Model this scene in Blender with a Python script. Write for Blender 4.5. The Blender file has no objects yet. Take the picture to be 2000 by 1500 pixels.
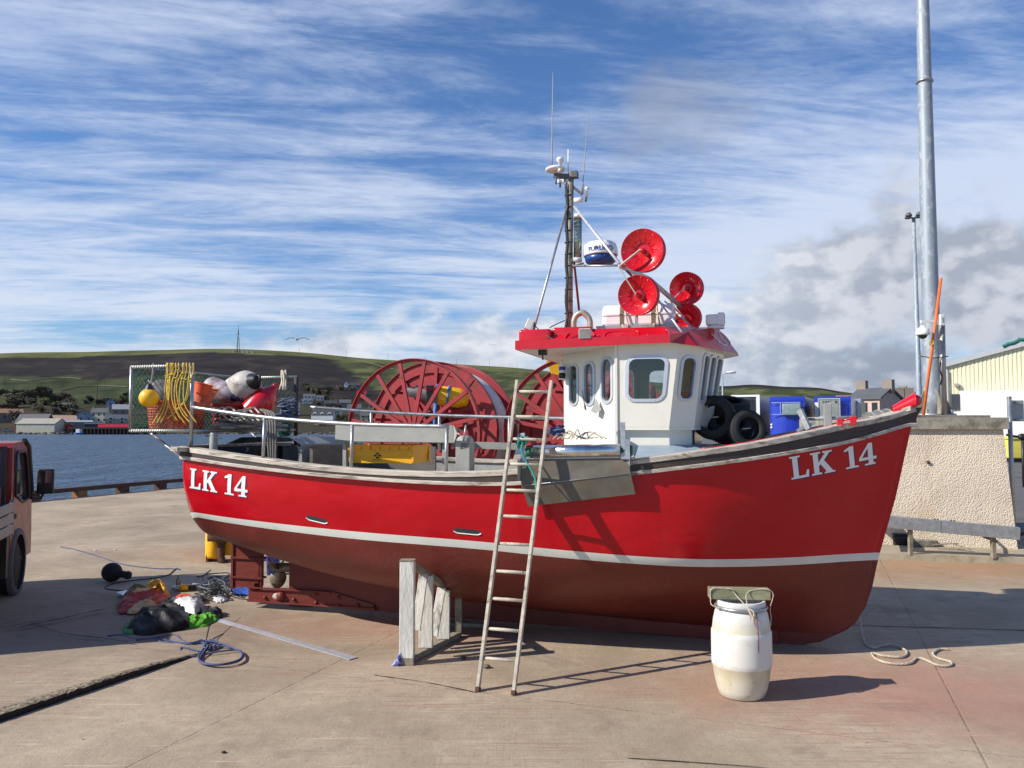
import bpy, bmesh, math, random
import numpy as np
from mathutils import Vector, Matrix, noise
from mathutils.bvhtree import BVHTree
from mathutils.geometry import tessellate_polygon
random.seed(7)
R = math.radians
SC = bpy.context.scene
COL = SC.collection
# ------------------------------------------------------------------ camera
EYE = 2.25; PITCH = R(2.9); FPX = 1600.0
cam = bpy.data.cameras.new('camera'); cam_o = bpy.data.objects.new('camera', cam); COL.objects.link(cam_o)
cam.sensor_width = 36.0; cam.lens = 36.0*FPX/2000.0
cam.clip_start = 0.1; cam.clip_end = 9000
cam_o.location = (0, 0, EYE); cam_o.rotation_euler = (math.pi/2+PITCH, 0, 0)
SC.camera = cam_o
SC.render.resolution_x = 1024; SC.render.resolution_y = 768
# ------------------------------------------------------------------ sun, sky, exposure
SUN_EL = R(34.8)
TRAVEL = Vector((0.955, 0.297, 0)).normalized()          # horizontal way the light travels
SUN_DIR = Vector((-TRAVEL.x*math.cos(SUN_EL), -TRAVEL.y*math.cos(SUN_EL), math.sin(SUN_EL)))
sl = bpy.data.lights.new('sun', 'SUN'); sl.energy = 5.0; sl.angle = R(0.5); sl.color = (1.0, 0.945, 0.86)
so = bpy.data.objects.new('sun', sl); COL.objects.link(so)
so.rotation_euler = SUN_DIR.to_track_quat('Z', 'Y').to_euler()
SC.view_settings.view_transform = 'Standard'; SC.view_settings.look = 'None'
SC.view_settings.exposure = 0.22; SC.view_settings.gamma = 1.0
W = bpy.data.worlds.new('World'); SC.world = W; W.use_nodes = True


class NG:
    """small helper round a node tree"""
    def __init__(s, tree):
        s.t = tree; s.n = tree.nodes; s.l = tree.links
    def node(s, typ, **kw):
        nd = s.n.new(typ)
        for k, v in kw.items(): setattr(nd, k, v)
        return nd
    def put(s, sock, v):
        if isinstance(v, bpy.types.NodeSocket): s.l.new(v, sock)
        elif v is not None:
            if isinstance(v, (tuple, list)) and len(v) == 3 and sock.type == 'RGBA': v = (*v, 1)
            sock.default_value = v
    def math(s, op, a, b=None, c=None, clamp=False):
        nd = s.node('ShaderNodeMath', operation=op, use_clamp=clamp)
        s.put(nd.inputs[0], a)
        if b is not None: s.put(nd.inputs[1], b)
        if c is not None: s.put(nd.inputs[2], c)
        return nd.outputs[0]
    def vmath(s, op, a, b=None):
        nd = s.node('ShaderNodeVectorMath', operation=op); s.put(nd.inputs[0], a)
        if b is not None: s.put(nd.inputs[1], b)
        return nd.outputs[0]
    def mapping(s, v, scale=(1, 1, 1), loc=(0, 0, 0), rot=(0, 0, 0)):
        nd = s.node('ShaderNodeMapping'); s.put(nd.inputs['Vector'], v)
        nd.inputs['Scale'].default_value = scale; nd.inputs['Location'].default_value = loc
        nd.inputs['Rotation'].default_value = rot
        return nd.outputs[0]
    def noise(s, v, scale=5, detail=4, rough=.55, dist=0.0, lac=2.0):
        nd = s.node('ShaderNodeTexNoise'); s.put(nd.inputs['Vector'], v)
        nd.inputs['Scale'].default_value = scale; nd.inputs['Detail'].default_value = detail
        nd.inputs['Roughness'].default_value = rough; nd.inputs['Distortion'].default_value = dist
        nd.inputs['Lacunarity'].default_value = lac
        return nd.outputs['Fac']
    def voro(s, v, scale=5, feature='F1', rand=1.0):
        nd = s.node('ShaderNodeTexVoronoi', feature=feature); s.put(nd.inputs['Vector'], v)
        nd.inputs['Scale'].default_value = scale; nd.inputs['Randomness'].default_value = rand
        return nd.outputs['Distance']
    def ramp(s, f, stops, interp='LINEAR'):
        nd = s.node('ShaderNodeValToRGB'); s.put(nd.inputs[0], f); cr = nd.color_ramp; cr.interpolation = interp
        while len(cr.elements) < len(stops): cr.elements.new(.5)
        for e, (p, c) in zip(cr.elements, stops):
            e.position = p; e.color = (c, c, c, 1) if isinstance(c, (int, float)) else (*c, 1)
        return nd.outputs[0]
    def mix(s, f, a, b, mode='MIX'):
        nd = s.node('ShaderNodeMix', data_type='RGBA', blend_type=mode)
        s.put(nd.inputs[0], f); s.put(nd.inputs[6], a); s.put(nd.inputs[7], b)
        return nd.outputs[2]
    def mapr(s, v, a, b, c=0., d=1., smooth=False):
        nd = s.node('ShaderNodeMapRange', clamp=True)
        if smooth: nd.interpolation_type = 'SMOOTHSTEP'
        s.put(nd.inputs[0], v); nd.inputs[1].default_value = a; nd.inputs[2].default_value = b
        nd.inputs[3].default_value = c; nd.inputs[4].default_value = d
        return nd.outputs[0]
    def bump(s, h, strength=.3, dist=.01, normal=None):
        nd = s.node('ShaderNodeBump'); s.put(nd.inputs['Height'], h)
        nd.inputs['Strength'].default_value = strength; nd.inputs['Distance'].default_value = dist
        if normal is not None: s.put(nd.inputs['Normal'], normal)
        return nd.outputs[0]


def build_sky():
    g = NG(W.node_tree); g.n.clear()
    tc = g.node('ShaderNodeTexCoord'); dv = tc.outputs['Generated']
    sky = g.node('ShaderNodeTexSky', sky_type='NISHITA'); sky.sun_disc = False
    sky.sun_elevation = SUN_EL; sky.sun_rotation = math.atan2(SUN_DIR.x, SUN_DIR.y)
    sky.air_density = 1.1; sky.dust_density = .3; sky.ozone_density = 3.0
    sep = g.node('ShaderNodeSeparateXYZ'); g.put(sep.inputs[0], dv)
    x, y, z = sep.outputs
    zc = g.math('ADD', g.math('MAXIMUM', z, 0.0), .06)
    u = g.math('DIVIDE', x, zc); v = g.math('DIVIDE', y, zc)
    cmb = g.node('ShaderNodeCombineXYZ'); g.put(cmb.inputs[0], u); g.put(cmb.inputs[1], v)
    P = cmb.outputs[0]
    # high streaks of cirrus laid out on a plane overhead
    Pr = g.mapping(P, rot=(0, 0, R(-7)))
    n1 = g.noise(g.mapping(Pr, (.40, .95, 1), loc=(.6, 0, 0)), 1.0, 10, .62, .45)
    n2 = g.noise(g.mapping(Pr, (.75, 2.5, 1), loc=(3, 7, 0), rot=(0, 0, R(8))), 1.25, 10, .66, .6)
    n3 = g.noise(g.mapping(Pr, (2.2, 4.0, 1), loc=(1, 2, 0)), 2.4, 6, .7, .3)
    big = g.noise(g.mapping(Pr, (.28, .5, 1), loc=(5.3, 1.7, 0)), .8, 3, .5)
    dens = g.math('ADD', g.math('ADD', g.math('MULTIPLY', n1, .52), g.math('MULTIPLY', n2, .36)), g.math('MULTIPLY', n3, .12))
    dens = g.math('ADD', dens, g.math('MULTIPLY', g.math('SUBTRACT', big, .5), .34))
    # thinner overhead and in a clear strip low down
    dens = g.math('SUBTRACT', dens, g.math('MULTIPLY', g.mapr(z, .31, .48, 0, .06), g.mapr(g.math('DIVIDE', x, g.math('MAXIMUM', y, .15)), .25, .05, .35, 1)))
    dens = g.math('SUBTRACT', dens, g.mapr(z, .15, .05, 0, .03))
    dens = g.math('ADD', dens, g.mapr(g.math('DIVIDE', x, g.math('MAXIMUM', y, .15)), -.05, .35, 0, .035))
    cir = g.mapr(dens, .37, .575, 0, .93, True)
    back = g.mapr(y, -.15, .25, .10, 1, True); cir = g.math('MULTIPLY', cir, g.math('MULTIPLY', back, g.mapr(z, .80, .52, .15, 1)))  # unseen clouds behind the camera and overhead thinned to lessen the fill light
    # cumulus banks low on the horizon, heavier to the right
    az = g.math('DIVIDE', x, g.math('MAXIMUM', y, .15))
    cv = g.node('ShaderNodeCombineXYZ'); g.put(cv.inputs[0], az); g.put(cv.inputs[1], g.math('MULTIPLY', z, 1.75)); g.put(cv.inputs[2], g.math('MULTIPLY', y, .3))
    cb = g.noise(cv.outputs[0], 9.0, 9, .52, .1)
    vb = lambda q: g.math('ADD', g.math('MULTIPLY', g.math('SUBTRACT', .62, g.voro(q, 12.0)), .18), 0.0)
    cb2 = g.noise(g.mapping(cv.outputs[0], loc=(.014, -.024, 0)), 9.0, 9, .52, .1)
    cb = g.math('ADD', cb, vb(cv.outputs[0])); cb2 = g.math('ADD', cb2, vb(g.mapping(cv.outputs[0], loc=(.014, -.024, 0))))
    edge = g.math('ADD', g.mapr(az, -.5, -.1, .05, .12, True), g.mapr(az, .12, .5, 0.0, .13, True))
    edge = g.math('ADD', edge, g.math('MULTIPLY', g.math('SUBTRACT', g.noise(g.mapping(cv.outputs[0], (1, .6, 1), loc=(2, 2, 1)), 3.2, 4, .5), .5), .16))
    hgt = g.math('DIVIDE', g.math('SUBTRACT', edge, z), .055)
    cu = g.mapr(g.math('ADD', cb, g.math('MULTIPLY', g.math('MINIMUM', hgt, 1.4), .15)), .47, .68, 0, 1, True)
    cu = g.math('MULTIPLY', g.math('MULTIPLY', cu, g.mapr(y, .0, .25)), g.mapr(hgt, -1.2, .1, 0, 1))
    # one loose grey puff high up, right of the middle
    px_ = g.math('SUBTRACT', az, .19); pz_ = g.math('SUBTRACT', z, .345)
    rad = g.math('SQRT', g.math('ADD', g.math('MULTIPLY', px_, px_), g.math('MULTIPLY', g.math('MULTIPLY', pz_, pz_), 2.2)))
    puff = g.mapr(g.math('ADD', g.math('MULTIPLY', rad, 3.2), g.math('MULTIPLY', cb, .9)), .84, .45, 0, .62, True)
    lit = g.mapr(g.math('SUBTRACT', cb, cb2), -.09, .11, 0, 1, True)
    low = g.mapr(z, .02, .16, 0, .35)
    sh = g.math('ADD', g.math('MULTIPLY', lit, .75), low, clamp=True)
    right = g.mapr(az, .2, .5, 0, 1, True)
    cuc = g.mix(sh, g.mix(right, (.36, .42, .53), (.235, .28, .37)), g.mix(right, (.70, .73, .78), (.54, .57, .64)))
    circ = g.mix(g.mapr(z, .05, .4), (.66, .73, .86), (.58, .67, .86))
    b0 = g.node('ShaderNodeBackground'); g.put(b0.inputs[0], g.mix(1.0, sky.outputs[0], (.66, .88, 1.20), 'MULTIPLY')); b0.inputs[1].default_value = .097
    b1 = g.node('ShaderNodeBackground'); g.put(b1.inputs[0], circ); b1.inputs[1].default_value = .92
    b2 = g.node('ShaderNodeBackground'); g.put(b2.inputs[0], cuc); b2.inputs[1].default_value = 1.0
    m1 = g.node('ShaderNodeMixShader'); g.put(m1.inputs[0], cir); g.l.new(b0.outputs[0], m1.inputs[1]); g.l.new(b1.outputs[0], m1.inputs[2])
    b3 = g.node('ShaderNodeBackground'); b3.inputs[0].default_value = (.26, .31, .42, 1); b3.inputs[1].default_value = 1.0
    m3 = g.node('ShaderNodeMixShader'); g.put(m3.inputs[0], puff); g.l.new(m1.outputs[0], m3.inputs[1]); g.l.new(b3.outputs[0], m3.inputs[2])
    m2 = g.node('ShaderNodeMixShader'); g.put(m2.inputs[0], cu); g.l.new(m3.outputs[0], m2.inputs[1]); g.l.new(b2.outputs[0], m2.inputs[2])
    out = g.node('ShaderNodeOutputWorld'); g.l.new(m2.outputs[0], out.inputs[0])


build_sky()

# ------------------------------------------------------------------ surveying helpers (image measurements -> metres)
CP, SP = math.cos(PITCH), math.sin(PITCH)
def ray(px, py):
    u = (750-py)/FPX
    return Vector(((px-1000)/FPX, CP-u*SP, SP+u*CP))
def G(px, py, z=0.0):
    r = ray(px, py); t = (z-EYE)/r.z
    return Vector((r.x*t, r.y*t, z))
def D(px, py, Y):
    r = ray(px, py); t = Y/r.y
    return Vector((r.x*t, Y, EYE+r.z*t))
P0 = Vector((2.955, 8.5676, 0)); BANG = R(-15.92)
dB = Vector((math.cos(BANG), math.sin(BANG), 0)); nB = Vector((dB.y, -dB.x, 0))
def bl(s, w, z): return P0+dB*s+nB*w+Vector((0, 0, z))
FB = Matrix(((dB.x, nB.x, 0, P0.x), (dB.y, nB.y, 0, P0.y), (0, 0, 1, 0), (0, 0, 0, 1)))   # (s, w, z) -> world
def BW(px, py, w):
    r = ray(px, py); r2 = Vector((r.x, r.y, 0))
    t = (P0.dot(nB)+w)/r2.dot(nB)
    q = r2*t-P0
    return q.dot(dB), w, EYE+r.z*t

# ------------------------------------------------------------------ materials
MATS = {}
def mat(name, col, rough=.5, metal=0., var=.18, vs=6., col2=None, c2=(.55, .7), c2s=3., bump=0., bs=40., coat=0., stretch=(1, 1, 1), spec=.5, extra=None, fine=.0):
    """base colour with broad variation, optional second colour in worn patches, optional bump"""
    if name in MATS: return MATS[name]
    m = bpy.data.materials.new(name); m.use_nodes = True; g = NG(m.node_tree)
    b = g.n['Principled BSDF']; tc = g.node('ShaderNodeTexCoord').outputs['Object']
    v = g.mapping(tc, stretch)
    f = g.noise(v, vs, 5, .6)
    lo = tuple(c*(1-var) for c in col); hi = tuple(min(1, c*(1+var)) for c in col)
    c = g.mix(g.mapr(f, .3, .7), lo, hi)
    if fine:
        c = g.mix(g.mapr(g.noise(tc, 90, 3, .7), .35, .65), g.mix(1., c, (1-fine,)*3, 'MULTIPLY'), c)
    if col2:
        f2 = g.noise(g.mapping(v, loc=(7, 3, 5)), c2s, 7, .68, .3)
        c = g.mix(g.mapr(f2, *c2), c, col2)
        b_r = g.mapr(f2, c2[0], c2[1], rough, min(1, rough+.3))
        g.put(b.inputs['Roughness'], b_r)
    else:
        g.put(b.inputs['Roughness'], g.mapr(f, .3, .7, max(.03, rough-.06), min(1, rough+.08)))
    if extra: c = extra(g, tc, c, b)
    g.put(b.inputs['Base Color'], c)
    b.inputs['Metallic'].default_value = metal
    b.inputs['Specular IOR Level'].default_value = spec
    b.inputs['Coat Weight'].default_value = coat; b.inputs['Coat Roughness'].default_value = .12
    if bump: g.put(b.inputs['Normal'], g.bump(g.noise(v, bs, 5, .65), bump, .01))
    MATS[name] = m
    return m

def glassmat(name, tint, refl=.9, base=.06):
    if name in MATS: return MATS[name]
    m = bpy.data.materials.new(name); m.use_nodes = True; g = NG(m.node_tree); g.n.clear()
    tr = g.node('ShaderNodeBsdfTransparent'); tr.inputs[0].default_value = (*tint, 1)
    gl = g.node('ShaderNodeBsdfGlossy'); gl.inputs['Roughness'].default_value = .02; gl.inputs[0].default_value = (refl,)*3+(1,)
    fr = g.node('ShaderNodeFresnel'); fr.inputs[0].default_value = 1.5
    mx = g.node('ShaderNodeMixShader'); g.put(mx.inputs[0], g.math('ADD', fr.outputs[0], base, clamp=True))
    g.l.new(tr.outputs[0], mx.inputs[1]); g.l.new(gl.outputs[0], mx.inputs[2])
    o = g.node('ShaderNodeOutputMaterial'); g.l.new(mx.outputs[0], o.inputs[0])
    MATS[name] = m; return m

def m_concrete():
    m = bpy.data.materials.new('quay_concrete'); m.use_nodes = True; g = NG(m.node_tree); b = g.n['Principled BSDF']
    tc = g.node('ShaderNodeTexCoord').outputs['Object']
    a = g.noise(tc, .55, 6, .62, .4); f = g.noise(tc, 7, 6, .7); s = g.noise(tc, 60, 3, .7); vf = g.noise(tc, 210, 2, .6)
    c = g.mix(g.mapr(a, .36, .64), (.32, .26, .172), (.51, .41, .285))
    c = g.mix(g.mapr(f, .38, .72, 0, .55), c, (.30, .215, .152))
    c = g.mix(g.mapr(s, .60, .74, 0, .55), c, (.60, .50, .39))
    c = g.mix(g.mapr(s, .40, .28, 0, .5), c, (.20, .145, .105))
    c = g.mix(g.mapr(vf, .46, .3, 0, .7), c, (.17, .12, .09)); c = g.mix(g.mapr(vf, .58, .72, 0, .5), c, (.66, .56, .42))
    md = g.noise(tc, 22, 5, .75); c = g.mix(g.mapr(md, .54, .68, 0, .5), c, (.22, .16, .115))
    # brushed drag marks, aligned with the pour
    st = g.noise(g.mapping(tc, (14, .8, 1), rot=(0, 0, R(-14))), 3, 4, .6)
    c = g.mix(g.mapr(st, .58, .78, 0, .22), c, (.25, .19, .14))
    # long scratches
    sc = g.noise(g.mapping(tc, (.35, 9, 1), rot=(0, 0, R(25))), 3.2, 3, .5)
    c = g.mix(g.math('MULTIPLY', g.mapr(sc, .64, .70, 0, .8), g.mapr(a, .40, .55)), c, (.62, .50, .37))
    sc2 = g.noise(g.mapping(tc, (.5, 14, 1), rot=(0, 0, R(-28))), 2.6, 4, .6); zone = g.mapr(g.noise(g.mapping(tc, loc=(8, 2, 0)), .45, 3, .5), .43, .55)
    c = g.mix(g.math('MULTIPLY', g.mapr(sc2, .52, .66, 0, .65), zone), c, (.30, .16, .11))
    sc3 = g.noise(g.mapping(tc, (.9, 20, 1), rot=(0, 0, R(12))), 2.0, 3, .6); c = g.mix(g.math('MULTIPLY', g.mapr(sc3, .68, .72, 0, .7), zone), c, (.66, .55, .42))
    oil = g.noise(g.mapping(tc, loc=(4, 4, 0)), .9, 7, .7, .6)
    c = g.mix(g.mapr(oil, .55, .68, 0, .6), c, (.20, .15, .115))
    c = g.mix(g.mapr(oil, .40, .30, 0, .35), c, (.56, .47, .36))
    def spot(cx, cy, r1, r2, sx=1., sy=1.):
        sp = g.node('ShaderNodeSeparateXYZ'); g.put(sp.inputs[0], tc)
        dx = g.math('MULTIPLY', g.math('SUBTRACT', sp.outputs[0], cx), sx); dy = g.math('MULTIPLY', g.math('SUBTRACT', sp.outputs[1], cy), sy)
        d = g.math('SQRT', g.math('ADD', g.math('MULTIPLY', dx, dx), g.math('MULTIPLY', dy, dy)))
        d = g.math('ADD', d, g.math('MULTIPLY', g.math('SUBTRACT', g.noise(tc, 2.2, 5, .6), .5), r2*1.1))
        return g.mapr(d, r2, r1, 0, 1, True)
    # antifouling overspray along the keel and by the barrel
    pink = g.math('MULTIPLY', g.math('ADD', spot(2.9, 7.3, .3, 1.7, .6, 1), spot(-1.2, 9.3, .2, 1.6, .5, 1.6), clamp=True), .42)
    c = g.mix(pink, c, (.40, .18, .13))
    pink2 = g.math('MULTIPLY', spot(4.6, 6.6, .1, 1.9, .7, 1), .25)
    c = g.mix(pink2, c, (.52, .22, .18))
    rust = g.math('MULTIPLY', g.math('ADD', spot(-4.3, 14.6, .2, 2.6, .8, 1.6), spot(7.2, 13.2, .3, 3.2, .5, 1.6), clamp=True), .6)
    c = g.mix(rust, c, (.36, .175, .07))
    dark_patch = g.math('MULTIPLY', spot(-4.7, 9.2, .3, 2.2, .6, 1), .3); c = g.mix(dark_patch, c, (.15, .12, .10))  # broad darker patch in the concrete left of the stern
    # paint drips: small red spots within the overspray zones
    vd = g.voro(g.mapping(tc, (5, 12, 1)), 2.6); dz = g.math('MULTIPLY', g.mapr(vd, .12, .07), g.mapr(pink, .04, .16))
    c = g.mix(g.math('MULTIPLY', dz, g.mapr(g.noise(tc, 3, 2), .45, .55)), c, (.27, .03, .028))
    # small dark pits, gum and pale chips everywhere
    vp = g.voro(g.mapping(tc, loc=(3, 1, 0)), 5.5); pm = g.mapr(g.noise(tc, 1.7, 2, .5), .52, .6)
    c = g.mix(g.math('MULTIPLY', g.mapr(vp, .07, .03), pm), c, (.07, .05, .04))
    vq = g.voro(g.mapping(tc, loc=(9, 4, 0)), 7.5)
    c = g.mix(g.math('MULTIPLY', g.mapr(vq, .06, .03), g.mapr(g.noise(tc, 2.1, 2, .5), .58, .62)), c, (.75, .66, .55))
    # pour joints and hairline cracks
    sp = g.node('ShaderNodeSeparateXYZ'); g.put(sp.inputs[0], g.mapping(g.mix(.025, tc, g.node('ShaderNodeTexNoise').outputs['Color']), (1, 1, 1), rot=(0, 0, R(20))))
    joints = None
    for out, per, off in ((sp.outputs[0], 5.2, 1.3), (sp.outputs[1], 4.4, 2.05)):
        q = g.math('ABSOLUTE', g.math('SUBTRACT', g.math('FRACT', g.math('ADD', g.math('DIVIDE', out, per), off)), .5))
        jn = g.mapr(q, .0022, .0010)
        joints = jn if joints is None else g.math('MAXIMUM', joints, jn)
    jm = g.math('MULTIPLY', joints, g.mapr(f, .38, .55))
    c = g.mix(g.math('MULTIPLY', jm, .32), c, (.08, .06, .05))
    g.put(b.inputs['Base Color'], c); g.put(b.inputs['Roughness'], g.mapr(a, .3, .7, .78, .95))
    b.inputs['Specular IOR Level'].default_value = .3
    h = g.math('ADD', g.math('MULTIPLY', s, .5), g.math('ADD', g.math('MULTIPLY', f, 1.2), g.math('MULTIPLY', vf, .3)))
    h = g.math('SUBTRACT', h, g.math('MULTIPLY', jm, .8)); h = g.math('ADD', h, g.math('MULTIPLY', st, .25))
    g.put(b.inputs['Normal'], g.bump(h, .55, .012))
    return m
M_CONC = m_concrete()

def m_water():
    m = bpy.data.materials.new('harbour_water'); m.use_nodes = True; g = NG(m.node_tree); b = g.n['Principled BSDF']
    tc = g.node('ShaderNodeTexCoord').outputs['Object']
    v = g.mapping(tc, (1, .62, 1), rot=(0, 0, R(12)))
    w1 = g.noise(v, .55, 4, .6, .6); w2 = g.noise(v, 1.9, 4, .65, .5); w3 = g.noise(v, .08, 3, .5)
    w0 = g.noise(g.mapping(tc, (.5, .14, 1)), .35, 4, .6, .4)
    h = g.math('ADD', g.math('ADD', g.math('MULTIPLY', w1, 1.0), g.math('MULTIPLY', w2, .45)), g.math('MULTIPLY', w0, 2.6))
    rp = g.noise(g.mapping(tc, (.22, .55, 1), rot=(0, 0, R(8))), 1.0, 7, .75, .3)
    g.put(b.inputs['Base Color'], g.mix(g.mapr(rp, .36, .64), g.mix(g.mapr(w3, .35, .65), (.010, .030, .062), (.018, .045, .085)), (.06, .115, .19)))  # lights and darks of the ripples are painted into the base colour
    g.put(b.inputs['Roughness'], g.mapr(rp, .3, .7, .12, .45)); b.inputs['IOR'].default_value = 1.33
    g.put(b.inputs['Normal'], g.bump(h, 1.0, 1.5))
    return m

def attr_mat(name, rough=.95, ns=.05, amt=.3, bump=0):
    m = bpy.data.materials.new(name); m.use_nodes = True; g = NG(m.node_tree); b = g.n['Principled BSDF']
    at = g.node('ShaderNodeAttribute', attribute_name='Col').outputs['Color']
    tc = g.node('ShaderNodeTexCoord').outputs['Object']
    n = g.noise(tc, ns, 8, .7); n2 = g.noise(tc, ns*7, 5, .7)
    c = g.mix(g.mapr(n, .35, .65), g.mix(1, at, (1-amt,)*3, 'MULTIPLY'), g.mix(1, at, (1+amt,)*3, 'MULTIPLY'))
    c = g.mix(g.mapr(n2, .35, .65, 0, .6), c, g.mix(1, c, (1-amt,)*3, 'MULTIPLY'))
    g.put(b.inputs['Base Color'], c); b.inputs['Roughness'].default_value = rough; b.inputs['Specular IOR Level'].default_value = .1
    return m

# paints and stuffs
def hull_extra(g, tc, c, b):
    # faint vertical brush/plank streaks, a few scuffs, slow waviness of the planking
    st = g.noise(g.mapping(tc, (3.0, 1, .35)), 3, 5, .6)
    c = g.mix(g.mapr(st, .58, .76, 0, .3), c, (.40, .02, .02))
    sc = g.noise(g.mapping(tc, (1, 1, 5)), 5, 6, .72, .5)
    c = g.mix(g.mapr(sc, .68, .76, 0, .28), c, (.55, .12, .10))
    w = g.math('ADD', g.noise(g.mapping(tc, (1.1, 1, 2.6)), 1.8, 2, .4), g.math('MULTIPLY', g.noise(tc, 55, 3, .6), .02))
    g.put(b.inputs['Normal'], g.bump(w, .35, .05))
    return c
M_RED = mat('hull_red', (.46, .002, .009), .22, var=.05, vs=1.2, coat=.08, spec=.32, extra=hull_extra)
def anti_extra(g, tc, c, b):
    st = g.noise(g.mapping(tc, (1.2, 1, 4)), 4, 6, .7, .4)
    c = g.mix(g.mapr(st, .56, .72, 0, .5), c, (.11, .024, .018))
    st2 = g.noise(g.mapping(tc, (5, 1, .8), loc=(2, 2, 2)), 4, 6, .7)
    c = g.mix(g.mapr(st2, .6, .75, 0, .4), c, (.22, .075, .055))
    g.put(b.inputs['Normal'], g.bump(g.math('ADD', g.noise(tc, 22, 6, .7), g.noise(g.mapping(tc, (1, 1, 3)), 3, 3, .5)), .35, .012))
    return c
M_ANTI = mat('antifouling', (.165, .030, .021), .42, var=.16, vs=2.2, extra=anti_extra, spec=.35)
M_BOOT = mat('boot_stripe_white', (.66, .67, .60), .4, var=.06, vs=3, col2=(.48, .45, .36), c2=(.60, .76), c2s=5)
def cream_extra(g, tc, c, b):
    st = g.noise(g.mapping(tc, (9, 9, .55)), 3.0, 5, .65)
    c = g.mix(g.math('MULTIPLY', g.mapr(st, .64, .74), .55), c, (.42, .27, .12))
    gr = g.noise(g.mapping(tc, (1, 1, .6), loc=(3, 1, 8)), 4, 7, .7)
    c = g.mix(g.mapr(gr, .55, .75, 0, .3), c, (.50, .47, .40))
    ch = g.noise(g.mapping(tc, loc=(5, 5, 1)), 26, 4, .7)
    return g.mix(g.mapr(ch, .73, .76, 0, .8), c, (.30, .20, .13))
M_CREAM = mat('wheelhouse_cream', (.76, .725, .63), .32, var=.04, vs=2, coat=.2, extra=cream_extra)
M_ROOFRED = mat('roof_red', (.55, .005, .016), .25, var=.1, vs=4, coat=.3, col2=(.35, .02, .02), c2=(.66, .76), c2s=9)
M_WOOD = mat('weathered_capping', (.52, .46, .375), .75, var=.3, vs=9, col2=(.16, .115, .085), c2=(.5, .66), c2s=7, bump=.5, bs=30, stretch=(.35, 2, 3))
M_DARKW = mat('dark_strake', (.052, .036, .030), .6, var=.35, vs=8, col2=(.16, .11, .085), c2=(.62, .76), c2s=12, bump=.3, bs=40, stretch=(.4, 1, 3))
M_LADDER = mat('ladder_wood', (.50, .44, .345), .7, var=.25, vs=10, col2=(.14, .12, .10), c2=(.56, .68), c2s=14, bump=.4, bs=60)
M_PALEW = mat('whitewashed_timber', (.70, .67, .58), .8, var=.16, vs=7, col2=(.24, .21, .18), c2=(.55, .68), c2s=7, bump=.9, bs=26, stretch=(1, 1, .3))
M_OLDW = mat('old_timber', (.26, .225, .165), .85, var=.3, vs=9, col2=(.12, .12, .08), c2=(.5, .7), c2s=6, bump=.8, bs=30)
M_GALV = mat('galvanised_steel', (.42, .43, .43), .42, .75, var=.16, vs=14, bump=.08, bs=50)
M_ALU = mat('aluminium', (.72, .73, .75), .38, .55, var=.08, vs=20)
M_STAIN = mat('stainless', (.70, .70, .71), .16, 1.0, var=.1, vs=5, bump=.05, bs=8, stretch=(6, 1, 1))
def chute_extra(g, tc, c, b):
    st = g.noise(g.mapping(tc, (2.5, 2.5, .5)), 9, 6, .75, .3)
    return g.mix(g.mapr(st, .54, .72, 0, .75), c, (.20, .085, .035))
M_CHUTE = mat('scuffed_steel', (.135, .120, .092), .55, .25, var=.22, vs=5, bump=.15, bs=20, extra=chute_extra)
M_GREYP = mat('grey_deck_paint', (.30, .30, .275), .6, var=.14, vs=6, col2=(.16, .14, .12), c2=(.62, .74), c2s=8, bump=.15)
M_DECK = mat('blue_grey_deck', (.27, .33, .38), .55, var=.14, vs=5, col2=(.50, .52, .50), c2=(.62, .74), c2s=7)
M_BLACK = mat('black_plastic', (.018, .018, .02), .45, var=.3, vs=10)
M_RUBBER = mat('tyre_rubber', (.018, .0175, .017), .8, var=.35, vs=12, bump=.35, bs=60)
M_WHITE = mat('white_plastic', (.78, .78, .76), .35, var=.04, vs=5, col2=(.55, .52, .45), c2=(.66, .8), c2s=5)
M_PINKW = mat('pinkish_white_plastic', (.80, .745, .74), .3, var=.03, vs=3, coat=.2)
M_ORANGE = mat('orange_plastic', (.74, .10, .03), .5, var=.16, vs=8)
M_ORANGE2 = mat('faded_orange_plastic', (.66, .16, .08), .6, var=.2, vs=8)
M_YELL = mat('yellow_paint', (.90, .48, .010), .4, var=.1, vs=6, coat=.1)
M_YELL2 = mat('yellow_fish_box_plastic', (.90, .43, .012), .45, var=.06, vs=4, bump=.05, bs=60)
M_YROPE = mat('yellow_rope', (.68, .47, .07), .75, var=.2, vs=30, bump=.7, bs=120)
M_GROPE = mat('grey_rope', (.30, .285, .25), .9, var=.3, vs=25, bump=.8, bs=130)
M_WROPE = mat('pale_rope', (.58, .50, .38), .9, var=.25, vs=25, bump=1., bs=150)
M_BROPE = mat('blue_rope', (.07, .09, .19), .8, var=.3, vs=25, bump=.6, bs=130)
M_TROPE = mat('green_rope', (.03, .30, .22), .8, var=.3, vs=25, bump=.6, bs=130)
M_NET = mat('green_net_twine', (.012, .10, .075), .8, var=.4, vs=10)
M_REEL = mat('reel_red_paint', (.31, .018, .022), .5, var=.2, vs=3, col2=(.17, .035, .025), c2=(.52, .62), c2s=2.2, bump=.1)
M_DISH = mat('dish_red_plastic', (.60, .006, .016), .22, var=.07, vs=5, coat=.35)
M_GLASS = glassmat('window_glass', (.80, .84, .83), .8, .05)
M_GLASSD = glassmat('dark_window_glass', (.30, .34, .34), .9, .10)
M_DARK = mat('dark_interior', (.03, .032, .035), .8, var=.3)
M_NAVY = mat('letter_shadow_navy', (.015, .014, .06), .4, var=.05)
M_LETTER = mat('letter_white', (.80, .79, .78), .35, var=.03)
M_LENS = mat('lamp_lens', (.55, .55, .50), .15, var=.05, coat=.5)
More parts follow.
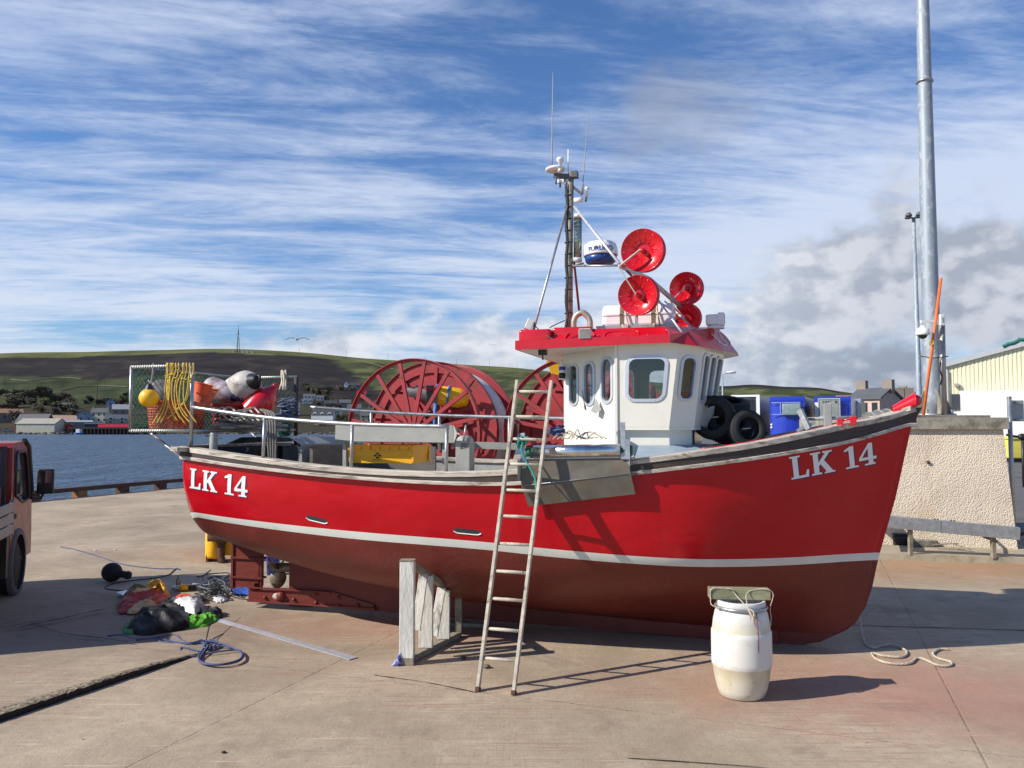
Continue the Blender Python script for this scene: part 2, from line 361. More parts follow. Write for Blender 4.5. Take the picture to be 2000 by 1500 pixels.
M_BRONZE = mat('propeller_bronze', (.27, .23, .165), .38, .5, var=.25, vs=9, col2=(.16, .13, .10), c2=(.5, .7), c2s=6)
M_RADB = mat('radar_blue', (.008, .05, .20), .35, var=.05)
M_BLUEP = mat('blue_paint', (.015, .04, .42), .3, var=.08, vs=2, coat=.3)
M_RUST = mat('rusty_iron', (.10, .042, .022), .85, var=.4, vs=12, bump=.5)

# ------------------------------------------------------------------ mesh builder
WM = {}                                    # world matrix of each parent made here
class MB:
    def __init__(s, F=None): s.v = []; s.f = []; s.mi = []; s.sm = []; s.F = F; s.cur = 0; s.smooth = False
    def add(s, vs, fs, M=None, smooth=None, mi=None):
        o = len(s.v)
        for p in vs:
            p = Vector(p)
            if M is not None: p = M @ p
            if s.F is not None: p = s.F @ p
            s.v.append(p)
        for f in fs: s.f.append([o+i for i in f]); s.mi.append(s.cur if mi is None else mi); s.sm.append(s.smooth if smooth is None else smooth)
        return s
    def box(s, a, b, M=None, bev=0., mi=None):
        x0, y0, z0 = a; x1, y1, z1 = b
        if bev <= 0:
            return s.add([(x0, y0, z0), (x1, y0, z0), (x1, y1, z0), (x0, y1, z0), (x0, y0, z1), (x1, y0, z1), (x1, y1, z1), (x0, y1, z1)],
                         [(0, 3, 2, 1), (4, 5, 6, 7), (0, 1, 5, 4), (1, 2, 6, 5), (2, 3, 7, 6), (3, 0, 4, 7)], M, mi=mi)
        bm = bmesh.new(); bmesh.ops.create_cube(bm, size=1.0)
        for v in bm.verts: v.co = Vector(((x0+x1)/2+v.co.x*(x1-x0), (y0+y1)/2+v.co.y*(y1-y0), (z0+z1)/2+v.co.z*(z1-z0)))
        bmesh.ops.bevel(bm, geom=bm.edges[:], offset=bev, segments=3 if bev > .015 else 2, profile=.6, affect='EDGES', clamp_overlap=True)
        vs = [v.co.copy() for v in bm.verts]; fs = [[v.index for v in f.verts] for f in bm.faces]; bm.free()
        return s.add(vs, fs, M, smooth=bev > .015, mi=mi)
    def bar(s, p, q, wx, wz, up=(0, 0, 1), bev=0., mi=None, twist=0):
        """square bar from p to q"""
        p = Vector(p); q = Vector(q); d = q-p; L = d.length; d.normalize(); up = Vector(up)
        if abs(d.dot(up)) > .98: up = Vector((1, 0, 0))
        sx = d.cross(up).normalized(); uz = sx.cross(d).normalized()
        M = Matrix((( *[sx.x, d.x, uz.x], p.x), (sx.y, d.y, uz.y, p.y), (sx.z, d.z, uz.z, p.z), (0, 0, 0, 1)))
        if twist: M = M @ Matrix.Rotation(twist, 4, 'Y')
        return s.box((-wx/2, 0, -wz/2), (wx/2, L, wz/2), M, bev, mi)
    def tube(s, pts, r, n=8, caps=True, mi=None, closed=False, smooth=True):
        pts = [Vector(p) for p in pts]; N = len(pts)
        rs = r if isinstance(r, (list, tuple)) else [r]*N
        vs = []; prev = None
        for i, p in enumerate(pts):
            a = pts[(i-1) % N] if (i or closed) else p; b = pts[(i+1) % N] if (i < N-1 or closed) else p
            t = (b-a)
            if t.length < 1e-9: t = Vector((0, 0, 1))
            t.normalize()
            if prev is None:
                u = Vector((0, 0, 1)) if abs(t.z) < .9 else Vector((1, 0, 0))
                x = t.cross(u).normalized()
            else:
                x = prev-t*prev.dot(t)
                x = x.normalized() if x.length > 1e-6 else t.orthogonal().normalized()
            prev = x; y = t.cross(x)
            for k in range(n):
                an = 2*math.pi*k/n; vs.append(p+x*math.cos(an)*rs[i]+y*math.sin(an)*rs[i])
        fs = []
        for i in range(N-1 if not closed else N):
            j = (i+1) % N
            for k in range(n): fs.append((i*n+k, i*n+(k+1) % n, j*n+(k+1) % n, j*n+k))
        s.add(vs, fs, smooth=smooth, mi=mi)
        if caps and not closed:
            s.add(vs[:n], [tuple(range(n-1, -1, -1))], smooth=False, mi=mi); s.add(vs[-n:], [tuple(range(n))], smooth=False, mi=mi)
        return s
    def lathe(s, prof, M=None, n=32, mi=None, smooth=True, a0=0., a1=2*math.pi):
        full = abs(a1-a0-2*math.pi) < 1e-6; m = n if full else n+1
        vs = []
        for k in range(m):
            an = a0+(a1-a0)*k/n
            for (r, z) in prof: vs.append((r*math.cos(an), r*math.sin(an), z))
        L = len(prof); fs = []
        for k in range(n):
            k2 = (k+1) % m
            for i in range(L-1):
                if prof[i][0] < 1e-6 and prof[i+1][0] < 1e-6: continue
                if prof[i][0] < 1e-6: fs.append((k*L+i, k2*L+i+1, k*L+i+1))
                elif prof[i+1][0] < 1e-6: fs.append((k*L+i, k2*L+i, k*L+i+1))
                else: fs.append((k*L+i, k2*L+i, k2*L+i+1, k*L+i+1))
        return s.add(vs, fs, M, smooth=smooth, mi=mi)
    def poly(s, pts, mi=None, M=None): return s.add(pts, [tuple(range(len(pts)))], M, mi=mi)
    def prism(s, pts2, z0, z1, M=None, mi=None, holes=()):
        """polygon in local xy, extruded z0..z1"""
        loops = [list(pts2)]+[list(h) for h in holes]
        tris = tessellate_polygon([[Vector((p[0], p[1], 0)) for p in lp] for lp in loops])
        flat = [p for lp in loops for p in lp]; n = len(flat)
        def zz(z, p): return z(p) if callable(z) else z
        vs = [(p[0], p[1], zz(z0, p)) for p in flat]+[(p[0], p[1], zz(z1, p)) for p in flat]
        fs = [tuple(t) for t in tris]+[tuple(n+i for i in reversed(t)) for t in tris]
        o = 0
        for lp in loops:
            m = len(lp)
            for i in range(m): fs.append((o+i, o+(i+1) % m, n+o+(i+1) % m, n+o+i))
            o += m
        return s.add(vs, fs, M, smooth=False, mi=mi)
    def loft(s, rings, closed=True, caps=True, mi=None, smooth=True):
        n = len(rings[0]); vs = [p for r in rings for p in r]; fs = []
        for i in range(len(rings)-1):
            for k in range(n if closed else n-1): fs.append((i*n+k, i*n+(k+1) % n, (i+1)*n+(k+1) % n, (i+1)*n+k))
        s.add(vs, fs, smooth=smooth, mi=mi)
        if caps: s.add(rings[0], [tuple(range(n-1, -1, -1))], smooth=False, mi=mi); s.add(rings[-1], [tuple(range(n))], smooth=False, mi=mi)
        return s
    def sphere(s, c, r, n=20, m=12, sc=(1, 1, 1), M=None, mi=None, disp=None):
        vs = []; c = Vector(c)
        for i in range(m+1):
            th = math.pi*i/m
            for k in range(n):
                ph = 2*math.pi*k/n
                d = Vector((math.sin(th)*math.cos(ph), math.sin(th)*math.sin(ph), math.cos(th)))
                q = r*(1+(disp(d) if disp else 0))
                vs.append(c+Vector((d.x*q*sc[0], d.y*q*sc[1], d.z*q*sc[2])))
        fs = []
        for i in range(m):
            for k in range(n): fs.append((i*n+k, (i+1)*n+k, (i+1)*n+(k+1) % n, i*n+(k+1) % n))
        return s.add(vs, fs, M, smooth=True, mi=mi)
    def build(s, name, mats, parent=None, at=None, recalc=True):
        me = bpy.data.meshes.new(name)
        if parent is not None: T = WM[parent.name].inverted()
        else:
            if at is None:
                xs = [p.x for p in s.v]; ys = [p.y for p in s.v]; zs = [p.z for p in s.v]
                at = Vector(((min(xs)+max(xs))/2, (min(ys)+max(ys))/2, min(zs)))
            T = Matrix.Translation(-Vector(at))
        me.from_pydata([T @ p for p in s.v], [], s.f)
        for m in (mats if isinstance(mats, (list, tuple)) else [mats]): me.materials.append(m)
        me.polygons.foreach_set('material_index', s.mi); me.polygons.foreach_set('use_smooth', s.sm)
        me.update()
        if recalc:
            bm = bmesh.new(); bm.from_mesh(me)
            bmesh.ops.remove_doubles(bm, verts=bm.verts[:], dist=1e-5)
            bmesh.ops.recalc_face_normals(bm, faces=bm.faces[:]); bm.to_mesh(me); bm.free()
        o = bpy.data.objects.new(name, me); COL.objects.link(o)
        if parent is not None: o.parent = parent; WM[o.name] = WM[parent.name].copy()
        else: o.location = at; WM[o.name] = Matrix.Translation(Vector(at))
        return o

def tag(o, label, cat, group=None):
    o['label'] = label; o['category'] = cat
    if group: o['group'] = group
    return o
def thing(name, loc, label, cat, group=None, rz=0.):
    o = bpy.data.objects.new(name, None); COL.objects.link(o); o.location = loc; o.rotation_euler = (0, 0, rz)
    o.empty_display_size = .2
    WM[o.name] = Matrix.Translation(Vector(loc)) @ Matrix.Rotation(rz, 4, 'Z')
    return tag(o, label, cat, group)
def struct(o, kind='structure'): o['kind'] = kind; return o
def copytree(o, loc=None, parent=None):
    c = o.copy(); COL.objects.link(c)
    if parent is not None: c.parent = parent
    if loc is not None: c.location = loc
    for ch in list(o.children): copytree(ch, None, c)
    return c
def cr(pts, n=8, closed=False):
    """Catmull-Rom through points"""
    pts = [Vector(p) for p in pts]; N = len(pts); out = []
    for i in range(N if closed else N-1):
        g = lambda k: pts[k % N] if closed else pts[max(0, min(N-1, k))]
        a, b, c, d = g(i-1), g(i), g(i+1), g(i+2)
        for j in range(n):
            t = j/n
            out.append(.5*((2*b)+(c-a)*t+(2*a-5*b+4*c-d)*t*t+(3*b-a-3*c+d)*t*t*t))
    if not closed: out.append(pts[-1])
    return out
def axis_matrix(c, z, x=None):
    z = Vector(z).normalized(); x = Vector(x) if x is not None else (Vector((0, 0, 1)) if abs(z.z) < .9 else Vector((1, 0, 0)))
    y = z.cross(x).normalized(); x = y.cross(z)
    c = Vector(c)
    return Matrix(((x.x, y.x, z.x, c.x), (x.y, y.y, z.y, c.y), (x.z, y.z, z.z, c.z), (0, 0, 0, 1)))
def interp(tab, s):
    """smooth table lookup (cubic Hermite)"""
    xs = [t[0] for t in tab]
    if s <= xs[0]: return tab[0][1]
    if s >= xs[-1]: return tab[-1][1]
    i = max(k for k in range(len(xs)) if xs[k] <= s); i = min(i, len(xs)-2)
    def m(k):
        if k == 0: return (tab[1][1]-tab[0][1])/(xs[1]-xs[0])
        if k == len(xs)-1: return (tab[-1][1]-tab[-2][1])/(xs[-1]-xs[-2])
        a = (tab[k][1]-tab[k-1][1])/(xs[k]-xs[k-1]); b = (tab[k+1][1]-tab[k][1])/(xs[k+1]-xs[k])
        return (a+b)/2
    h = xs[i+1]-xs[i]; t = (s-xs[i])/h; p0, p1 = tab[i][1], tab[i+1][1]; m0, m1 = m(i)*h, m(i+1)*h
    return (2*t**3-3*t*t+1)*p0+(t**3-2*t*t+t)*m0+(-2*t**3+3*t*t)*p1+(t**3-t*t)*m1
def rrect(w, h, r, n=5):
    """rounded rectangle loop centred on 0"""
    out = []
    for cx, cy, a in ((w/2-r, h/2-r, 0), (-w/2+r, h/2-r, 90), (-w/2+r, -h/2+r, 180), (w/2-r, -h/2+r, 270)):
        for k in range(n+1):
            an = R(a+90*k/n); out.append((cx+r*math.cos(an), cy+r*math.sin(an)))
    return out
def text2d(txt):
    cu = bpy.data.curves.new('t', 'FONT'); cu.body = txt; cu.size = 1; cu.resolution_u = 3; cu.offset = .028
    o = bpy.data.objects.new('t', cu); COL.objects.link(o)
    dg = bpy.context.evaluated_depsgraph_get(); me = bpy.data.meshes.new_from_object(o.evaluated_get(dg))
    vs = [tuple(v.co[:2]) for v in me.vertices]; fs = [tuple(p.vertices) for p in me.polygons]
    bpy.data.objects.remove(o); bpy.data.curves.remove(cu); bpy.data.meshes.remove(me)
    x0 = min(v[0] for v in vs); x1 = max(v[0] for v in vs); y1 = max(v[1] for v in vs); y0 = min(v[1] for v in vs)
    return [((v[0]-x0)/(x1-x0), (v[1]-y0)/(y1-y0)) for v in vs], fs

# ================================================================== SETTING
QD = Vector((2.17, 5.86, 0)).normalized(); Q0 = Vector((-14.19, 24.35, 0))      # quay edge line
def qe(t, off=0.0, z=0.0): return Q0+QD*t+Vector((-QD.y, QD.x, 0))*off+Vector((0, 0, z))
WATER_Z = -3.0
def build_ground():
    mb = MB(); a, b = qe(-75), qe(507)
    top = [a, Vector((60, a.y, 0)), Vector((1600, -60, 0)), Vector((1600, 520, 0)), b]
    mb.add(top, [(0, 1, 2, 3, 4)])
    mb.add([a, b, b+Vector((0, 0, -6)), a+Vector((0, 0, -6))], [(0, 1, 2, 3)])
    struct(mb.build('quay_ground', M_CONC, at=Vector((0, 0, 0)), recalc=False))
    # the lifted slab lower left: its broken front edge stands about 5 cm proud
    A, B = G(-420, 1550), G(395, 1277)
    n = 110; front = []
    for i in range(n+1):
        t = i/n; p = A.lerp(B, t); p.y += .03*noise.noise(Vector((t*30, 0, 0)))+.022*noise.noise(Vector((t*110, 3, 0)))
        front.append((p, .062*(1-max(0, (t-.72)/.28)**2*.92)))
    mb = MB(); rows = 10; vs = []; back0, back1 = G(-700, 1240), G(470, 1205)
    for j in range(rows+1):
        v = j/rows
        for i in range(n+1):
            t = i/n; f, h = front[i]; bk = back0.lerp(back1, t); q = f.lerp(bk, v*v)
            z = h*(1-v)+.003
            if j == 0: z -= .014+.016*noise.noise(Vector((t*70, 9, 0)))
            if j == 1: z += .004*noise.noise(Vector((t*60, 2, 1)))
            vs.append((q.x, q.y, z))
    fs = [(j*(n+1)+i, j*(n+1)+i+1, (j+1)*(n+1)+i+1, (j+1)*(n+1)+i) for j in range(rows) for i in range(n)]
    mb.add(vs, fs[:n*2], smooth=False, mi=2); mb.add(vs, fs[n*2:], smooth=True)
    mb.add([(*vs[i][:2], vs[i][2]) for i in range(n+1)]+[(vs[i][0], vs[i][1]+.03, -.02) for i in range(n+1)],
           [(i+1, i, n+1+i, n+2+i) for i in range(n)], mi=1)
    gm = mat('joint_dirt', (.035, .026, .02), .95, var=.5, vs=30, bump=.6)
    struct(mb.build('raised_slab', [M_CONC, gm, mat('crumbled_concrete', (.30, .24, .16), .95, var=.5, vs=25, col2=(.10, .075, .05), c2=(.48, .56), c2s=30, bump=1., bs=45)], at=Vector((0, 0, 0)), recalc=False))
    # dark gap in front of the lifted slab
    mb = MB(); gm = mat('joint_dirt', (.035, .026, .02), .95, var=.5, vs=30, bump=.6)
    vs = []
    for i in range(n+1):
        f, h = front[i]; wd = (.032+.02*abs(noise.noise(Vector((i*.2, 5, 0)))))*(1.05-i/n*.8)
        vs += [(f.x, f.y+.03, .004), (f.x+wd*.3, f.y-wd, .004)]
    mb.add(vs, [(2*i, 2*i+1, 2*i+3, 2*i+2) for i in range(n)])
    struct(mb.build('ground_crack', gm, at=Vector((0, 0, 0)), recalc=False))
    # older joints in the slabs beside the truck
    for pts, w_ in ((((40, 1224), (110, 1210), (170, 1196), (215, 1186), (250, 1166), (292, 1160)), .05), (((-60, 1236), (60, 1216), (130, 1206)), .02), (((60, 1216), (120, 1236), (200, 1246), (262, 1256)), .012), (((425, 1128), (470, 1122), (560, 1116)), .012), (((1225, 1480), (1500, 1500), (1700, 1530)), .008), (((730, 1318), (830, 1332), (930, 1352)), .008), (((1570, 1216), (1700, 1222), (1850, 1226), (2040, 1232)), .018)):
        mb = MB(); P_ = cr([G(x, y, .045 if x < 300 else .006) for x, y in pts], 10); vs = []
        for i, p in enumerate(P_):
            ww = w_*(.35+1.3*abs(noise.noise(Vector((i*.35, w_*50, 0)))))
            vs += [(p.x, p.y+ww, p.z), (p.x, p.y-ww, p.z)]
        mb.add(vs, [(2*i, 2*i+1, 2*i+3, 2*i+2) for i in range(len(P_)-1)])
        struct(mb.build('ground_crack', gm, at=Vector((0, 0, 0)), recalc=False))
    # asphalt yard behind the wall on the right
    ma = mat('yard_asphalt', (.11, .10, .098), .9, var=.2, vs=.6, bump=.3, bs=30)
    mb = MB(); mb.add([(9.3, 15.5, .004), (70, 15.5, .004), (240, 160, .004), (12, 160, .004)], [(0, 1, 2, 3)])
    struct(mb.build('yard_road', ma, at=Vector((0, 0, 0)), recalc=False))
    mb = MB(); mb.add([(-2600, -60, WATER_Z), (300, -60, WATER_Z), (300, 540, WATER_Z), (-2600, 540, WATER_Z)], [(0, 1, 2, 3)])
    struct(mb.build('harbour_water', m_water(), at=Vector((0, 0, WATER_Z)), recalc=False))
build_ground()

SKYL = [(-900, 705), (-300, 700), (0, 691), (150, 688), (300, 682), (420, 680), (600, 690), (700, 699), (800, 705), (900, 712), (1040, 721), (1150, 735), (1300, 748), (1420, 754), (1470, 751),
        (1530, 755), (1600, 758), (1640, 765), (1700, 773), (1850, 792), (2000, 803), (2600, 810)]
def terr(px, Y):
    """terrain height along the sight line px (pixels) at distance Y"""
    sy = interp(SKYL, px); zr = EYE+(831-sy)/FPX*1500
    base = -3.4 if px < 1480 else -.4
    t = max(0, (Y-500)/1000)
    z = base+(zr-base)*min(1, t**1.2) if t <= 1 else zr-(Y-1500)*.03
    if Y <= 506 and px < 1480: z = -4.2
    q = Vector(((px-1000)/FPX*Y*.004, Y*.004, 0))
    z += 9*noise.noise(q)*math.sin(math.pi*min(1, t*.9))
    return z
def on_terr(px, py):
    """point of the terrain seen at image position px, py"""
    Y = 507
    while Y < 1490:
        z = terr(px, Y); yy = 831-(z-EYE)/Y*FPX
        if yy <= py: break
        Y += 4
    return Vector(((px-1000)/FPX*Y, Y, terr(px, Y)))
def build_hills():
    mb = MB(); cols = list(range(-900, 2601, 14)); rows = [500, 504, 507, 512, 520, 530, 545, 560]+list(range(580, 1510, 20))+[1560, 1700]
    vs = [((px-1000)/FPX*Y, Y, terr(px, Y)) for Y in rows for px in cols]; nc = len(cols)
    fs = [(j*nc+i, j*nc+i+1, (j+1)*nc+i+1, (j+1)*nc+i) for j in range(len(rows)-1) for i in range(nc-1)]
    mb.add(vs, fs, smooth=True)
    o = mb.build('hills', attr_mat('hill_cover', ns=.014, amt=.42), at=Vector((0, 0, 0)), recalc=False)
    ca = o.data.color_attributes.new('Col', 'FLOAT_COLOR', 'POINT')
    heath = (.027, .0215, .020); green = (.056, .066, .025); dgreen = (.034, .046, .017); top = (.12, .125, .045); brown = (.055, .045, .026); shore = (.05, .045, .035)
    k = 0
    for Y in rows:
        for px in cols:
            z = terr(px, Y); yy = 831-(z-EYE)/Y*FPX; n = noise.noise(Vector((px*.006, yy*.03, 0))); n2 = noise.noise(Vector((px*.03, yy*.1, 4)))
            sy = interp(SKYL, px)
            if px < 1250:
                lowg = 735+22*n if px < 400 else 790
                lim = sy+8+5*n
                diag = 700+max(0, (px-640))*.62          # heath stops on a slanting line, grass above and right of it
                if yy < lim: c = top
                elif px > 640 and yy < diag+10*n: c = top if n2 > .12 else green
                elif yy < lowg: c = heath if n2 > -.22 else (.045, .034, .026)
                elif yy < 792+12*n: c = green if n2 > -.25 else dgreen
                elif yy < 840: c = brown if n > -.15 else dgreen
                else: c = shore
            else:
                c = heath if yy < sy+4+4*n and 1400 < px < 1640 else (green if n2 > -.1 else top)
                if yy > 790: c = dgreen
            ca.data[k].color = (*c, 1); k += 1
    struct(o)
build_hills()

# rocky shore strip at the foot of the town
def build_shore():
    mb = MB(); random.seed(3)
    for i in range(520):
        px = random.uniform(-60, 1150); Y = random.uniform(500, 507); s_ = random.uniform(.35, .95)
        mb.sphere(((px-1000)/FPX*Y, Y, WATER_Z+random.uniform(-.3, .9)), s_, 6, 4, (1.8, 1, .7))
    struct(mb.build('shore_rocks', mat('shore_rock', (.12, .105, .085), .95, var=.5, vs=.8), at=Vector((0, 500, WATER_Z)), recalc=False), 'stuff')
    bpy.context.scene.objects['shore_rocks']['label'] = 'dark weedy rocks along the far shore'
build_shore()

def field_wall(pts, lab):
    mb = MB(); P_ = [on_terr(x, y)+Vector((0, 0, .8)) for x, y in pts]; mb.tube(cr(P_, 6), .5, 5); tag(mb.build('stone_wall', mat('dyke_stone', (.15, .14, .10), .95, var=.4, vs=.3)), lab, 'wall')
field_wall([(684, 702), (700, 705), (722, 710), (748, 717), (770, 722)], 'pale field wall running down the hill behind the left reel')
field_wall([(20, 742), (60, 745), (110, 739), (160, 741)], 'low wall between the heath and the green field at the far left')
field_wall([(120, 765), (150, 758), (200, 755), (250, 757)], 'wall across the green field above the pier houses')
# ---- trees on the hillside (leafless brown and dull green crowns)
def tree_proto(seed, col):
    random.seed(seed)
    root = thing('tree', (0, 0, 0), 'x', 'tree')
    t = MB(); t.tube([(0, 0, -.6), (.1, 0, 1.6), (0, .1, 3.2)], [.35, .26, .15], 6)
    for k in range(5):
        a = k*1.3; t.tube([(0, 0, 1.6+.3*k), (math.cos(a)*1.6, math.sin(a)*1.6, 3.6+.3*k)], [.14, .05], 5)
    t.build('trunk', mat('far_bark', (.06, .05, .04), .9), root)
    c = MB(); cl = [(random.uniform(-2.6, 2.6), random.uniform(-2.2, 2.2), random.uniform(.5, 4.6), random.uniform(1.1, 2.0)) for _ in range(14)]
    for (x, y, z, r) in cl:
        for _ in range(44):
            d = Vector((random.gauss(0, 1), random.gauss(0, 1), random.gauss(0, .8))).normalized()*r*random.uniform(.5, 1.05)
            p = Vector((x, y, z))+d; a = Vector((random.gauss(0, 1), random.gauss(0, 1), random.gauss(0, 1))).normalized(); b = a.orthogonal().normalized(); s_ = random.uniform(.2, .6)
            c.add([p-a*s_, p+b*s_, p+a*s_, p-b*s_], [(0, 1, 2, 3)])
    c.build('crown', mat('far_crown_%d' % seed, col, .95, var=.45, vs=.5), root, recalc=False)
    return root
protos = [tree_proto(1, (.115, .092, .066)), tree_proto(2, (.070, .070, .040)), tree_proto(3, (.085, .085, .028))]
tree_lab = ['bare brown tree', 'dark olive tree', 'yellow green bush']
random.seed(11); spots = []
for (x0, x1, y0, y1, n_, kinds, sc_, area) in ((-10, 62, 772, 800, 9, (0, 1), 1.5, 'at the far left edge'), (30, 110, 770, 792, 12, (0, 1, 0), 1.5, 'at the far left edge'), (0, 40, 800, 826, 6, (0,), 1.5, 'around the brown stone house'), (60, 150, 796, 812, 9, (0, 1), 1.3, 'above the low cream shed'), (120, 250, 775, 800, 14, (0, 1, 2), 1.0, 'on the slope above the pier houses'),
        (170, 260, 786, 792, 5, (1, 0), 1.0, 'just behind the pier houses'), (585, 690, 757, 772, 14, (1, 0, 2), 1.1, 'above the white bungalow'), (590, 680, 776, 800, 8, (1, 0), .9, 'between the bungalow and the dormered house'), (600, 690, 812, 838, 9, (1, 0, 2), .7, 'around the dormered white house'), (690, 800, 760, 800, 9, (0, 1), .9, 'seen through the left reel'), (1400, 1500, 785, 800, 5, (1,), .9, 'above the trailers')):
    for _ in range(n_): spots.append((random.uniform(x0, x1), random.uniform(y0, y1), random.choice(kinds), sc_*random.uniform(.75, 1.15), area))
spots.append((85, 792, 2, 1.3, 'brightest of all, above the cream shed'))
used = set()
for (px, py, k, s_, area) in spots:
    p = on_terr(px, py); o = protos[k] if k not in used else copytree(protos[k]); used.add(k)
    o.location = p; o.scale = (s_, s_, s_*.95); o.rotation_euler = (0, 0, random.uniform(0, 6.3))
    tag(o, tree_lab[k]+' '+area, 'tree', tree_lab[k]+'s '+area)

# ---- houses
WALLC = {'white': (.66, .66, .63), 'cream': (.55, .50, .38), 'darkred': (.16, .028, .028), 'grey': (.24, .235, .22), 'bluegrey': (.30, .35, .46), 'stone': (.26, .21, .17), 'navy': (.035, .045, .09), 'tan': (.40, .35, .26), 'pink': (.55, .40, .33), 'blue': (.10, .16, .26)}
ROOFC = {'slate': (.10, .105, .115), 'dark': (.05, .05, .055), 'pale': (.36, .33, .26), 'red': (.32, .07, .05), 'rust': (.28, .14, .08), 'lightgrey': (.30, .31, .32), 'pinkish': (.42, .27, .20), 'blue': (.07, .12, .20)}
def hmat(kind, c): return mat(kind+'_'+c, (WALLC if kind == 'wall' else ROOFC)[c], .8, var=.12, vs=.8)
M_PANE = mat('far_window_dark', (.02, .022, .026), .25, var=.2)
M_FRAMEW = mat('far_trim_white', (.7, .7, .68), .6, var=.05)
def house(px, py, wpx, hpx, rpx, wall, roof, label, yaw=0., depth=None, gable=False, win=(3, 1), chim=(), Y=None, red_door=False, dormers=0, name='house', cat='house', base=None):
    """wpx: front width, hpx: wall height, rpx: roof rise, all in photo pixels at the house's distance; gable=True shows the gable end"""
    p = on_terr(px, py) if Y is None else D(px, py, Y)
    if base is not None: p.z = base
    k = p.y/FPX; w, h, r = wpx*k, hpx*k+(EYE if base is not None else 0), rpx*k; dp = depth or w*.6
    ang = math.atan2(-p.x, p.y)+R(yaw)
    root = thing(name, p, label, cat, rz=ang); F = WM[root.name]
    mb = MB(F); hw, hd = w/2, dp/2
    mb.box((-hw, -hd, -3), (hw, hd, h))
    if gable: mb.add([(-hw, -hd, h), (hw, -hd, h), (0, -hd, h+r), (-hw, hd, h), (hw, hd, h), (0, hd, h+r)], [(0, 1, 2), (3, 5, 4)])
    else: mb.add([(-hw, -hd, h), (-hw, hd, h), (-hw, 0, h+r), (hw, -hd, h), (hw, hd, h), (hw, 0, h+r)], [(0, 2, 1), (3, 4, 5)])
    mb.build('wall', hmat('wall', wall), root)
    mb = MB(F); e = .35; th = .22
    if gable:
        for sx in (-1, 1): mb.add([(sx*(hw+e), -hd-e, h-e*r/hw), (sx*(hw+e), hd+e, h-e*r/hw), (0, hd+e, h+r), (0, -hd-e, h+r), (sx*(hw+e), -hd-e, h-e*r/hw+th), (sx*(hw+e), hd+e, h-e*r/hw+th), (0, hd+e, h+r+th), (0, -hd-e, h+r+th)],
                                  [(0, 1, 2, 3), (4, 7, 6, 5), (0, 4, 5, 1), (3, 2, 6, 7), (0, 3, 7, 4), (1, 5, 6, 2)])
    else:
        for sy in (-1, 1): mb.add([(-hw-e, sy*(hd+e), h-e*r/hd), (hw+e, sy*(hd+e), h-e*r/hd), (hw+e, 0, h+r), (-hw-e, 0, h+r), (-hw-e, sy*(hd+e), h-e*r/hd+th), (hw+e, sy*(hd+e), h-e*r/hd+th), (hw+e, 0, h+r+th), (-hw-e, 0, h+r+th)],
                                  [(0, 1, 2, 3), (4, 7, 6, 5), (0, 4, 5, 1), (3, 2, 6, 7), (0, 3, 7, 4), (1, 5, 6, 2)])
    ro = mb.build('roof', hmat('roof', roof), root)
    for cx in chim:
        c = MB(F); xx = cx*hw*.9
        if gable: c.box((-.5, cx*hd*.85-.5, h+r-.5), (.5, cx*hd*.85+.5, h+r+1.3))
        else: c.box((xx-.7, -.45, h+r-.6), (xx+.7, .45, h+r+1.3))
        c.build('chimney', hmat('wall', 'stone' if wall != 'white' else 'white'), ro)
    nx, ny = win
    for iy in range(ny):
        for ix in range(nx):
            x = -hw+w*(ix+.5)/nx; zc = h*(iy+.55)/ny; ww = min(.6, w/nx*.28); hh = min(.75, h/ny*.3)
            c = MB(F); c.box((x-ww, -hd-.05, zc-hh), (x+ww, -hd-.01, zc+hh)); c.build('window', M_PANE, root)
    if gable and ny:
        c = MB(F); c.box((-.5, -hd-.05, h+r*.2), (.5, -hd-.01, h+r*.2+1.1)); c.build('window', M_PANE, root)
    for ix in range(dormers):
        x = -hw+w*(ix+.5)/dormers; c = MB(F)
        dw = w/dormers*.24
        c.add([(x-dw, -hd-.1, h-.8), (x+dw, -hd-.1, h-.8), (x+dw, -hd-.1, h+.9), (x, -hd-.1, h+2.), (x-dw, -hd-.1, h+.9), (x-dw, 0, h+.9), (x, 0, h+2.), (x+dw, 0, h+.9)], [(0, 1, 2, 3, 4), (4, 3, 6, 5), (3, 2, 7, 6)])
        dm = c.build('dormer', M_FRAMEW, ro)
        c = MB(F); c.box((x-dw*.5, -hd-.2, h-.5), (x+dw*.5, -hd-.14, h+.9)); c.build('window', M_PANE, root)
    return root
house(70, 842, 62, 14, 18, 'darkred', 'slate', 'dark red house with white framed windows behind the pale sheds', yaw=-35, win=(3, 2), depth=11)
house(84, 846, 72, 18, 10, 'cream', 'pale', 'low cream shed with a pale roof on the far waterfront', gable=False, yaw=-28, win=(0, 0), name='shed', cat='shed', depth=16)
house(127, 828, 50, 7, 9, 'navy', 'pinkish', 'long dark shed with a pinkish roof above the far pier', win=(0, 0), name='shed', cat='shed')
house(166, 826, 27, 14, 10, 'bluegrey', 'blue', 'blue grey gabled house behind the far pier', gable=True, win=(2, 1), depth=14)
house(197, 826, 30, 20, 8, 'cream', 'slate', 'tall cream house with a slate roof behind the pier', yaw=-20, win=(3, 2), chim=(-1, 1))
house(228, 831, 40, 12, 9, 'tan', 'slate', 'low tan house with two dormers right of the cream house', dormers=2, win=(2, 1))
house(240, 812, 36, 12, 9, 'stone', 'lightgrey', 'stone house with a pale grey roof above the red roofed shed', win=(3, 1), chim=(1,))
house(216, 795, 16, 10, 6, 'bluegrey', 'slate', 'small blue grey house highest above the pier', gable=True, win=(1, 1))
house(133, 797, 20, 5, 5, 'white', 'slate', 'small white cottage among the trees above the pinkish shed', win=(2, 1), yaw=-15)
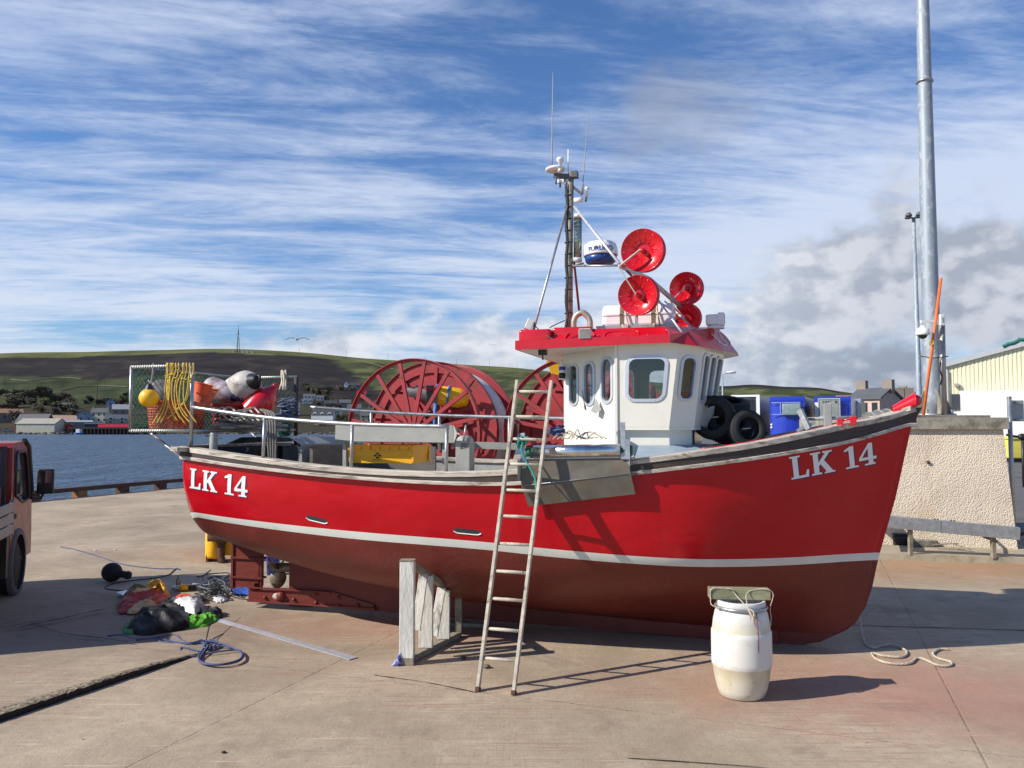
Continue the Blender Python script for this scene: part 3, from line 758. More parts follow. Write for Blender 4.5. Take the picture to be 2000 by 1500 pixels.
house(225, 846, 56, 10, 6, 'grey', 'red', 'long quayside shed with a red roof on the far pier', win=(4, 1), name='shed', cat='shed', depth=8)
house(150, 843, 56, 18, 3, 'grey', 'lightgrey', 'grey flat shed with a red door on the far pier', win=(0, 0), name='shed', cat='shed', depth=10)
house(186, 845, 34, 16, 2, 'navy', 'dark', 'dark blue flat shed beside the grey pier shed', win=(2, 1), name='shed', cat='shed', depth=9)
# red roller door of the grey shed
house(10, 824, 60, 16, 8, 'stone', 'rust', 'brown stone house half hidden behind trees at the left edge', win=(3, 1))
house(632, 820, 42, 10, 11, 'white', 'dark', 'white house with three white dormers above the far shore', dormers=3, win=(0, 0), chim=(-1, 1), yaw=-12)
house(636, 829, 40, 4, 3, 'white', 'slate', 'low white outbuilding below the dormered house', win=(3, 1), name='shed', cat='shed')
house(676, 756, 8, 7, 4, 'white', 'slate', 'white gable high on the hillside left of the blue house', gable=True, win=(0, 0), depth=10)
house(692, 759, 20, 6, 5, 'blue', 'dark', 'blue walled farmhouse high on the hillside', win=(4, 1))
house(604, 779, 22, 4, 5, 'white', 'slate', 'white bungalow with a slate roof above the shore trees', win=(3, 1))
house(625, 782, 14, 5, 4, 'white', 'slate', 'small white house right of the white bungalow', win=(2, 1))
house(600, 788, 20, 4, 4, 'white', 'slate', 'white cottage with two dormers under the bungalow', dormers=2, win=(0, 0))
house(646, 795, 24, 6, 6, 'stone', 'dark', 'dark roofed stone house above the dormered white house', win=(3, 1), chim=(1,))
house(674, 793, 22, 6, 6, 'grey', 'slate', 'grey house left of the big reel', win=(2, 1))
house(692, 808, 26, 10, 8, 'grey', 'slate', 'grey slate roofed house behind the reel rim', win=(3, 1))
house(660, 812, 16, 10, 9, 'bluegrey', 'slate', 'pale gable end beside the dormered white house', gable=True, win=(1, 1))
house(706, 772, 18, 4, 4, 'white', 'red', 'white cottage with a red roof above the reel spokes', win=(2, 1))
house(570, 812, 30, 14, 9, 'white', 'slate', 'white house behind the blue rope bundle of the cage', win=(3, 1), chim=(1,))
house(560, 790, 22, 6, 6, 'tan', 'slate', 'tan house behind the right end of the cage', win=(2, 1))
house(735, 800, 30, 9, 8, 'stone', 'dark', 'stone house seen between the reel spokes', win=(3, 1))
house(715, 824, 22, 12, 7, 'tan', 'slate', 'tan house on the shore behind the reel', win=(2, 2))
# pink stone house and old town roofs on the right
house(1711, 830, 58, 52, 19, 'pink', 'slate', 'pink walled house with two chimneys beyond the trailers', Y=120, yaw=-26, depth=6.5, win=(3, 2), chim=(-1, 1), base=0)
house(1757, 830, 40, 42, 16, 'stone', 'dark', 'brown stone house between the pink house and the pole', Y=135, yaw=15, win=(2, 2), chim=(-1, 0, 1), base=0)
house(1782, 830, 36, 48, 15, 'stone', 'slate', 'stone house with chimneys behind the thin lamp pole', Y=150, yaw=-10, win=(3, 2), chim=(-1, 1), base=0)
house(1655, 830, 34, 45, 12, 'tan', 'rust', 'tan house with a rusty roof beyond the blue trailer', Y=170, win=(2, 1), chim=(), base=0)
house(1500, 790, 18, 8, 6, 'grey', 'dark', 'dark roofed house above the white trailer', Y=260, gable=True, win=(1, 1), base=0)
house(1548, 784, 12, 6, 6, 'white', 'pale', 'tiny white gable above the first blue trailer', Y=300, gable=True, win=(0, 0), base=0)
house(1607, 786, 14, 6, 7, 'white', 'lightgrey', 'pale gable above the left side of the second blue trailer', Y=300, gable=True, win=(0, 0), base=0)
house(1622, 786, 20, 8, 9, 'white', 'lightgrey', 'larger pale gable above the second blue trailer', Y=290, gable=True, win=(0, 0), base=0)
house(1490, 800, 30, 10, 8, 'darkred', 'rust', 'rust roofed shed above the white trailer side', Y=240, win=(0, 0), base=0, name='shed', cat='shed')

# far pier on piles
def pier():
    a, b = D(132, 850, 486), D(252, 850, 486)
    root = thing('pier', (a.x, 486, WATER_Z), 'dark timber pier on piles across the water', 'pier')
    mb = MB(); mb.box((a.x, 486, .2), (b.x+6, 504, 1.3)); mb.build('deck', mat('pier_wood', (.035, .028, .022), .9), root)
    mb = MB(); mb.box((a.x+2, 487.5, WATER_Z-1), (b.x+6, 488, 0.2)); mb.build('fender_wall', mat('pier_wood', (.05, .03, .02), .9), root)
    x = a.x+.5
    while x < b.x+6:
        m = MB(); m.box((x-.25, 485.8, WATER_Z-1), (x+.25, 486.3, .5)); m.build('pile', mat('pier_wood', (.05, .03, .02), .9), root); x += 2.2
    b0 = D(153, 853, 480); rt = thing('small_boat', (b0.x, 480, WATER_Z), 'small white and blue boat moored at the end of the far pier', 'boat')
    m = MB(); m.loft([[(b0.x+sx*w_, 480+y_, WATER_Z+z_) for (sx, z_) in ((-1, .0), (-1.15, 1.1), (1.15, 1.1), (1, 0))] for (w_, y_) in ((.6, -4), (1.3, -2.5), (1.5, 1), (1.3, 3))], smooth=False); m.build('hull', mat('boat_blue', (.10, .22, .50), .5), rt)
    m = MB(); m.box((b0.x-1.1, 479, WATER_Z+1.1), (b0.x+1.1, 482, WATER_Z+3.2)); m.build('cabin', M_FRAMEW, rt)
    red = D(135, 835, on_terr(150, 843).y-8); m = MB(); m.box((red.x-2.4, red.y-.3, red.z-2), (red.x+2.4, red.y, red.z+2)); tag(m.build('roller_door', mat('door_red', (.5, .03, .03), .6), at=red), 'bright red roller door on the grey pier shed', 'door')
pier()
# parked vehicles by the far shore
def far_van(px, py, col, lab, L=5.0, h=2.1):
    p = on_terr(px, py); root = thing('parked_van' if h > 1.8 else 'parked_car', p, lab, 'van' if h > 1.8 else 'car', rz=math.atan2(-p.x, p.y)); F = WM[root.name]
    m = MB(F); prof = [(-L/2, .35), (L/2, .35), (L/2, h*.5), (L/2-.9, h*.55), (L/2-1.5, h), (-L/2+.3, h), (-L/2, h*.6)]
    M = Matrix(((1, 0, 0, 0), (0, 0, 1, 0), (0, 1, 0, 0), (0, 0, 0, 1))); m.prism(prof, -.9, .9, M); m.build('body', mat('car_'+str(col), col, .4, var=.05), root)
    m = MB(F); m.box((-L/2+.5, -.93, h*.6), (L/2-1.5, -.905, h*.88)); m.build('side_window', M_PANE, root)
    for x in (-L/2+.9, L/2-.9):
        m = MB(F); m.lathe([(0, -.12), (.34, -.12), (.34, .12), (0, .12)], axis_matrix((x, -.85, .34), (0, 1, 0)), 12); m.build('wheel', M_RUBBER, root)
far_van(46, 843, (.7, .7, .68), 'white van parked in front of the low cream shed across the water')
far_van(16, 843, (.35, .42, .5), 'pale blue van parked at the left edge across the water')
far_van(201, 845, (.68, .68, .66), 'white car parked in front of the red roofed pier shed', 4.4, 1.5)
far_van(62, 844, (.05, .06, .06), 'dark car parked right of the white van across the water', 4.4, 1.5)
far_van(125, 845, (.06, .02, .02), 'dark red van parked below the grey pier shed', 5, 2)

# poles: telecom mast on the ridge, telegraph poles, ridge poles
def lattice():
    p = on_terr(463, 688); h = (688-634)/FPX*p.y
    root = thing('telecom_mast', p, 'grey lattice telecom mast on the hilltop', 'mast')
    m = MB(); mt = mat('mast_grey', (.16, .17, .19), .6)
    for i in range(3):
        a = i*2.094; b0 = p+Vector((math.cos(a)*3.2, math.sin(a)*3.2, -2)); b1 = p+Vector((math.cos(a)*.8, math.sin(a)*.8, h*.8)); m.tube([b0, b1], .38, 5)
    for j in range(9):
        f0, f1 = j/9, (j+1)/9
        for i in range(3):
            a = i*2.094; b = (i+1)*2.094; r0 = 3.2+(0.8-3.2)*f0; r1 = 3.2+(.8-3.2)*f1
            m.tube([p+Vector((math.cos(a)*r0, math.sin(a)*r0, h*.8*f0)), p+Vector((math.cos(b)*r1, math.sin(b)*r1, h*.8*f1))], .2, 4)
    m.build('lattice_tower', mt, root)
    m = MB(); m.tube([p+Vector((0, 0, h*.8)), p+Vector((0, 0, h))], .35, 6); m.build('whip_antenna', mt, root)
    for z_, s_ in ((.78, 1), (.66, -1), (.6, 1)):
        m = MB(); m.lathe([(0, 0), (1.2, .5)], axis_matrix(p+Vector((s_*1.8, -1.2, h*z_)), (0, -1, 0)), 10); m.build('dish_antenna', M_FRAMEW, root)
    for dx in (-8, 9, 16, 25):
        m = MB(); q = p+Vector((dx, 0, 0)); m.box((q.x-2.4, q.y-2, q.z-2), (q.x+2.4, q.y+2, q.z+2.3)); m.box((q.x-2.7, q.y-2.3, q.z+2.3), (q.x+2.7, q.y+2.3, q.z+2.7))
        tag(m.build('hut', mat('hut_grey', (.35, .35, .33), .8)), {-8: 'dark hut just left of the hilltop mast', 9: 'hut just right of the hilltop mast', 16: 'middle hut right of the hilltop mast', 25: 'pale hut farthest right of the hilltop mast'}[dx], 'hut')
lattice()
def pole(px, pyb, pyt, r, lab, arms=True):
    p = on_terr(px, pyb); h = (pyb-pyt)/FPX*p.y
    root = thing('telegraph_pole', p, lab, 'pole', 'poles on the far hillside')
    m = MB(); m.tube([p-Vector((0, 0, 1)), p+Vector((0, 0, h))], r, 6); m.build('post', mat('pole_wood', (.06, .05, .045), .9), root)
    if arms: m = MB(); m.box((p.x-1.2, p.y-.1, p.z+h*.9), (p.x+1.2, p.y+.1, p.z+h*.9+.3)); m.build('crossarm', mat('pole_wood', (.06, .05, .045), .9), root)
pole(189, 788, 727, .26, 'tall dark telegraph pole on the green slope above the sheds'); pole(8, 750, 728, .25, 'short pole on the heath at the left edge'); pole(204, 760, 747, .2, 'small pole right of the tall telegraph pole')
for (px, a, w_) in ((583, 679, 'below the large gull'), (675, 683, 'just left of the big reel top'), (757, 689, 'above the left reel, leftmost of its two'), (830, 695, 'above the top of the left reel'), (891, 700, 'above the solid flange of the left reel'), (956, 704, 'below the small gull'), (1010, 708, 'nearest the wheelhouse roof')): pole(px, interp(SKYL, px)+3, a, .22, 'thin pole on the hill skyline '+w_, False)
# seagulls
def gull(px, py, Y, span, lab, bank):
    p = D(px, py, Y); m = MB(axis_matrix(p, (0, 0, 1), (1, 0, 0)) @ Matrix.Rotation(R(bank), 4, 'Y'))
    mg = mat('gull_grey', (.22, .23, .25), .8)
    root = thing('seagull', p, lab, 'seagull'); 
    m.sphere((0, 0, 0), span*.07, 10, 8, (.8, 2.4, .8)); m.build('body', mat('gull_white', (.5, .5, .5), .8), root)
    for sx in (-1, 1):
        m = MB(axis_matrix(p, (0, 0, 1), (1, 0, 0)) @ Matrix.Rotation(R(bank), 4, 'Y'))
        sec = [(0, .09, 0), (.14, .1, .07), (.3, .075, .075), (.5, .02, .0)]
        m.loft([[(sx*x*span, (y+oy)*span, (z+.015*oz)*span) for (oy, oz) in ((-.02-y*.6, 0), (0, 1), (y*.4, 0), (0, -1))] for (x, y, z) in sec]); m.build('wing', mg, root)
gull(580, 663, 30, .9, 'large gull gliding above the hill left of the reels', 0)
gull(962, 674, 45, .5, 'small gull flying left of the wheelhouse roof', 12)

# ================================================================== THE FISHING BOAT
boat = thing('fishing_boat', P0, 'red wooden fishing boat with a cream wheelhouse standing on its keel on the quay', 'boat', rz=BANG)
WS = [(-6.6, 1.17), (-6, 1.30), (-5, 1.43), (-4, 1.49), (-3, 1.48), (-2, 1.41), (-1.5, 1.345), (-1, 1.23), (-.5, 1.03), (0, .765), (.4, .50), (.8, .23), (1.06, .055)]
ZRAIL = [(-6.61, 2.015), (-5.52, 1.913), (-4.86, 1.85), (-4.26, 1.816), (-3.7, 1.80), (-3.16, 1.803), (-2.65, 1.829), (-1.52, 1.938), (-1, 2.006), (-.54, 2.072), (-.08, 2.158), (.4, 2.26), (.89, 2.362), (1.15, 2.445)]
ZBAT = [(-6.61, 1.877), (-5.51, 1.782), (-4.26, 1.703), (-3.16, 1.669), (-2.65, 1.678), (-1, 1.849), (-.08, 1.978), (.5, 2.085), (1.06, 2.24)]
ZBOOT = [(-6.5, 1.27), (-4.6, 1.18), (-2.95, 1.115), (-2.3, 1.07), (-1, 1.0), (-.1, .975), (.745, .97)]
rows = [  # name, s0, s1, w-table, z-table, transom-centre (s, z)
 ('top', -6.60, 1.16, [(a, b-.03 if b > .1 else .03) for a, b in WS]+[(1.16, .02)], [(a, b-.03) for a, b in ZRAIL], (-6.95, 1.97)),
 ('bat', -6.60, 1.06, [(a, b-.03 if b > .1 else .03) for a, b in WS], ZBAT, (-6.96, 1.86)),
 ('mid', -6.57, .90, [(-6.57, 1.14), (-6, 1.27), (-5, 1.39), (-4, 1.45), (-3, 1.435), (-2, 1.37), (-1.5, 1.305), (-1, 1.19), (-.5, .97), (0, .675), (.4, .37), (.7, .14), (.9, .03)], [(-6.57, 1.58), (-3, 1.40), (-1, 1.42), (.9, 1.52)], (-6.97, 1.52)),
 ('boot_t', -6.5, .745, [(-6.5, 1.07), (-6, 1.20), (-5, 1.34), (-4, 1.40), (-3, 1.38), (-2, 1.32), (-1.5, 1.255), (-1, 1.13), (-.5, .88), (0, .55), (.4, .25), (.745, .03)], ZBOOT, (-6.93, 1.18)),
 ('boot_b', -6.49, .725, [(-6.49, 1.03), (-6, 1.17), (-5, 1.32), (-4, 1.385), (-3, 1.36), (-2, 1.295), (-1.5, 1.225), (-1, 1.095), (-.5, .845), (0, .52), (.4, .235), (.725, .03)], [(a, b-(.06 if a < -6 else .078)) for a, b in ZBOOT[:-1]]+[(.725, .895)], (-6.92, 1.10)),
 ('bil2', -6.52, .665, [(-6.52, .82), (-6, 1.0), (-5, 1.17), (-4, 1.24), (-3, 1.20), (-2, 1.09), (-1.5, .98), (-1, .83), (-.5, .60), (0, .35), (.4, .15), (.665, .03)], [(-6.52, 1.03), (-6, .96), (-5, .86), (-4, .78), (-3, .73), (-2, .69), (-1, .66), (.665, .62)], (-6.88, .98)),
 ('bil1', -6.6, .60, [(-6.6, .5), (-6, .66), (-5, .86), (-4, .93), (-3, .87), (-2, .68), (-1, .40), (0, .17), (.4, .07), (.60, .03)], [(-6.6, .90), (-6, .80), (-5, .64), (-4, .53), (-3, .46), (-2, .42), (-1, .40), (.6, .39)], (-6.84, .88)),
 ('gar', -6.7, .49, [(-6.7, .2), (-6, .28), (-5, .36), (-4, .40), (-3, .36), (-2, .27), (-1, .16), (0, .08), (.49, .03)], [(-6.7, .83), (-6, .73), (-5, .52), (-4, .37), (-3, .28), (-2, .23), (-1, .21), (.49, .22)], (-6.8, .83)),
 ('rab', -6.75, .36, [(-6.75, .055), (-1, .06), (.1, .045), (.36, .03)], [(-6.75, .80), (-6, .68), (-5, .46), (-4, .31), (-3, .22), (-2, .17), (-1, .14), (.36, .13)], (-6.76, .80)),
]
NU = 90
def hull_grid():
    us = [(1-math.cos(math.pi*k/NU))/2*.45+k/NU*.55 for k in range(NU+1)]
    g = []
    for nm, s0, s1, wt, zt, tc in rows:
        r_ = []
        for u in us:
            s = s0+(s1-s0)*u; r_.append(Vector((s, interp(wt, s), interp(zt, s))))
        # transom arc (centre -> corner) put in front of the row
        s0, w0, z0 = r_[0]; arc = []
        for k in range(10):
            q = k/10; ww = w0*q; f = q**3.2
            arc.append(Vector((tc[0]+(s0-tc[0])*f, ww, tc[1]+(z0-tc[1])*q*q)))
        g.append(arc+r_)
    # vertical refinement with Catmull-Rom inside each colour band
    bands = [(0, 1, 1), (1, 3, 5), (3, 4, 1), (4, 8, 5)]
    out = []; mats_ = []; n = len(g[0])
    for a, b, m in bands:
        for i in range(a, b):
            for j in range(m):
                t = j/m; row = []
                for k in range(n):
                    p = lambda q: g[max(a, min(b, q))][k] if (a, b) != (4, 8) else g[max(3, min(b, q))][k]
                    A_, B_, C_, D_ = p(i-1), p(i), p(i+1), p(i+2)
                    row.append(.5*((2*B_)+(C_-A_)*t+(2*A_-5*B_+4*C_-D_)*t*t+(3*B_-A_-3*C_+D_)*t*t*t) if m > 1 else B_.lerp(C_, t))
                out.append(row); mats_.append(0 if b <= 3 else (1 if b == 4 else 2))
    out.append(g[-1])
    return out, mats_
HG, HM = hull_grid()
def build_hull():
    mb = MB(FB)
    for side in (1, -1):
        n = len(HG[0]); vs = [(p.x, p.y*side, p.z) for r_ in HG for p in r_]
        for i in range(len(HG)-1):
            mb.add([vs[i*n+k] for k in range(n)]+[vs[(i+1)*n+k] for k in range(n)], [(k, k+1, n+k+1, n+k) for k in range(n-1)], smooth=True, mi=HM[i])
    # close the stem between the two sides
    for i in range(len(HG)-1):
        a, b = HG[i][-1], HG[i+1][-1]
        mb.add([(a.x, a.y, a.z), (a.x+.025, 0, a.z), (a.x, -a.y, a.z), (b.x, b.y, b.z), (b.x+.025, 0, b.z), (b.x, -b.y, b.z)], [(0, 1, 4, 3), (1, 2, 5, 4)], mi=HM[i])
    o = mb.build('hull', [M_RED, M_BOOT, M_ANTI], boat)
    # inner bulwark skin so that the planking has thickness
    mi_ = MB(FB)
    for side in (1, -1):
        top = HG[0]; n = len(top)
        v1 = [(p.x, side*max(0, p.y-.07), p.z) for p in top]; v2 = [(p.x, side*max(0, min(p.y-.10, (hull_w(p.x, p.z-(.62 if p.x < -1.6 else .12)) or (p.y-.05 if p.x < -6.4 else 0))-.06)), p.z-(.62 if p.x < -1.6 else .12)) for p in top]
        mi_.add(v1+v2, [(k, k+1, n+k+1, n+k) for k in range(n-1)], smooth=True)
    mi_.build('bulwark_lining', M_GREYP, boat)
    return o
# ray casting target, boat space
def hull_bvh():
    vs = []; fs = []; n = len(HG[0])
    for r_ in HG: vs += [tuple(p) for p in r_]
    for i in range(len(HG)-1):
        for k in range(10, n-1): fs += [(i*n+k, i*n+k+1, (i+1)*n+k+1), (i*n+k, (i+1)*n+k+1, (i+1)*n+k)]
    return BVHTree.FromPolygons(vs, fs)
BVH = hull_bvh()
def hull_w(s, z):
    h = BVH.ray_cast(Vector((s, 5, z)), Vector((0, -1, 0)))
    return h[0].y if h[0] else None
hull = build_hull()
def hull_hit(px, py):
    FBi = FB.inverted(); o = FBi @ Vector((0, 0, EYE)); d = (FBi.to_3x3() @ ray(px, py)).normalized()
    return BVH.ray_cast(o, d)[0]

# keel, skeg, stem, shoe
def plate(name, pts, th, m, parent, bev=0):
    mb = MB(FB); M = Matrix(((1, 0, 0, 0), (0, 0, 1, 0), (0, 1, 0, 0), (0, 0, 0, 1)))
    mb.prism(pts, -th/2, th/2, M); return mb.build(name, m, parent)
plate('keel', [(-5.89, .72), (-5.89, .24), (-5.60, .24), (-5.36, .07), (-4.3, .05), (-2, .02), (-.6, .0), (-.2, .0), (-.2, .12), (-1, .16), (-3, .235), (-4, .325), (-5, .475)], .12, M_ANTI, boat)
plate('forefoot', [(-.21, .0), (0, .0), (.2, .04), (.4, .147), (.545, .311), (.646, .547), (.62, .62), (.5, .3), (.3, .16), (-.21, .16)], .052, M_ANTI, boat)
shoe = plate('keel_shoe', [(-6.44, .30), (-6.36, .30), (-6.36, .22), (-5.60, .255), (-5.3, .26), (-4.75, .14), (-4.72, .06), (-6.44, .10)], .17, M_ANTI, boat)
mb = MB(FB)
for x, z in ((-5.5, .22), (-5.5, .12), (-5.2, .2), (-5.2, .1), (-4.95, .12), (-6.2, .14), (-5.8, .14)): mb.lathe([(0, .03), (.018, .03), (.024, .0)], axis_matrix((x, .085, z), (0, 1, 0)), 8)
mb.lathe([(.0, .05), (.05, .045), (.06, .0)], axis_matrix((-5.98, .085, .17), (0, 1, 0)), 10)
mb.box((-6.44, .085, .245), (-5.3, .12, .262)); mb.box((-6.44, .085, .08), (-4.72, .11, .10))
mb.build('bolt', M_ANTI, shoe)
mb = MB(FB); mb.sphere((-6.02, .10, .165), .055, 12, 8, (1.3, .6, .8)); mb.build('anode', mat('zinc_anode', (.42, .36, .32), .6, var=.2, vs=20), shoe)
# stem timber
mb = MB(FB); st = [(p[-1].x, p[-1].z) for p in HG]
st = [(1.165, 2.43), (1.06, 2.23), (.90, 1.52), (.745, .97), (.725, .895), (.665, .62), (.60, .42), (.49, .24)]
for half in (0,):
    rings = [[(s-.02, .035, z), (s+.045, .022, z), (s+.045, -.022, z), (s-.02, -.035, z)] for s, z in st]
    mb.loft(rings[:2], mi=3, smooth=False); mb.loft(rings[1:4], mi=0, smooth=False); mb.loft(rings[3:5], mi=1, smooth=False); mb.loft(rings[4:], mi=2, smooth=False)
mb.build('stem', [M_RED, M_BOOT, M_ANTI, M_DARKW], boat)
# rudder, propeller
rud = plate('rudder', [(-6.70, .92), (-6.70, .22), (-6.50, .24), (-6.30, .26), (-6.30, .95), (-6.38, .99), (-6.6, .98)], .06, M_ANTI, boat)
mb = MB(FB)
for z in (.80, .60, .36): mb.box((-6.72, .03, z-.012), (-6.28, .06, z+.012)); mb.box((-6.72, -.06, z-.012), (-6.28, -.03, z+.012))
mb.box((-6.72, -.05, .21), (-6.69, .05, .93)); mb.tube([(-6.33, 0, .22), (-6.33, 0, 1.05)], .035, 10)
mb.build('rudder_frame', M_ANTI, rud)
mb = MB(FB); pc = Vector((-6.08, 0, .50)); mb.lathe([(0, -.16), (.035, -.13), (.055, -.02), (.06, .08), (.05, .2)], axis_matrix(pc, (1, 0, 0)), 16)
prop = mb.build('propeller', M_BRONZE, boat)
for k in range(3):
    an = R(-90+120*k); mb = MB(FB); rr = []
    for j in range(8):
        t = j/7; rad_ = .045+.225*t; wd = .105*math.sin(math.pi*min(1, t*.86+.14))**.55*(1 if t < .97 else .5)
        tw = R(56-28*t); c = pc+Vector((0, math.cos(an)*rad_, math.sin(an)*rad_)); tan = Vector((0, -math.sin(an), math.cos(an))); ax = Vector((1, 0, 0))
        e = tan*math.cos(tw)-ax*math.sin(tw); nn = e.cross(Vector((0, math.cos(an), math.sin(an))))
        rr.append([c-e*wd, c+nn*.008, c+e*wd, c-nn*.008])
    mb.loft(rr); mb.build('propeller_blade', M_BRONZE, prop)
mb = MB(FB); mb.tube([(-6.1, 0, .52), (-5.8, 0, .54)], .03, 10); mb.build('propeller_shaft', M_BRONZE, boat)
# scuppers
for (x0, y0, x1, y1) in ((598, 1007, 640, 1018), (886, 1033, 940, 1039)):
    a = hull_hit(x0, y0+2); b = hull_hit(x1, y1+1); mb = MB(FB); mb2 = MB(FB); N_ = 8
    top = []; bot = []; t2 = []; b2 = []
    for k in range(N_+1):
        t = k/N_; s = a.x+(b.x-a.x)*t; z = a.z+(b.z-a.z)*t; e = .022*(1-abs(2*t-1)**10*.75)
        top.append((s, hull_w(s, z+e)+.003, z+e)); bot.append((s, hull_w(s, z-e)+.003, z-e))
        t2.append((s, hull_w(s, z-e)+.004, z-e)); b2.append((s, hull_w(s, z-e-.009)+.009, z-e-.009))
    mb.add(top+bot, [(k, k+1, N_+2+k, N_+1+k) for k in range(N_)]); mb.build('scupper', M_DARK, boat, recalc=False)
    mb2.add(t2+b2, [(k, k+1, N_+2+k, N_+1+k) for k in range(N_)]); mb2.build('scupper_lip', M_BOOT, boat, recalc=False)

# capping rail, dark strake and batten swept round the whole sheer
def sheer_path():
    pts = []
    ss = [1.15-(1.15+6.6)*(k/110) for k in range(111)]
    for s in ss: pts.append((s, interp(WS+[(1.15, .005)], s), 0.))
    for k in range(1, 24):
        q = 1-k/12; f = abs(q)**3.2; pts.append((-6.95+.35*f, 1.17*q, 1.))
    for s in reversed(ss): pts.append((s, -interp(WS+[(1.15, .005)], s), 0.))
    return pts
SP_ = sheer_path()
def sweep(name, m, f, parent=boat):
    """f(s, transom weight) -> list of (outward offset, z)"""
    mb = MB(FB); rings = []
    for i, (s, w, tr) in enumerate(SP_):
        a = SP_[max(0, i-1)]; b = SP_[min(len(SP_)-1, i+1)]
        t = Vector((b[0]-a[0], b[1]-a[1], 0)).normalized(); out = Vector((-t.y, t.x, 0))
        if out.dot(Vector((s+3, w, 0))) < 0 and abs(s) < 6.5: out = -out
        if tr: out = Vector((s+3, w, 0)).normalized()*.6+Vector((-.4, 0, 0)); out.normalize()
        sec = f(s if not tr else -6.61)
        rings.append([(s+out.x*o, w+out.y*o, z) for (o, z) in sec])
    mb.loft(rings, smooth=False); return mb.build(name, m, parent)
def zr(s): return interp(ZRAIL, s)
def zb(s): return interp(ZBAT, s)
sweep('capping_rail', M_WOOD, lambda s: [(-.13, zr(s)), (.020, zr(s)), (.024, zr(s)-.008), (.024, zr(s)-.050), (.018, zr(s)-.053), (-.13, zr(s)-.045)])
sweep('sheer_strake', M_DARKW, lambda s: [(-.03, zr(s)-.045), (.014, zr(s)-.045), (.014, zb(s)+.033), (-.03, zb(s)+.033)])
sweep('rubbing_batten', M_WOOD, lambda s: [(-.02, zb(s)+.036), (.024, zb(s)+.036), (.028, zb(s)+.03), (.028, zb(s)+.002), (-.02, zb(s)-.004)])

# decks
def deck(name, s0, s1, zf, m, inset=.08, n=30, crown=0.):
    mb = MB(FB); L = []
    for k in range(n+1):
        s = s0+(s1-s0)*k/n; w = max(.01, min(interp(WS, s)-inset, (hull_w(s, zf(s)) or interp(WS, s)-.1)-.04))
        L.append([(s, w*q, zf(s)+crown*(1-q*q)) for q in (-1, -.6, -.25, 0, .25, .6, 1)])
    vs = [p for r_ in L for p in r_]; mb.add(vs, [(i*7+j, i*7+j+1, (i+1)*7+j+1, (i+1)*7+j) for i in range(n) for j in range(6)], smooth=True)
    return mb.build(name, m, boat)
deck('working_deck', -6.85, -1.5, lambda s: 1.42, M_GREYP)
deck('foredeck', -1.5, 1.02, lambda s: zr(s)-.035, M_DECK, .05, crown=.03)
mb = MB(FB); mb.box((-1.53, -1.0, 1.42), (-1.50, 1.0, 1.90)); mb.build('foredeck_bulkhead', M_CREAM, boat)

# lettering
GL = {'L': ([(0, 0), (.68, 0), (.70, .33), (.62, .33), (.56, .12), (.30, .10), (.30, .91), (.40, .93), (.40, 1), (0, 1), (0, .93), (.10, .91), (.10, .09), (0, .07)], .72),
      'K': ([(0, 0), (.40, 0), (.40, .07), (.30, .09), (.30, .36), (.37, .45), (.58, .09), (.50, .07), (.50, 0), (.92, 0), (.92, .07), (.83, .09), (.52, .60), (.75, .91), (.86, .93), (.86, 1), (.48, 1), (.48, .93), (.57, .91), (.30, .53), (.30, .91), (.40, .93), (.40, 1), (0, 1), (0, .93), (.10, .91), (.10, .09), (0, .07)], .92),
      '1': ([(.02, 0), (.54, 0), (.54, .07), (.38, .09), (.38, 1), (.24, 1), (.0, .86), (.0, .78), (.18, .82), (.18, .09), (.02, .07)], .54),
      '4': ([(.22, 0), (.66, 0), (.66, .07), (.58, .09), (.58, .24), (.72, .24), (.72, .37), (.58, .37), (.58, 1), (.42, 1), (0, .36), (0, .24), (.38, .24), (.38, .09), (.22, .07)], .72)}
def lettering(p00, p10, p01, name):
    a, b, c = hull_hit(*p00), hull_hit(*p10), hull_hit(*p01)
    A2 = Vector((a.x, a.z)); U = Vector((b.x-a.x, b.z-a.z)); V = Vector((c.x-a.x, c.z-a.z))
    x = 0; lay = []
    for ch in 'LK 14':
        if ch == ' ': x += .34; continue
        lay.append((ch, x)); x += GL[ch][1]+(.07 if ch != '1' else .03)
    tot = x-.07
    for (off, dx, dy, m, nm) in ((.0025, .05, -.05, M_NAVY, 'letter_shadow'), (.005, 0, 0, M_LETTER, 'letter')):
        for ch, x0 in lay:
            pts = GL[ch][0]; loops = [[Vector((p[0], p[1], 0)) for p in pts]]
            if ch == '4': loops.append([Vector(q) for q in ((.38, .37, 0), (.13, .37, 0), (.38, .77, 0))])
            bm = bmesh.new(); flat = [bm.verts.new(p) for lp in loops for p in lp]
            for t in tessellate_polygon(loops):
                try: bm.faces.new([flat[i] for i in t])
                except ValueError: pass
            bmesh.ops.subdivide_edges(bm, edges=bm.edges[:], cuts=3, use_grid_fill=True)
            bmesh.ops.triangulate(bm, faces=bm.faces[:])
            mb = MB(FB); vs = []
            for v in bm.verts:
                q = A2+U*((v.co.x+x0+dx)/tot)+V*(v.co.y+dy)
                w = hull_w(q.x, q.y) or .3; vs.append((q.x, w+off, q.y))
            mb.add(vs, [[v.index for v in f.verts] for f in bm.faces], smooth=True); bm.free()
            mb.build(nm, m, hull)
lettering((1546, 937), (1713, 905), (1541, 893), 'bow')
lettering((371, 953), (484, 972), (372, 914), 'stern')

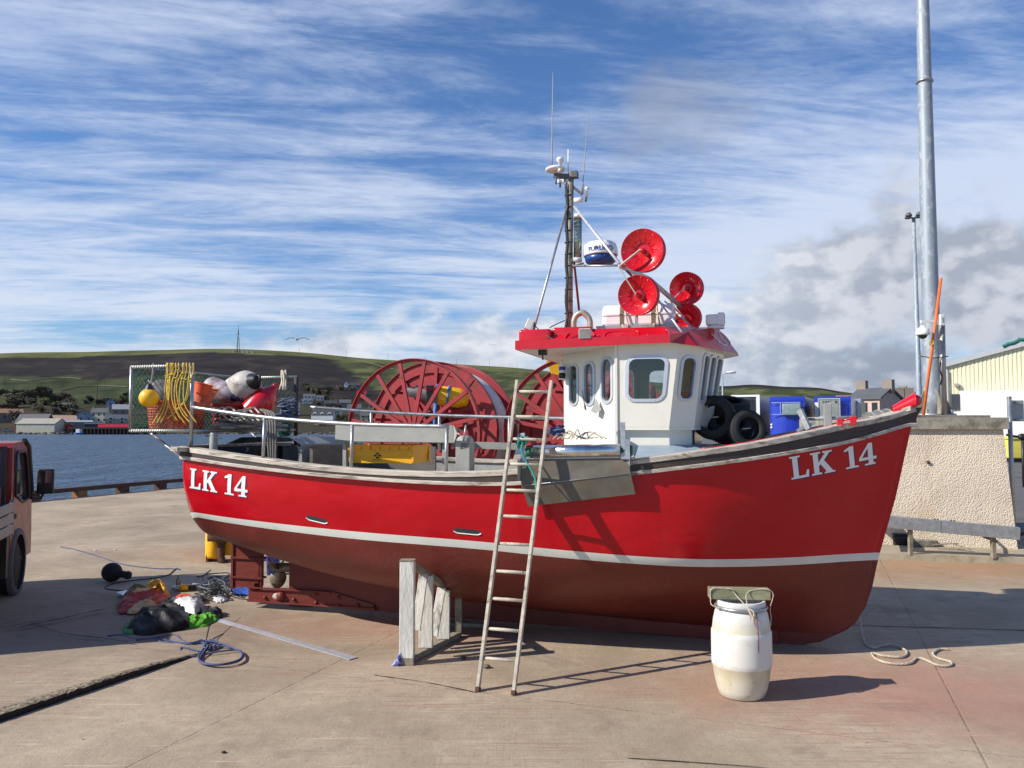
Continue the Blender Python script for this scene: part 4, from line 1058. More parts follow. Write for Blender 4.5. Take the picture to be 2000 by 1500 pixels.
# ------------------------------------------------------------------ wheelhouse
wh = thing('wheelhouse', bl(-1.7, 0, 1.42), 'x', 'x'); del wh['label']; del wh['category']
wh.location = (-1.7, 0, 1.42); wh.rotation_euler = (0, 0, 0); wh.parent = boat; WM[wh.name] = Matrix.Translation(bl(-1.7, 0, 1.42)) @ Matrix.Rotation(BANG, 4, 'Z')
ZT = 3.06
M_FRAMEA = mat('window_frame_metal', (.55, .60, .66), .4, .35, var=.06)
def wallp(p0, p1, q0, q1, holes=(), th=.035, name='wall', m=M_CREAM, build=True):
    """flat wall panel with rounded openings; p0,p1 bottom corners and q0,q1 top corners in (s,w,z); holes (u,v,du,dv,r) in metres"""
    p0, p1, q0, q1 = map(Vector, (p0, p1, q0, q1)); L = (p1-p0).length; H_ = ((q0-p0).length+(q1-p1).length)/2
    def mp(x, y):
        u, v = x/L, y/H_; return p0.lerp(p1, u).lerp(q0.lerp(q1, u), v)
    nrm = (q0-p0).cross(p1-p0).normalized()
    outer = [(L*k/6, 0) for k in range(7)]+[(L, H_)]+[(L*k/6, H_) for k in range(5, -1, -1)]
    loops = [outer]; wins = []
    for (u, v, w_, h_, r_) in holes: loops.append([(u+x, v+y) for x, y in rrect(w_, h_, r_)]); wins.append((u, v, w_, h_, r_))
    tris = tessellate_polygon([[Vector((x, y, 0)) for x, y in lp] for lp in loops]); flat = [p for lp in loops for p in lp]; n = len(flat)
    mb = MB(FB); vs = [mp(*p) for p in flat]+[mp(*p)-nrm*th for p in flat]
    fs = [tuple(t) for t in tris]+[tuple(n+i for i in t) for t in tris]; o = 0
    for lp in loops:
        k = len(lp)
        for i in range(k): fs.append((o+i, o+(i+1) % k, n+o+(i+1) % k, n+o+i))
        o += k
    mb.add(vs, fs); w_o = mb.build(name, m, wh)
    for (u, v, w_, h_, r_) in wins:
        fr = MB(FB); fw = .028 if w_ > .16 else .02
        a = rrect(w_+2*fw, h_+2*fw, r_+fw); b = rrect(w_-.008, h_-.008, max(.01, r_-.004)); k = len(a)
        va = [mp(u+x, v+y)+nrm*.003 for x, y in a]; va2 = [mp(u+x, v+y)+nrm*.011 for x, y in a]; vb = [mp(u+x, v+y)+nrm*.013 for x, y in b]; vb2 = [mp(u+x, v+y)-nrm*.02 for x, y in b]
        fr.loft([va, va2, vb, vb2], caps=False, smooth=False)
        for i in range(0, k, 3):
            c = mp(u+(a[i][0]+b[i][0])/2, v+(a[i][1]+b[i][1])/2)+nrm*.012; fr.sphere(c, .0055 if w_ > .2 else .003, 6, 4)
        fo = fr.build('window_frame', M_FRAMEA, wh)
        g_ = MB(FB); g_.add([mp(u+x, v+y)-nrm*.012 for x, y in rrect(w_, h_, r_)], [tuple(range(k))])
        g_.build('window_pane', M_GLASS, wh, recalc=False)
    return w_o
ZB = 2.235
# plan points: (s,w) at the foot and at the head of each wall (walls lean outwards forward)
for sd in (1, -1):
    def P_(s, w, z): return (s, w*sd, z)
    def W2(a, b, c, d, h, **k):
        if sd < 0:
            L = (Vector(a)-Vector(b)).length; h = [(L-u, v, w_, h_, r_) for (u, v, w_, h_, r_) in h]; a, b, c, d = b, a, d, c
        return wallp(a, b, c, d, h, **k)
    # oblique after wall with three tall lights, deck to roof
    La = math.hypot(.69, .70); zA = 1.42
    W2(P_(-2.42, .20, zA), P_(-1.733, .90, zA), P_(-2.42, .20, ZT), P_(-1.733, .90, ZT),
       [(.20, 2.69-zA, .155, .42, .065), (.50, 2.69-zA, .165, .42, .07), (.82, 2.71-zA, .165, .43, .07)])
    # side wall
    W2(P_(-1.733, .90, ZB), P_(-1.215, .90, ZB), P_(-1.733, .90, ZT), P_(-1.115, .90, ZT), [(.268, .478, .315, .405, .065)])
    # forward oblique wall
    W2(P_(-1.215, .90, ZB), P_(-.99, .66, ZB), P_(-1.115, .90, ZT), P_(-.885, .66, ZT), [(.165, .485, .165, .41, .06)])
    # front, half width
    W2(P_(-.99, .66, ZB), P_(-.845, 0, ZB), P_(-.885, .66, ZT), P_(-.70, 0, ZT), [(.13, .50, .165, .46, .045), (.345, .50, .165, .46, .045), (.56, .50, .165, .46, .045)])
    # narrower trunk below the overhang
    W2(P_(-1.733, .84, 1.42), P_(-1.22, .84, 1.9), P_(-1.733, .84, ZB), P_(-1.22, .84, ZB), [])
    W2(P_(-1.22, .84, 1.9), P_(-1.02, .60, 1.9), P_(-1.22, .84, ZB), P_(-1.02, .60, ZB), [])
    W2(P_(-1.02, .60, 1.9), P_(-.95, 0, 1.9), P_(-1.02, .60, ZB), P_(-.95, 0, ZB), [])
# after wall with door
wallp((-2.42, -.2, 1.42), (-2.42, .2, 1.42), (-2.42, -.2, ZT), (-2.42, .2, ZT), [])
mb = MB(FB); base = [(-1.733, .9), (-1.215, .9), (-.99, .66), (-.845, 0), (-.99, -.66), (-1.215, -.9), (-1.733, -.9)]
mb.prism(base, ZB-.03, ZB-.001); mb.build('overhang_floor', M_CREAM, wh)
mb = MB(FB); mb.box((-1.745, .895, 1.44), (-1.72, .915, ZT)); mb.build('corner_trim', M_CREAM, wh)
# blue-grey coaming fillet at the foot of the trunk
mb = MB(FB); mb.loft([[(s_, interp(WS, s_)-.13, zr(s_)-.022), (s2, w2, 2.055)] for s_, s2, w2 in ((-1.52, -1.52, .845), (-1.2, -1.22, .845), (-.9, -1.01, .62), (-.7, -.94, .3), (-.5, -.93, .0))], closed=False, caps=False); mb.build('deck_coaming', M_DECK, wh)
# interior: helm console, seat back, wheel, floor
mb = MB(FB); mb.box((-1.35, -.7, 1.9), (-1.0, .55, 2.50), bev=.03); mb.build('helm_console', M_DARK, wh)
mb = MB(FB); mb.box((-2.3, -.8, 1.85), (-1.0, .8, 1.88)); mb.build('cabin_floor', M_DARK, wh)
mb = MB(FB); mb.sphere((-1.86, .22, 2.66), .14, 16, 10, (.35, 1, 1.25)); mb.tube([(-1.86, .22, 2.5), (-1.86, .22, 1.9)], .035, 8); mb.sphere((-1.75, .22, 2.38), .2, 14, 8, (1, 1, .3)); mb.build('helm_seat', M_BLACK, wh)
mb = MB(FB); mb.tube([(-1.45, .1+.17*math.cos(a), 2.5+.17*math.sin(a)) for a in [k*math.pi/10 for k in range(20)]], .012, 6, closed=True); mb.tube([(-1.45, -.07, 2.5), (-1.45, .27, 2.5)], .008, 5); mb.build('steering_wheel', M_WOOD, wh)
mb = MB(FB); mb.sphere((-1.12, .45, 2.54), .09, 12, 8, (1.2, 1, .7)); mb.build('cushion', M_ORANGE, wh)
mb = MB(FB); mb.box((-1.06, -.25, 2.50), (-1.02, .05, 2.78), bev=.01); mb.build('instrument_screen', M_BLACK, wh)

# roof with fascia, raised tier, peak over the front windows
ro_low = [(-2.755, 1.0), (-1.19, 1.02), (-.93, .82), (-.70, .50), (-.56, .16)]
ring = ro_low+[(a, -b) for a, b in reversed(ro_low)]
def zlow(p): return 3.02+(.045 if -2.0 < p[0] < -1.1 else 0)+(.02 if p[0] <= -2.0 else 0)-(.0 if p[0] < -1.1 else 0)
mb = MB(FB)
low = [Vector((a, b, 3.025 if a < -2 else (3.055 if a < -1.1 else (3.03 if a < -.9 else 3.005)))) for a, b in ring]
top_xy = [(-2.755, 1.0), (-1.19, 1.02), (-1.03, .72), (-.86, .42), (-.76, .13)]
topz = [3.118, 3.135, 3.19, 3.25, 3.285]
tl = [Vector((a, b, z)) for (a, b), z in zip(top_xy, topz)]; tl += [Vector((p.x, -p.y, p.z)) for p in reversed(tl)]
low_in = [Vector((p.x*.985-.02, p.y*.97, p.z)) for p in low]
mb.loft([low_in, low], caps=False, smooth=False); mb.loft([low, tl], caps=False, smooth=False)
t2 = [Vector((-1.75+(p.x+1.75)*.93, p.y*.9, p.z+.012)) for p in tl]; mb.loft([tl, t2], caps=False, smooth=False)
t3 = [Vector((-1.75+(p.x+1.75)*.88, p.y*.80, 3.235 if p.x < -1.1 else max(3.26, p.z+.02))) for p in tl]; mb.loft([t2, t3], caps=False, smooth=False)
t4 = [Vector((p.x*.8-.35, p.y*.3, 3.30)) for p in t3]; mb.loft([t3, t4], caps=False, smooth=False); mb.poly(t4)
roof = mb.build('roof', M_ROOFRED, boat)
mb = MB(FB); mb.poly([Vector((p.x, p.y, p.z)) for p in low_in]); mb.build('roof_underside', M_CREAM, roof, recalc=False)
# moulded recess rims on the near slope of the roof
for (a, b) in ((-2.25, -1.95), (-1.85, -1.5), (-1.42, -1.2)):
    mb = MB(FB); mb.tube(cr([(a, .915, 3.14), (a+.03, .86, 3.19), ((a+b)/2, .845, 3.2), (b-.03, .86, 3.195), (b, .915, 3.145)], 5), .007, 6); mb.build('roof_moulding', M_ROOFRED, roof)
mb = MB(FB); mb.box((-2.74, .55, 3.10), (-2.40, .93, 3.24), bev=.03); mb.box((-2.74, -.93, 3.10), (-2.40, .5, 3.24), bev=.03); mb.build('roof_lip', M_ROOFRED, roof)
mb = MB(FB); mb.box((-2.4, .2, 3.14), (-1.98, .86, 3.26), bev=.03); mb.build('roof_hatch', M_ROOFRED, roof)
# swirl emblem on the peak
def lerp_peak(u, v, off=.004):
    a = Vector((-.70, .50, 3.005)).lerp(Vector((-.56, .16, 3.005)), u); b = Vector((-.86, .42, 3.25)).lerp(Vector((-.76, .13, 3.285)), u)
    nn = Vector((.6, .5, .55)).normalized(); return a.lerp(b, v)+nn*off
mb = MB(FB)
for pts, r_ in (([(.0, .75), (.12, .45), (.3, .28), (.55, .3), (.62, .5)], .008), ([(.12, .45), (.0, .3)], .006), ([(.45, .35), (.6, .7), (.8, .85), (1.0, .7), (1.02, .45), (.85, .3)], .009), ([(.02, .6), (.2, .7)], .007)):
    mb.tube(cr([lerp_peak(u, v) for u, v in pts], 6), [r_*(1-.6*abs(2*k/(6*(len(pts)-1))-1)) for k in range(6*(len(pts)-1)+1)], 5)
mb.build('emblem', M_LETTER, roof)
# things fixed to the wheelhouse
def flood(c, d, m1=M_WHITE, nm='work_lamp'):
    root = nm; M = axis_matrix(c, d, (0, 0, 1)); mb = MB(FB); mb.add([], []); mb.box((-.055, -.065, -.05), (.055, .065, .03), M, bev=.012)
    o = mb.build('work_lamp', m1, boat); g2 = MB(FB); g2.box((-.048, -.056, .031), (.048, .056, .036), M); g2.build('lens', M_LENS, o)
    g2 = MB(FB); c = Vector(c); g2.tube([c, c+Vector((0, 0, -.12))], .01, 6); g2.build('lamp_bracket', M_BLACK, o)
flood(BW(1032, 634, .85)[:1]+(.85, BW(1032, 634, .85)[2]), (-.8, .25, .35))
mb = MB(FB); c = Vector(BW(1143, 652, .98)); mb.box((c.x-.06, c.y-.03, c.z-.05), (c.x+.06, c.y+.04, c.z+.05), bev=.008)
lamp2 = mb.build('work_lamp', M_WHITE, boat); mb = MB(FB)
for i in range(9): mb.box((c.x-.055, c.y+.041, c.z-.045+i*.0105), (c.x+.055, c.y+.046, c.z-.039+i*.0105))
mb.box((c.x-.055, c.y+.0405, c.z-.045), (c.x+.055, c.y+.0415, c.z+.045), mi=0); mb.build('lamp_grille', M_GREYP, lamp2)
# exhaust goose-neck
def bwv(px, py, w): return Vector(BW(px, py, w))
mb = MB(FB); mb.tube(cr([bwv(1153, 662, .55), bwv(1153, 640, .55), bwv(1151, 623, .55), bwv(1139, 611, .55), bwv(1126, 616, .55), bwv(1121, 628, .55), bwv(1121, 640, .55)], 6), .032, 12)
ex = mb.build('exhaust_pipe', mat('exhaust_metal', (.50, .42, .32), .35, .6, var=.2, vs=12, col2=(.25, .14, .06), c2=(.58, .7), c2s=9), boat)
# searchlight
c = bwv(1398, 626, .35); mb = MB(FB); mb.box((c.x-.10, c.y-.07, c.z-.05), (c.x+.06, c.y+.07, c.z+.06), bev=.025); mb.box((c.x+.02, c.y-.075, c.z-.055), (c.x+.09, c.y+.075, c.z+.075), bev=.015); mb.lathe([(.09, -.085), (.085, -.06), (.05, -.05)], Matrix.Translation(c), 16)
sl_ = mb.build('searchlight', M_PINKW, boat); mb = MB(FB); mb.box((c.x+.091, c.y-.06, c.z-.04), (c.x+.094, c.y+.06, c.z+.06)); mb.build('lens', M_LENS, sl_)
# small fittings: bottle of spray hung aft, door handle, lever
mb = MB(FB); b0 = bwv(1098, 741, .28); mb.lathe([(0, 0), (.036, 0), (.036, .15), (.03, .17), (.012, .19), (.012, .22), (0, .22)], Matrix.Translation(b0), 14)
mb.cur = 1; mb.lathe([(.0365, .01), (.0375, .01), (.0375, .07), (.0365, .07)], Matrix.Translation(b0), 14); mb.cur = 2; mb.lathe([(.0365, .10), (.0375, .10), (.0375, .14), (.0365, .14)], Matrix.Translation(b0), 14)
tag(mb.build('bottle', [M_WHITE, M_BLACK, M_BLUEP]), 'white plastic bottle with a blue label hung at the after edge of the wheelhouse', 'bottle')
mb = MB(FB); mb.tube([bwv(1130, 688, .35), bwv(1129, 710, .36)], .008, 6); mb.sphere(bwv(1131, 689, .36), .022, 10, 8, (1, 1, 1.4)); mb.sphere(bwv(1129, 711, .37), .02, 10, 8); mb.build('deck_lamp', M_BLACK, wh)
mb = MB(FB); mb.tube([bwv(1138, 762, .48), bwv(1143, 800, .52)], .009, 6); mb.build('boat_hook', M_OLDW, wh)
mb = MB(FB); a_ = bwv(1165, 778, .72); mb.add([a_, a_+Vector((.06, .06, -.12)), a_+Vector((-.06, .0, -.13)), a_+Vector((0, .06, -.16))], [(0, 1, 3), (0, 3, 2), (0, 2, 1), (1, 2, 3)]); mb.build('wall_bracket', M_GREYP, wh)
mb = MB(FB); c = bwv(1060, 690, .85); mb.box((c.x-.04, c.y-.04, c.z-.02), (c.x+.04, c.y+.04, c.z+.05), bev=.005); mb.tube([c, c+Vector((0, 0, -.07))], .008, 5); mb.build('deck_lamp', M_BLACK, wh)
mb = MB(FB); mb.tube(cr([bwv(1040, 632, .86), bwv(1060, 650, .9), bwv(1085, 664, .98), bwv(1110, 662, .95), bwv(1130, 655, .9)], 6), .006, 5); mb.tube(cr([bwv(1074, 640, .5), bwv(1085, 634, .4), bwv(1103, 626, .05)], 4), .006, 5); mb.build('cable', M_BLACK, boat)

# mast and everything on it
mast = MB(FB); mp0 = Vector((-2.40, 0, 3.25)); mast.tube([mp0, bwv(1112, 500, 0), bwv(1115, 335, 0)], [.042, .040, .034], 12)
mast_o = mast.build('mast', mat('mast_pipe', (.23, .22, .19), .5, .4, var=.3, vs=12, col2=(.38, .33, .25), c2=(.5, .65), c2s=9), boat)
mb = MB(FB)
pts = [mp0+Vector((-.05, .02, .05))]
for k in range(1, 15): y = 640-k*20; q = bwv(1107, y, 0); pts.append(q+Vector((.008*math.sin(k*1.7), .02, 0)))
mb.tube(cr(pts, 3), .014, 6); mb.tube(cr([p+Vector((.012, .02, 0)) for p in pts], 3), .009, 6)
for k in range(1, 12): y = 635-k*23; mb.tube([bwv(1111, y, 0)+Vector((.047*math.cos(a), .047*math.sin(a), 0)) for a in [j*math.pi/4 for j in range(8)]], .006, 4, closed=True)
mb.build('mast_cables', M_BLACK, mast_o)
mt_grey = mat('bracket_grey', (.12, .12, .12), .6, .3)
mb = MB(FB); mb.bar(bwv(1082, 343, 0), bwv(1117, 345, 0), .04, .05); mb.bar(bwv(1093, 343, 0), bwv(1137, 380, 0), .025, .03); mb.box(tuple(bwv(1120, 348, 0)+Vector((-.02, -.04, -.0))), tuple(bwv(1129, 335, 0)+Vector((.0, .05, 0))), bev=.005)
mb.tube([bwv(1094, 345, 0), bwv(1094, 366, 0)], .012, 6); mb.tube([bwv(1086, 345, .05), bwv(1086, 360, .05)], .01, 6); mb.build('crosstree', mt_grey, mast_o)
def ant(name, pts, r, m=M_BLACK): mb = MB(FB); mb.tube(pts, r, 6); return mb.build(name, m, mast_o)
ant('whip_antenna', [bwv(1078, 322, 0), bwv(1078, 305, 0), bwv(1080, 142, 0)], [.012, .008, .004], M_GREYP)
ant('whip_antenna', [bwv(1137, 378, 0), bwv(1139, 350, 0), bwv(1149, 220, 0)], [.018, .006, .003], M_GREYP)
ant('rod_antenna', [bwv(1110, 335, 0), bwv(1110, 292, 0)], .008, M_WHITE)
c = bwv(1085, 331, 0); mb = MB(FB); mb.lathe([(0, .04), (.06, .035), (.11, .012), (.12, -.004), (.10, -.02), (0, -.02)], Matrix.Translation(c), 24); mb.build('antenna_disc', M_WHITE, mast_o)
c = bwv(1094, 324, .06); mb = MB(FB); mb.lathe([(0, .10), (.035, .095), (.042, .08), (.042, .055), (.02, .045), (.016, -.05), (0, -.05)], Matrix.Translation(c), 18); mb.build('gps_antenna', M_WHITE, mast_o)
c = bwv(1094, 333, .1); mb = MB(FB); mb.sphere(c, .03, 12, 8, (1, 1, 1)); mb.build('navigation_lamp', M_LENS, mast_o)
c = bwv(1147, 369, 0); mb = MB(FB); mb.lathe([(0, .025), (.025, .018), (.03, 0), (.012, -.01), (.012, -.09), (0, -.09)], Matrix.Translation(c), 14); mb.build('gps_antenna', M_WHITE, mast_o)
c = bwv(1130, 391, 0); mb = MB(FB); mb.lathe([(0, -.05), (.03, -.05), (.03, .05), (0, .05)], axis_matrix(c, (1, 0, 0)), 14); mb.build('loudhailer', M_WHITE, mast_o)
mb = MB(FB); mb.tube([bwv(1144, 394, 0), bwv(1146, 374, 0)], .012, 6); mb.build('lamp_bracket', mt_grey, mast_o)
c = bwv(1097, 354, 0); mb = MB(FB); mb.box(tuple(c+Vector((-.05, -.02, -.02))), tuple(c+Vector((.03, .02, .02))), bev=.004); mb.build('junction_box', M_WHITE, mast_o)
# reflector tube
mb = MB(FB); a_, b_ = bwv(1128, 509, .02), bwv(1129, 421, .02); mb.tube([a_, b_], .046, 16); rf = mb.build('radar_reflector', glassmat('reflector_plastic', (.72, .76, .66), .6, .22), boat)
mb = MB(FB); 
for k in range(11): z_ = a_.z+(b_.z-a_.z)*(k+.5)/11; mb.box((a_.x-.035, a_.y-.03, z_-.002), (a_.x+.035, a_.y+.03, z_+.002), Matrix.Identity(4))
mb.box((a_.x-.035, a_.y-.002, a_.z+.02), (a_.x+.035, a_.y+.002, b_.z-.02)); mb.build('reflector_plates', M_ALU, rf)
mb = MB(FB); mb.lathe([(0, -.015), (.05, -.015), (.05, .03), (0, .03)], Matrix.Translation(a_), 16); mb.lathe([(0, -.03), (.05, -.03), (.05, .015), (0, .015)], Matrix.Translation(b_), 16); mb.build('reflector_caps', M_ALU, rf)
# stays
def stay(px0, py0, w0, px1, py1, w1, r, m): mb = MB(FB); mb.tube([bwv(px0, py0, w0), bwv(px1, py1, w1)], r, 8); return mb.build('mast_stay', m, boat)
stay(1108, 402, .02, 1036, 667, .92, .014, M_GALV); stay(1121, 403, .0, 1210, 515, .88, .016, M_ALU); stay(1121, 510, 0, 1132, 615, -.6, .014, mat('red_stay', (.22, .03, .03), .5))
stay(1109, 404, 0, 1075, 640, -.9, .010, M_GALV) if False else None
# radar scanner
c = bwv(1174, 515, .0); mb = MB(FB); MR = Matrix.Translation(c) @ Matrix.Rotation(R(-2), 4, 'Y')
mb.lathe([(0, .0), (.145, 0), (.17, .02), (.185, .085), (0, .085)], MR, 40, mi=1); mb.lathe([(.0, .086), (.193, .086), (.196, .10), (.19, .17), (.175, .215), (.14, .238), (0, .245)], MR, 40, mi=0)
rad = mb.build('radar_scanner', [M_WHITE, M_RADB], boat)
tv, tf = text2d('FURUNO'); mb = MB(FB); vs = []
for (x, y) in tv:
    an = R(80)-(x-.5)*1.5; vs.append(MR @ Vector((.1965*math.cos(an), .1965*math.sin(an), .112+y*.055)))
mb.add(vs, tf); mb.build('lettering', M_RADB, rad, recalc=False)
mb = MB(FB); mb.bar(bwv(1114, 520, .0), bwv(1210, 518, .0), .05, .012); mb.tube(cr([bwv(1112, 535, 0), bwv(1120, 521, 0), bwv(1140, 514, 0)], 5), .012, 6); mb.tube([bwv(1112, 519, .0), bwv(1213, 519, .3)], .012, 6); mb.build('radar_bracket', M_GALV, boat)

# line-hauler dishes on an athwartships beam
b1 = bwv(1210, 518, .86); b2 = bwv(1336, 604, -.95)
mb = MB(FB); mb.bar(b1, b1+Vector((.20, -.9, .0)), .035, .045); mb.bar(b1+Vector((.2, -.9, 0)), b2, .035, .045); gant = mb.build('hauler_beam', M_GALV, boat)
dA, dB_, dC, dD = (1256, 490), (1247, 577), (1341, 564), (1340, 622)
def dish(px, py, w, r, ax=(-.16, 1, -.05), tilt=0):
    c = bwv(px, py, w); M = axis_matrix(c, ax, (0, 0, 1))
    mb = MB(FB)
    prof = [(0, -.035), (r*.33, -.03), (r*.37, -.018), (r*.62, .0), (r*.96, .035), (r, .045), (r*1.0, .036), (r*.97, .02), (r*.5, -.04), (r*.35, -.05), (0, -.05)]
    mb.lathe(prof, M, 40); mb.lathe([(q, -.075-z*.9) for q, z in prof], M @ Matrix.Translation((.012, -.012, 0)), 40)
    for k in range(14):
        a = k*2*math.pi/14+.2; e = Vector((math.cos(a), math.sin(a), 0)); mb.tube([M @ (e*r*.38+Vector((0, 0, -.0165))), M @ (e*r*.66+Vector((0, 0, .0035))), M @ (e*r*.94+Vector((0, 0, .033)))], .0032, 4)
    o = mb.build('hauler_dish', M_DISH, boat)
    mb = MB(FB); mb.lathe([(0, -.02), (.028, -.02), (.022, .045), (0, .05)], M, 12); mb.build('hub', M_DISH, o)
    return c, M
def arm(p, q, parent=gant, nm='hauler_arm'):
    mb = MB(FB); mb.bar(p, q, .012, .036, up=(1, 0, 0.3), bev=.003, twist=R(90)); d_ = (Vector(q)-Vector(p)).normalized()
    mb.build(nm, mat('pale_arm', (.52, .49, .44), .5, .3, var=.15), parent)
rA = 44.5*7.86/1600; rB = 41*7.86/1600; rC = 33*9.6/1600; rD = 30*9.6/1600
cA, MA = dish(*dA, .84, rA); cB, MBd = dish(*dB_, .84, rB)
cC, MC = dish(*dC, -.88, rC); cD, MD = dish(*dD, -.88, rD)
off = Vector((-.015, .07, 0))
arm(bwv(1211, 522, .9)+off*.4, cA+off); arm(bwv(1211, 524, .9)+off*.4, cB+off)
arm(bwv(1310, 590, -.85)+off*.4, cC+off); arm(bwv(1305, 583, -.85), cD+off)
mb = MB(FB); e = bwv(1239, 665, .9); mb.bar((e.x, .72, 3.16), (e.x, .72, bwv(1239, 560, .72).z), .03, .03, up=(1, 0, 0)); mb.build('hauler_post', M_GALV, gant)
mb = MB(FB); mb.tube([bwv(1285, 585, .55), bwv(1331, 648, .93)], .011, 8); mb.build('hauler_brace', M_ALU, gant)
mb = MB(FB); mb.bar(bwv(1225, 530, .8), bwv(1322, 628, .0), .02, .05, up=(0, 1, 0)); mb.build('hauler_brace', mat('dark_red_steel', (.10, .03, .03), .6), gant)
mb = MB(FB); mb.bar(bwv(1300, 590, -.6), bwv(1352, 640, .3), .02, .04, up=(0, 1, 0)); mb.build('hauler_brace', mat('pale_arm', (.5, .5, .45), .5), gant)

# life raft canister in its cradle, on the wheelhouse roof
def raft():
    w_ = .42; a_ = bwv(1174, 642, w_); s0, s1 = -1.95, -1.21; z0 = 3.295; cw = .22
    root = thing('life_raft', bl((s0+s1)/2, cw, z0-.05), 'white life raft canister strapped on the wheelhouse roof', 'life raft', rz=BANG)
    mb = MB(FB); sc = []
    for s, k in ((s0, .90), (s0+.012, .96), (s0+.05, 1), (s1-.05, 1), (s1-.012, .96), (s1, .90)):
        pr = [(-.21, 0), (.21, 0), (.225, .03), (.225, .115), (.235, .12), (.235, .135), (.22, .14), (.19, .215), (.13, .245), (-.13, .245), (-.19, .215), (-.22, .14), (-.235, .135), (-.235, .12), (-.225, .115), (-.225, .03)]
        sc.append([(s, cw+y*k, z0+.12+(z-.12)*k) for y, z in pr])
    mb.loft(sc, smooth=False); mb.build('canister', M_PINKW, root)
    for s in (s0+.19, s1-.22):
        mb = MB(FB); pr = [(-.228, 0), (.228, 0), (.232, .115), (.242, .13), (.225, .15), (.195, .22), (.13, .251), (-.13, .251), (-.195, .22), (-.225, .15), (-.242, .13), (-.232, .115)]
        mb.loft([[(s, cw+y, z0+z) for y, z in pr], [(s+.04, cw+y, z0+z) for y, z in pr]], smooth=False); mb.build('strap', mat('strap_brown', (.16, .13, .08), .8), root)
        mb = MB(FB); mb.tube(cr([(s+.06, cw+.235, z0+.24), (s+.07, cw+.25, z0+.12), (s+.09, cw+.26, z0+.0), (s+.06, cw+.27, z0-.03), (s+.03, cw+.26, z0+.01), (s+.08, cw+.265, z0-.02)], 5), .01, 6); mb.build('lashing', M_WROPE, root)
    mb = MB(FB); 
    for y in (-.25, .22): mb.box((s0-.06, cw+y, z0-.06), (s1+.02, cw+y+.03, z0+.01))
    for s in (s0-.05, s1-.02): mb.box((s, cw-.22, z0-.061), (s+.03, cw+.219, z0-.005))
    for s in (s0, s1-.06):
        for y in (-.24, .23): mb.box((s, cw+y, z0-.16), (s+.03, cw+y+.02, z0-.058))
    mb.build('cradle', M_GALV, boat)
raft()

# ------------------------------------------------------------------ rails, gallows and deck gear
def rail(pts, posts, name):
    mb = MB(FB); mb.tube(cr(pts, 6) if len(pts) > 2 else pts, .021, 12); o = mb.build(name, M_GALV, boat)
    for a, b in posts: m = MB(FB); m.tube([a, b], .019, 10); m.build('rail_post', M_GALV, o)
nr = [bwv(373, 795, 1.12), bwv(517, 815, 1.25), bwv(688, 828, 1.36), bwv(878, 833, 1.40)]
rail(nr, [(bwv(517, 815, 1.25), bwv(514, 893, 1.33)), (bwv(688, 828, 1.36), bwv(686, 911, 1.42)), (bwv(873, 836, 1.40), bwv(871, 920, 1.44))], 'side_rail')
fr = [(-6.35, -1.12, 2.46), (-5.2, -1.32, 2.40), (-4.2, -1.40, 2.34), (-2.2, -1.40, 2.33)]
fr = [bwv(606, 795, -1.12), bwv(725, 804, -1.3), bwv(858, 811, -1.4), bwv(1000, 815, -1.4), bwv(1130, 818, -1.35)]
rail(fr, [(bwv(858, 811, -1.4), bwv(858, 880, -1.42)), (bwv(995, 815, -1.4), bwv(993, 885, -1.42)), (bwv(725, 804, -1.3), bwv(725, 865, -1.35))], 'side_rail')
# stern cage
cage = thing('stern_cage', bl(-6.9, 0, 2.2), 'x', 'x'); del cage['label']; del cage['category']
cage.location = (-6.9, 0, 2.2); cage.rotation_euler = (0, 0, 0); cage.parent = boat; WM[cage.name] = Matrix.Translation(bl(-6.9, 0, 2.2)) @ Matrix.Rotation(BANG, 4, 'Z')
SF, SA, WCG, ZL, ZH = bwv(376, 713, 1.12).x, bwv(257, 714, 1.12).x, 1.12, 2.19, bwv(376, 714, 1.12).z
def cpipe(a, b, r=.019, m=M_GALV, nm='cage_pipe'): mb = MB(FB); mb.tube([a, b], r, 10); mb.build(nm, m, cage)
M_WPIPE = mat('whipped_pipe', (.62, .60, .55), .5, .3, var=.1, vs=20)
for w in (WCG, -WCG):
    cpipe((SA, w, ZH), (SF, w, ZH), m=M_WPIPE); cpipe((SA, w, ZL), (SF, w, ZL), m=M_WPIPE); cpipe((SA, w, ZL), (SA, w, ZH))
    cpipe((SF, w, 1.99 if w > 0 else 1.95), (SF, w, ZH), .022)
    for zz in (ZH, ZL):     # twine whipped round the bars
        mb = MB(FB)
        for k in range(26): s = SA+(SF-SA)*(k+.5)/26; mb.tube([(s+.008*math.sin(a), w+.021*math.cos(a), zz+.021*math.sin(a)) for a in [j*math.pi/4 for j in range(8)]], .0035, 4, closed=True)
        mb.build('whipping', M_NET, cage)
cpipe((SA, -WCG, ZH), (SA, WCG, ZH), .014); cpipe((SA, -WCG, ZL), (SA, WCG, ZL)); cpipe((SF, -WCG, ZL), (SF, WCG, ZL)); cpipe((SF, -WCG, 2.0), (SF, -WCG, ZH), .03, mat('dark_post', (.05, .035, .03), .7))
for w in (-.6, 0, .6): cpipe((SA, w, ZL-.02), (SF, w, ZL-.02), .012)
cpipe(bwv(290, 842, 1.0), (-6.55, 1.0, 1.75), .018, nm='cage_strut'); cpipe((SA+.15, -1.0, ZL), (-6.6, -1.0, 1.7), .018, nm='cage_strut')
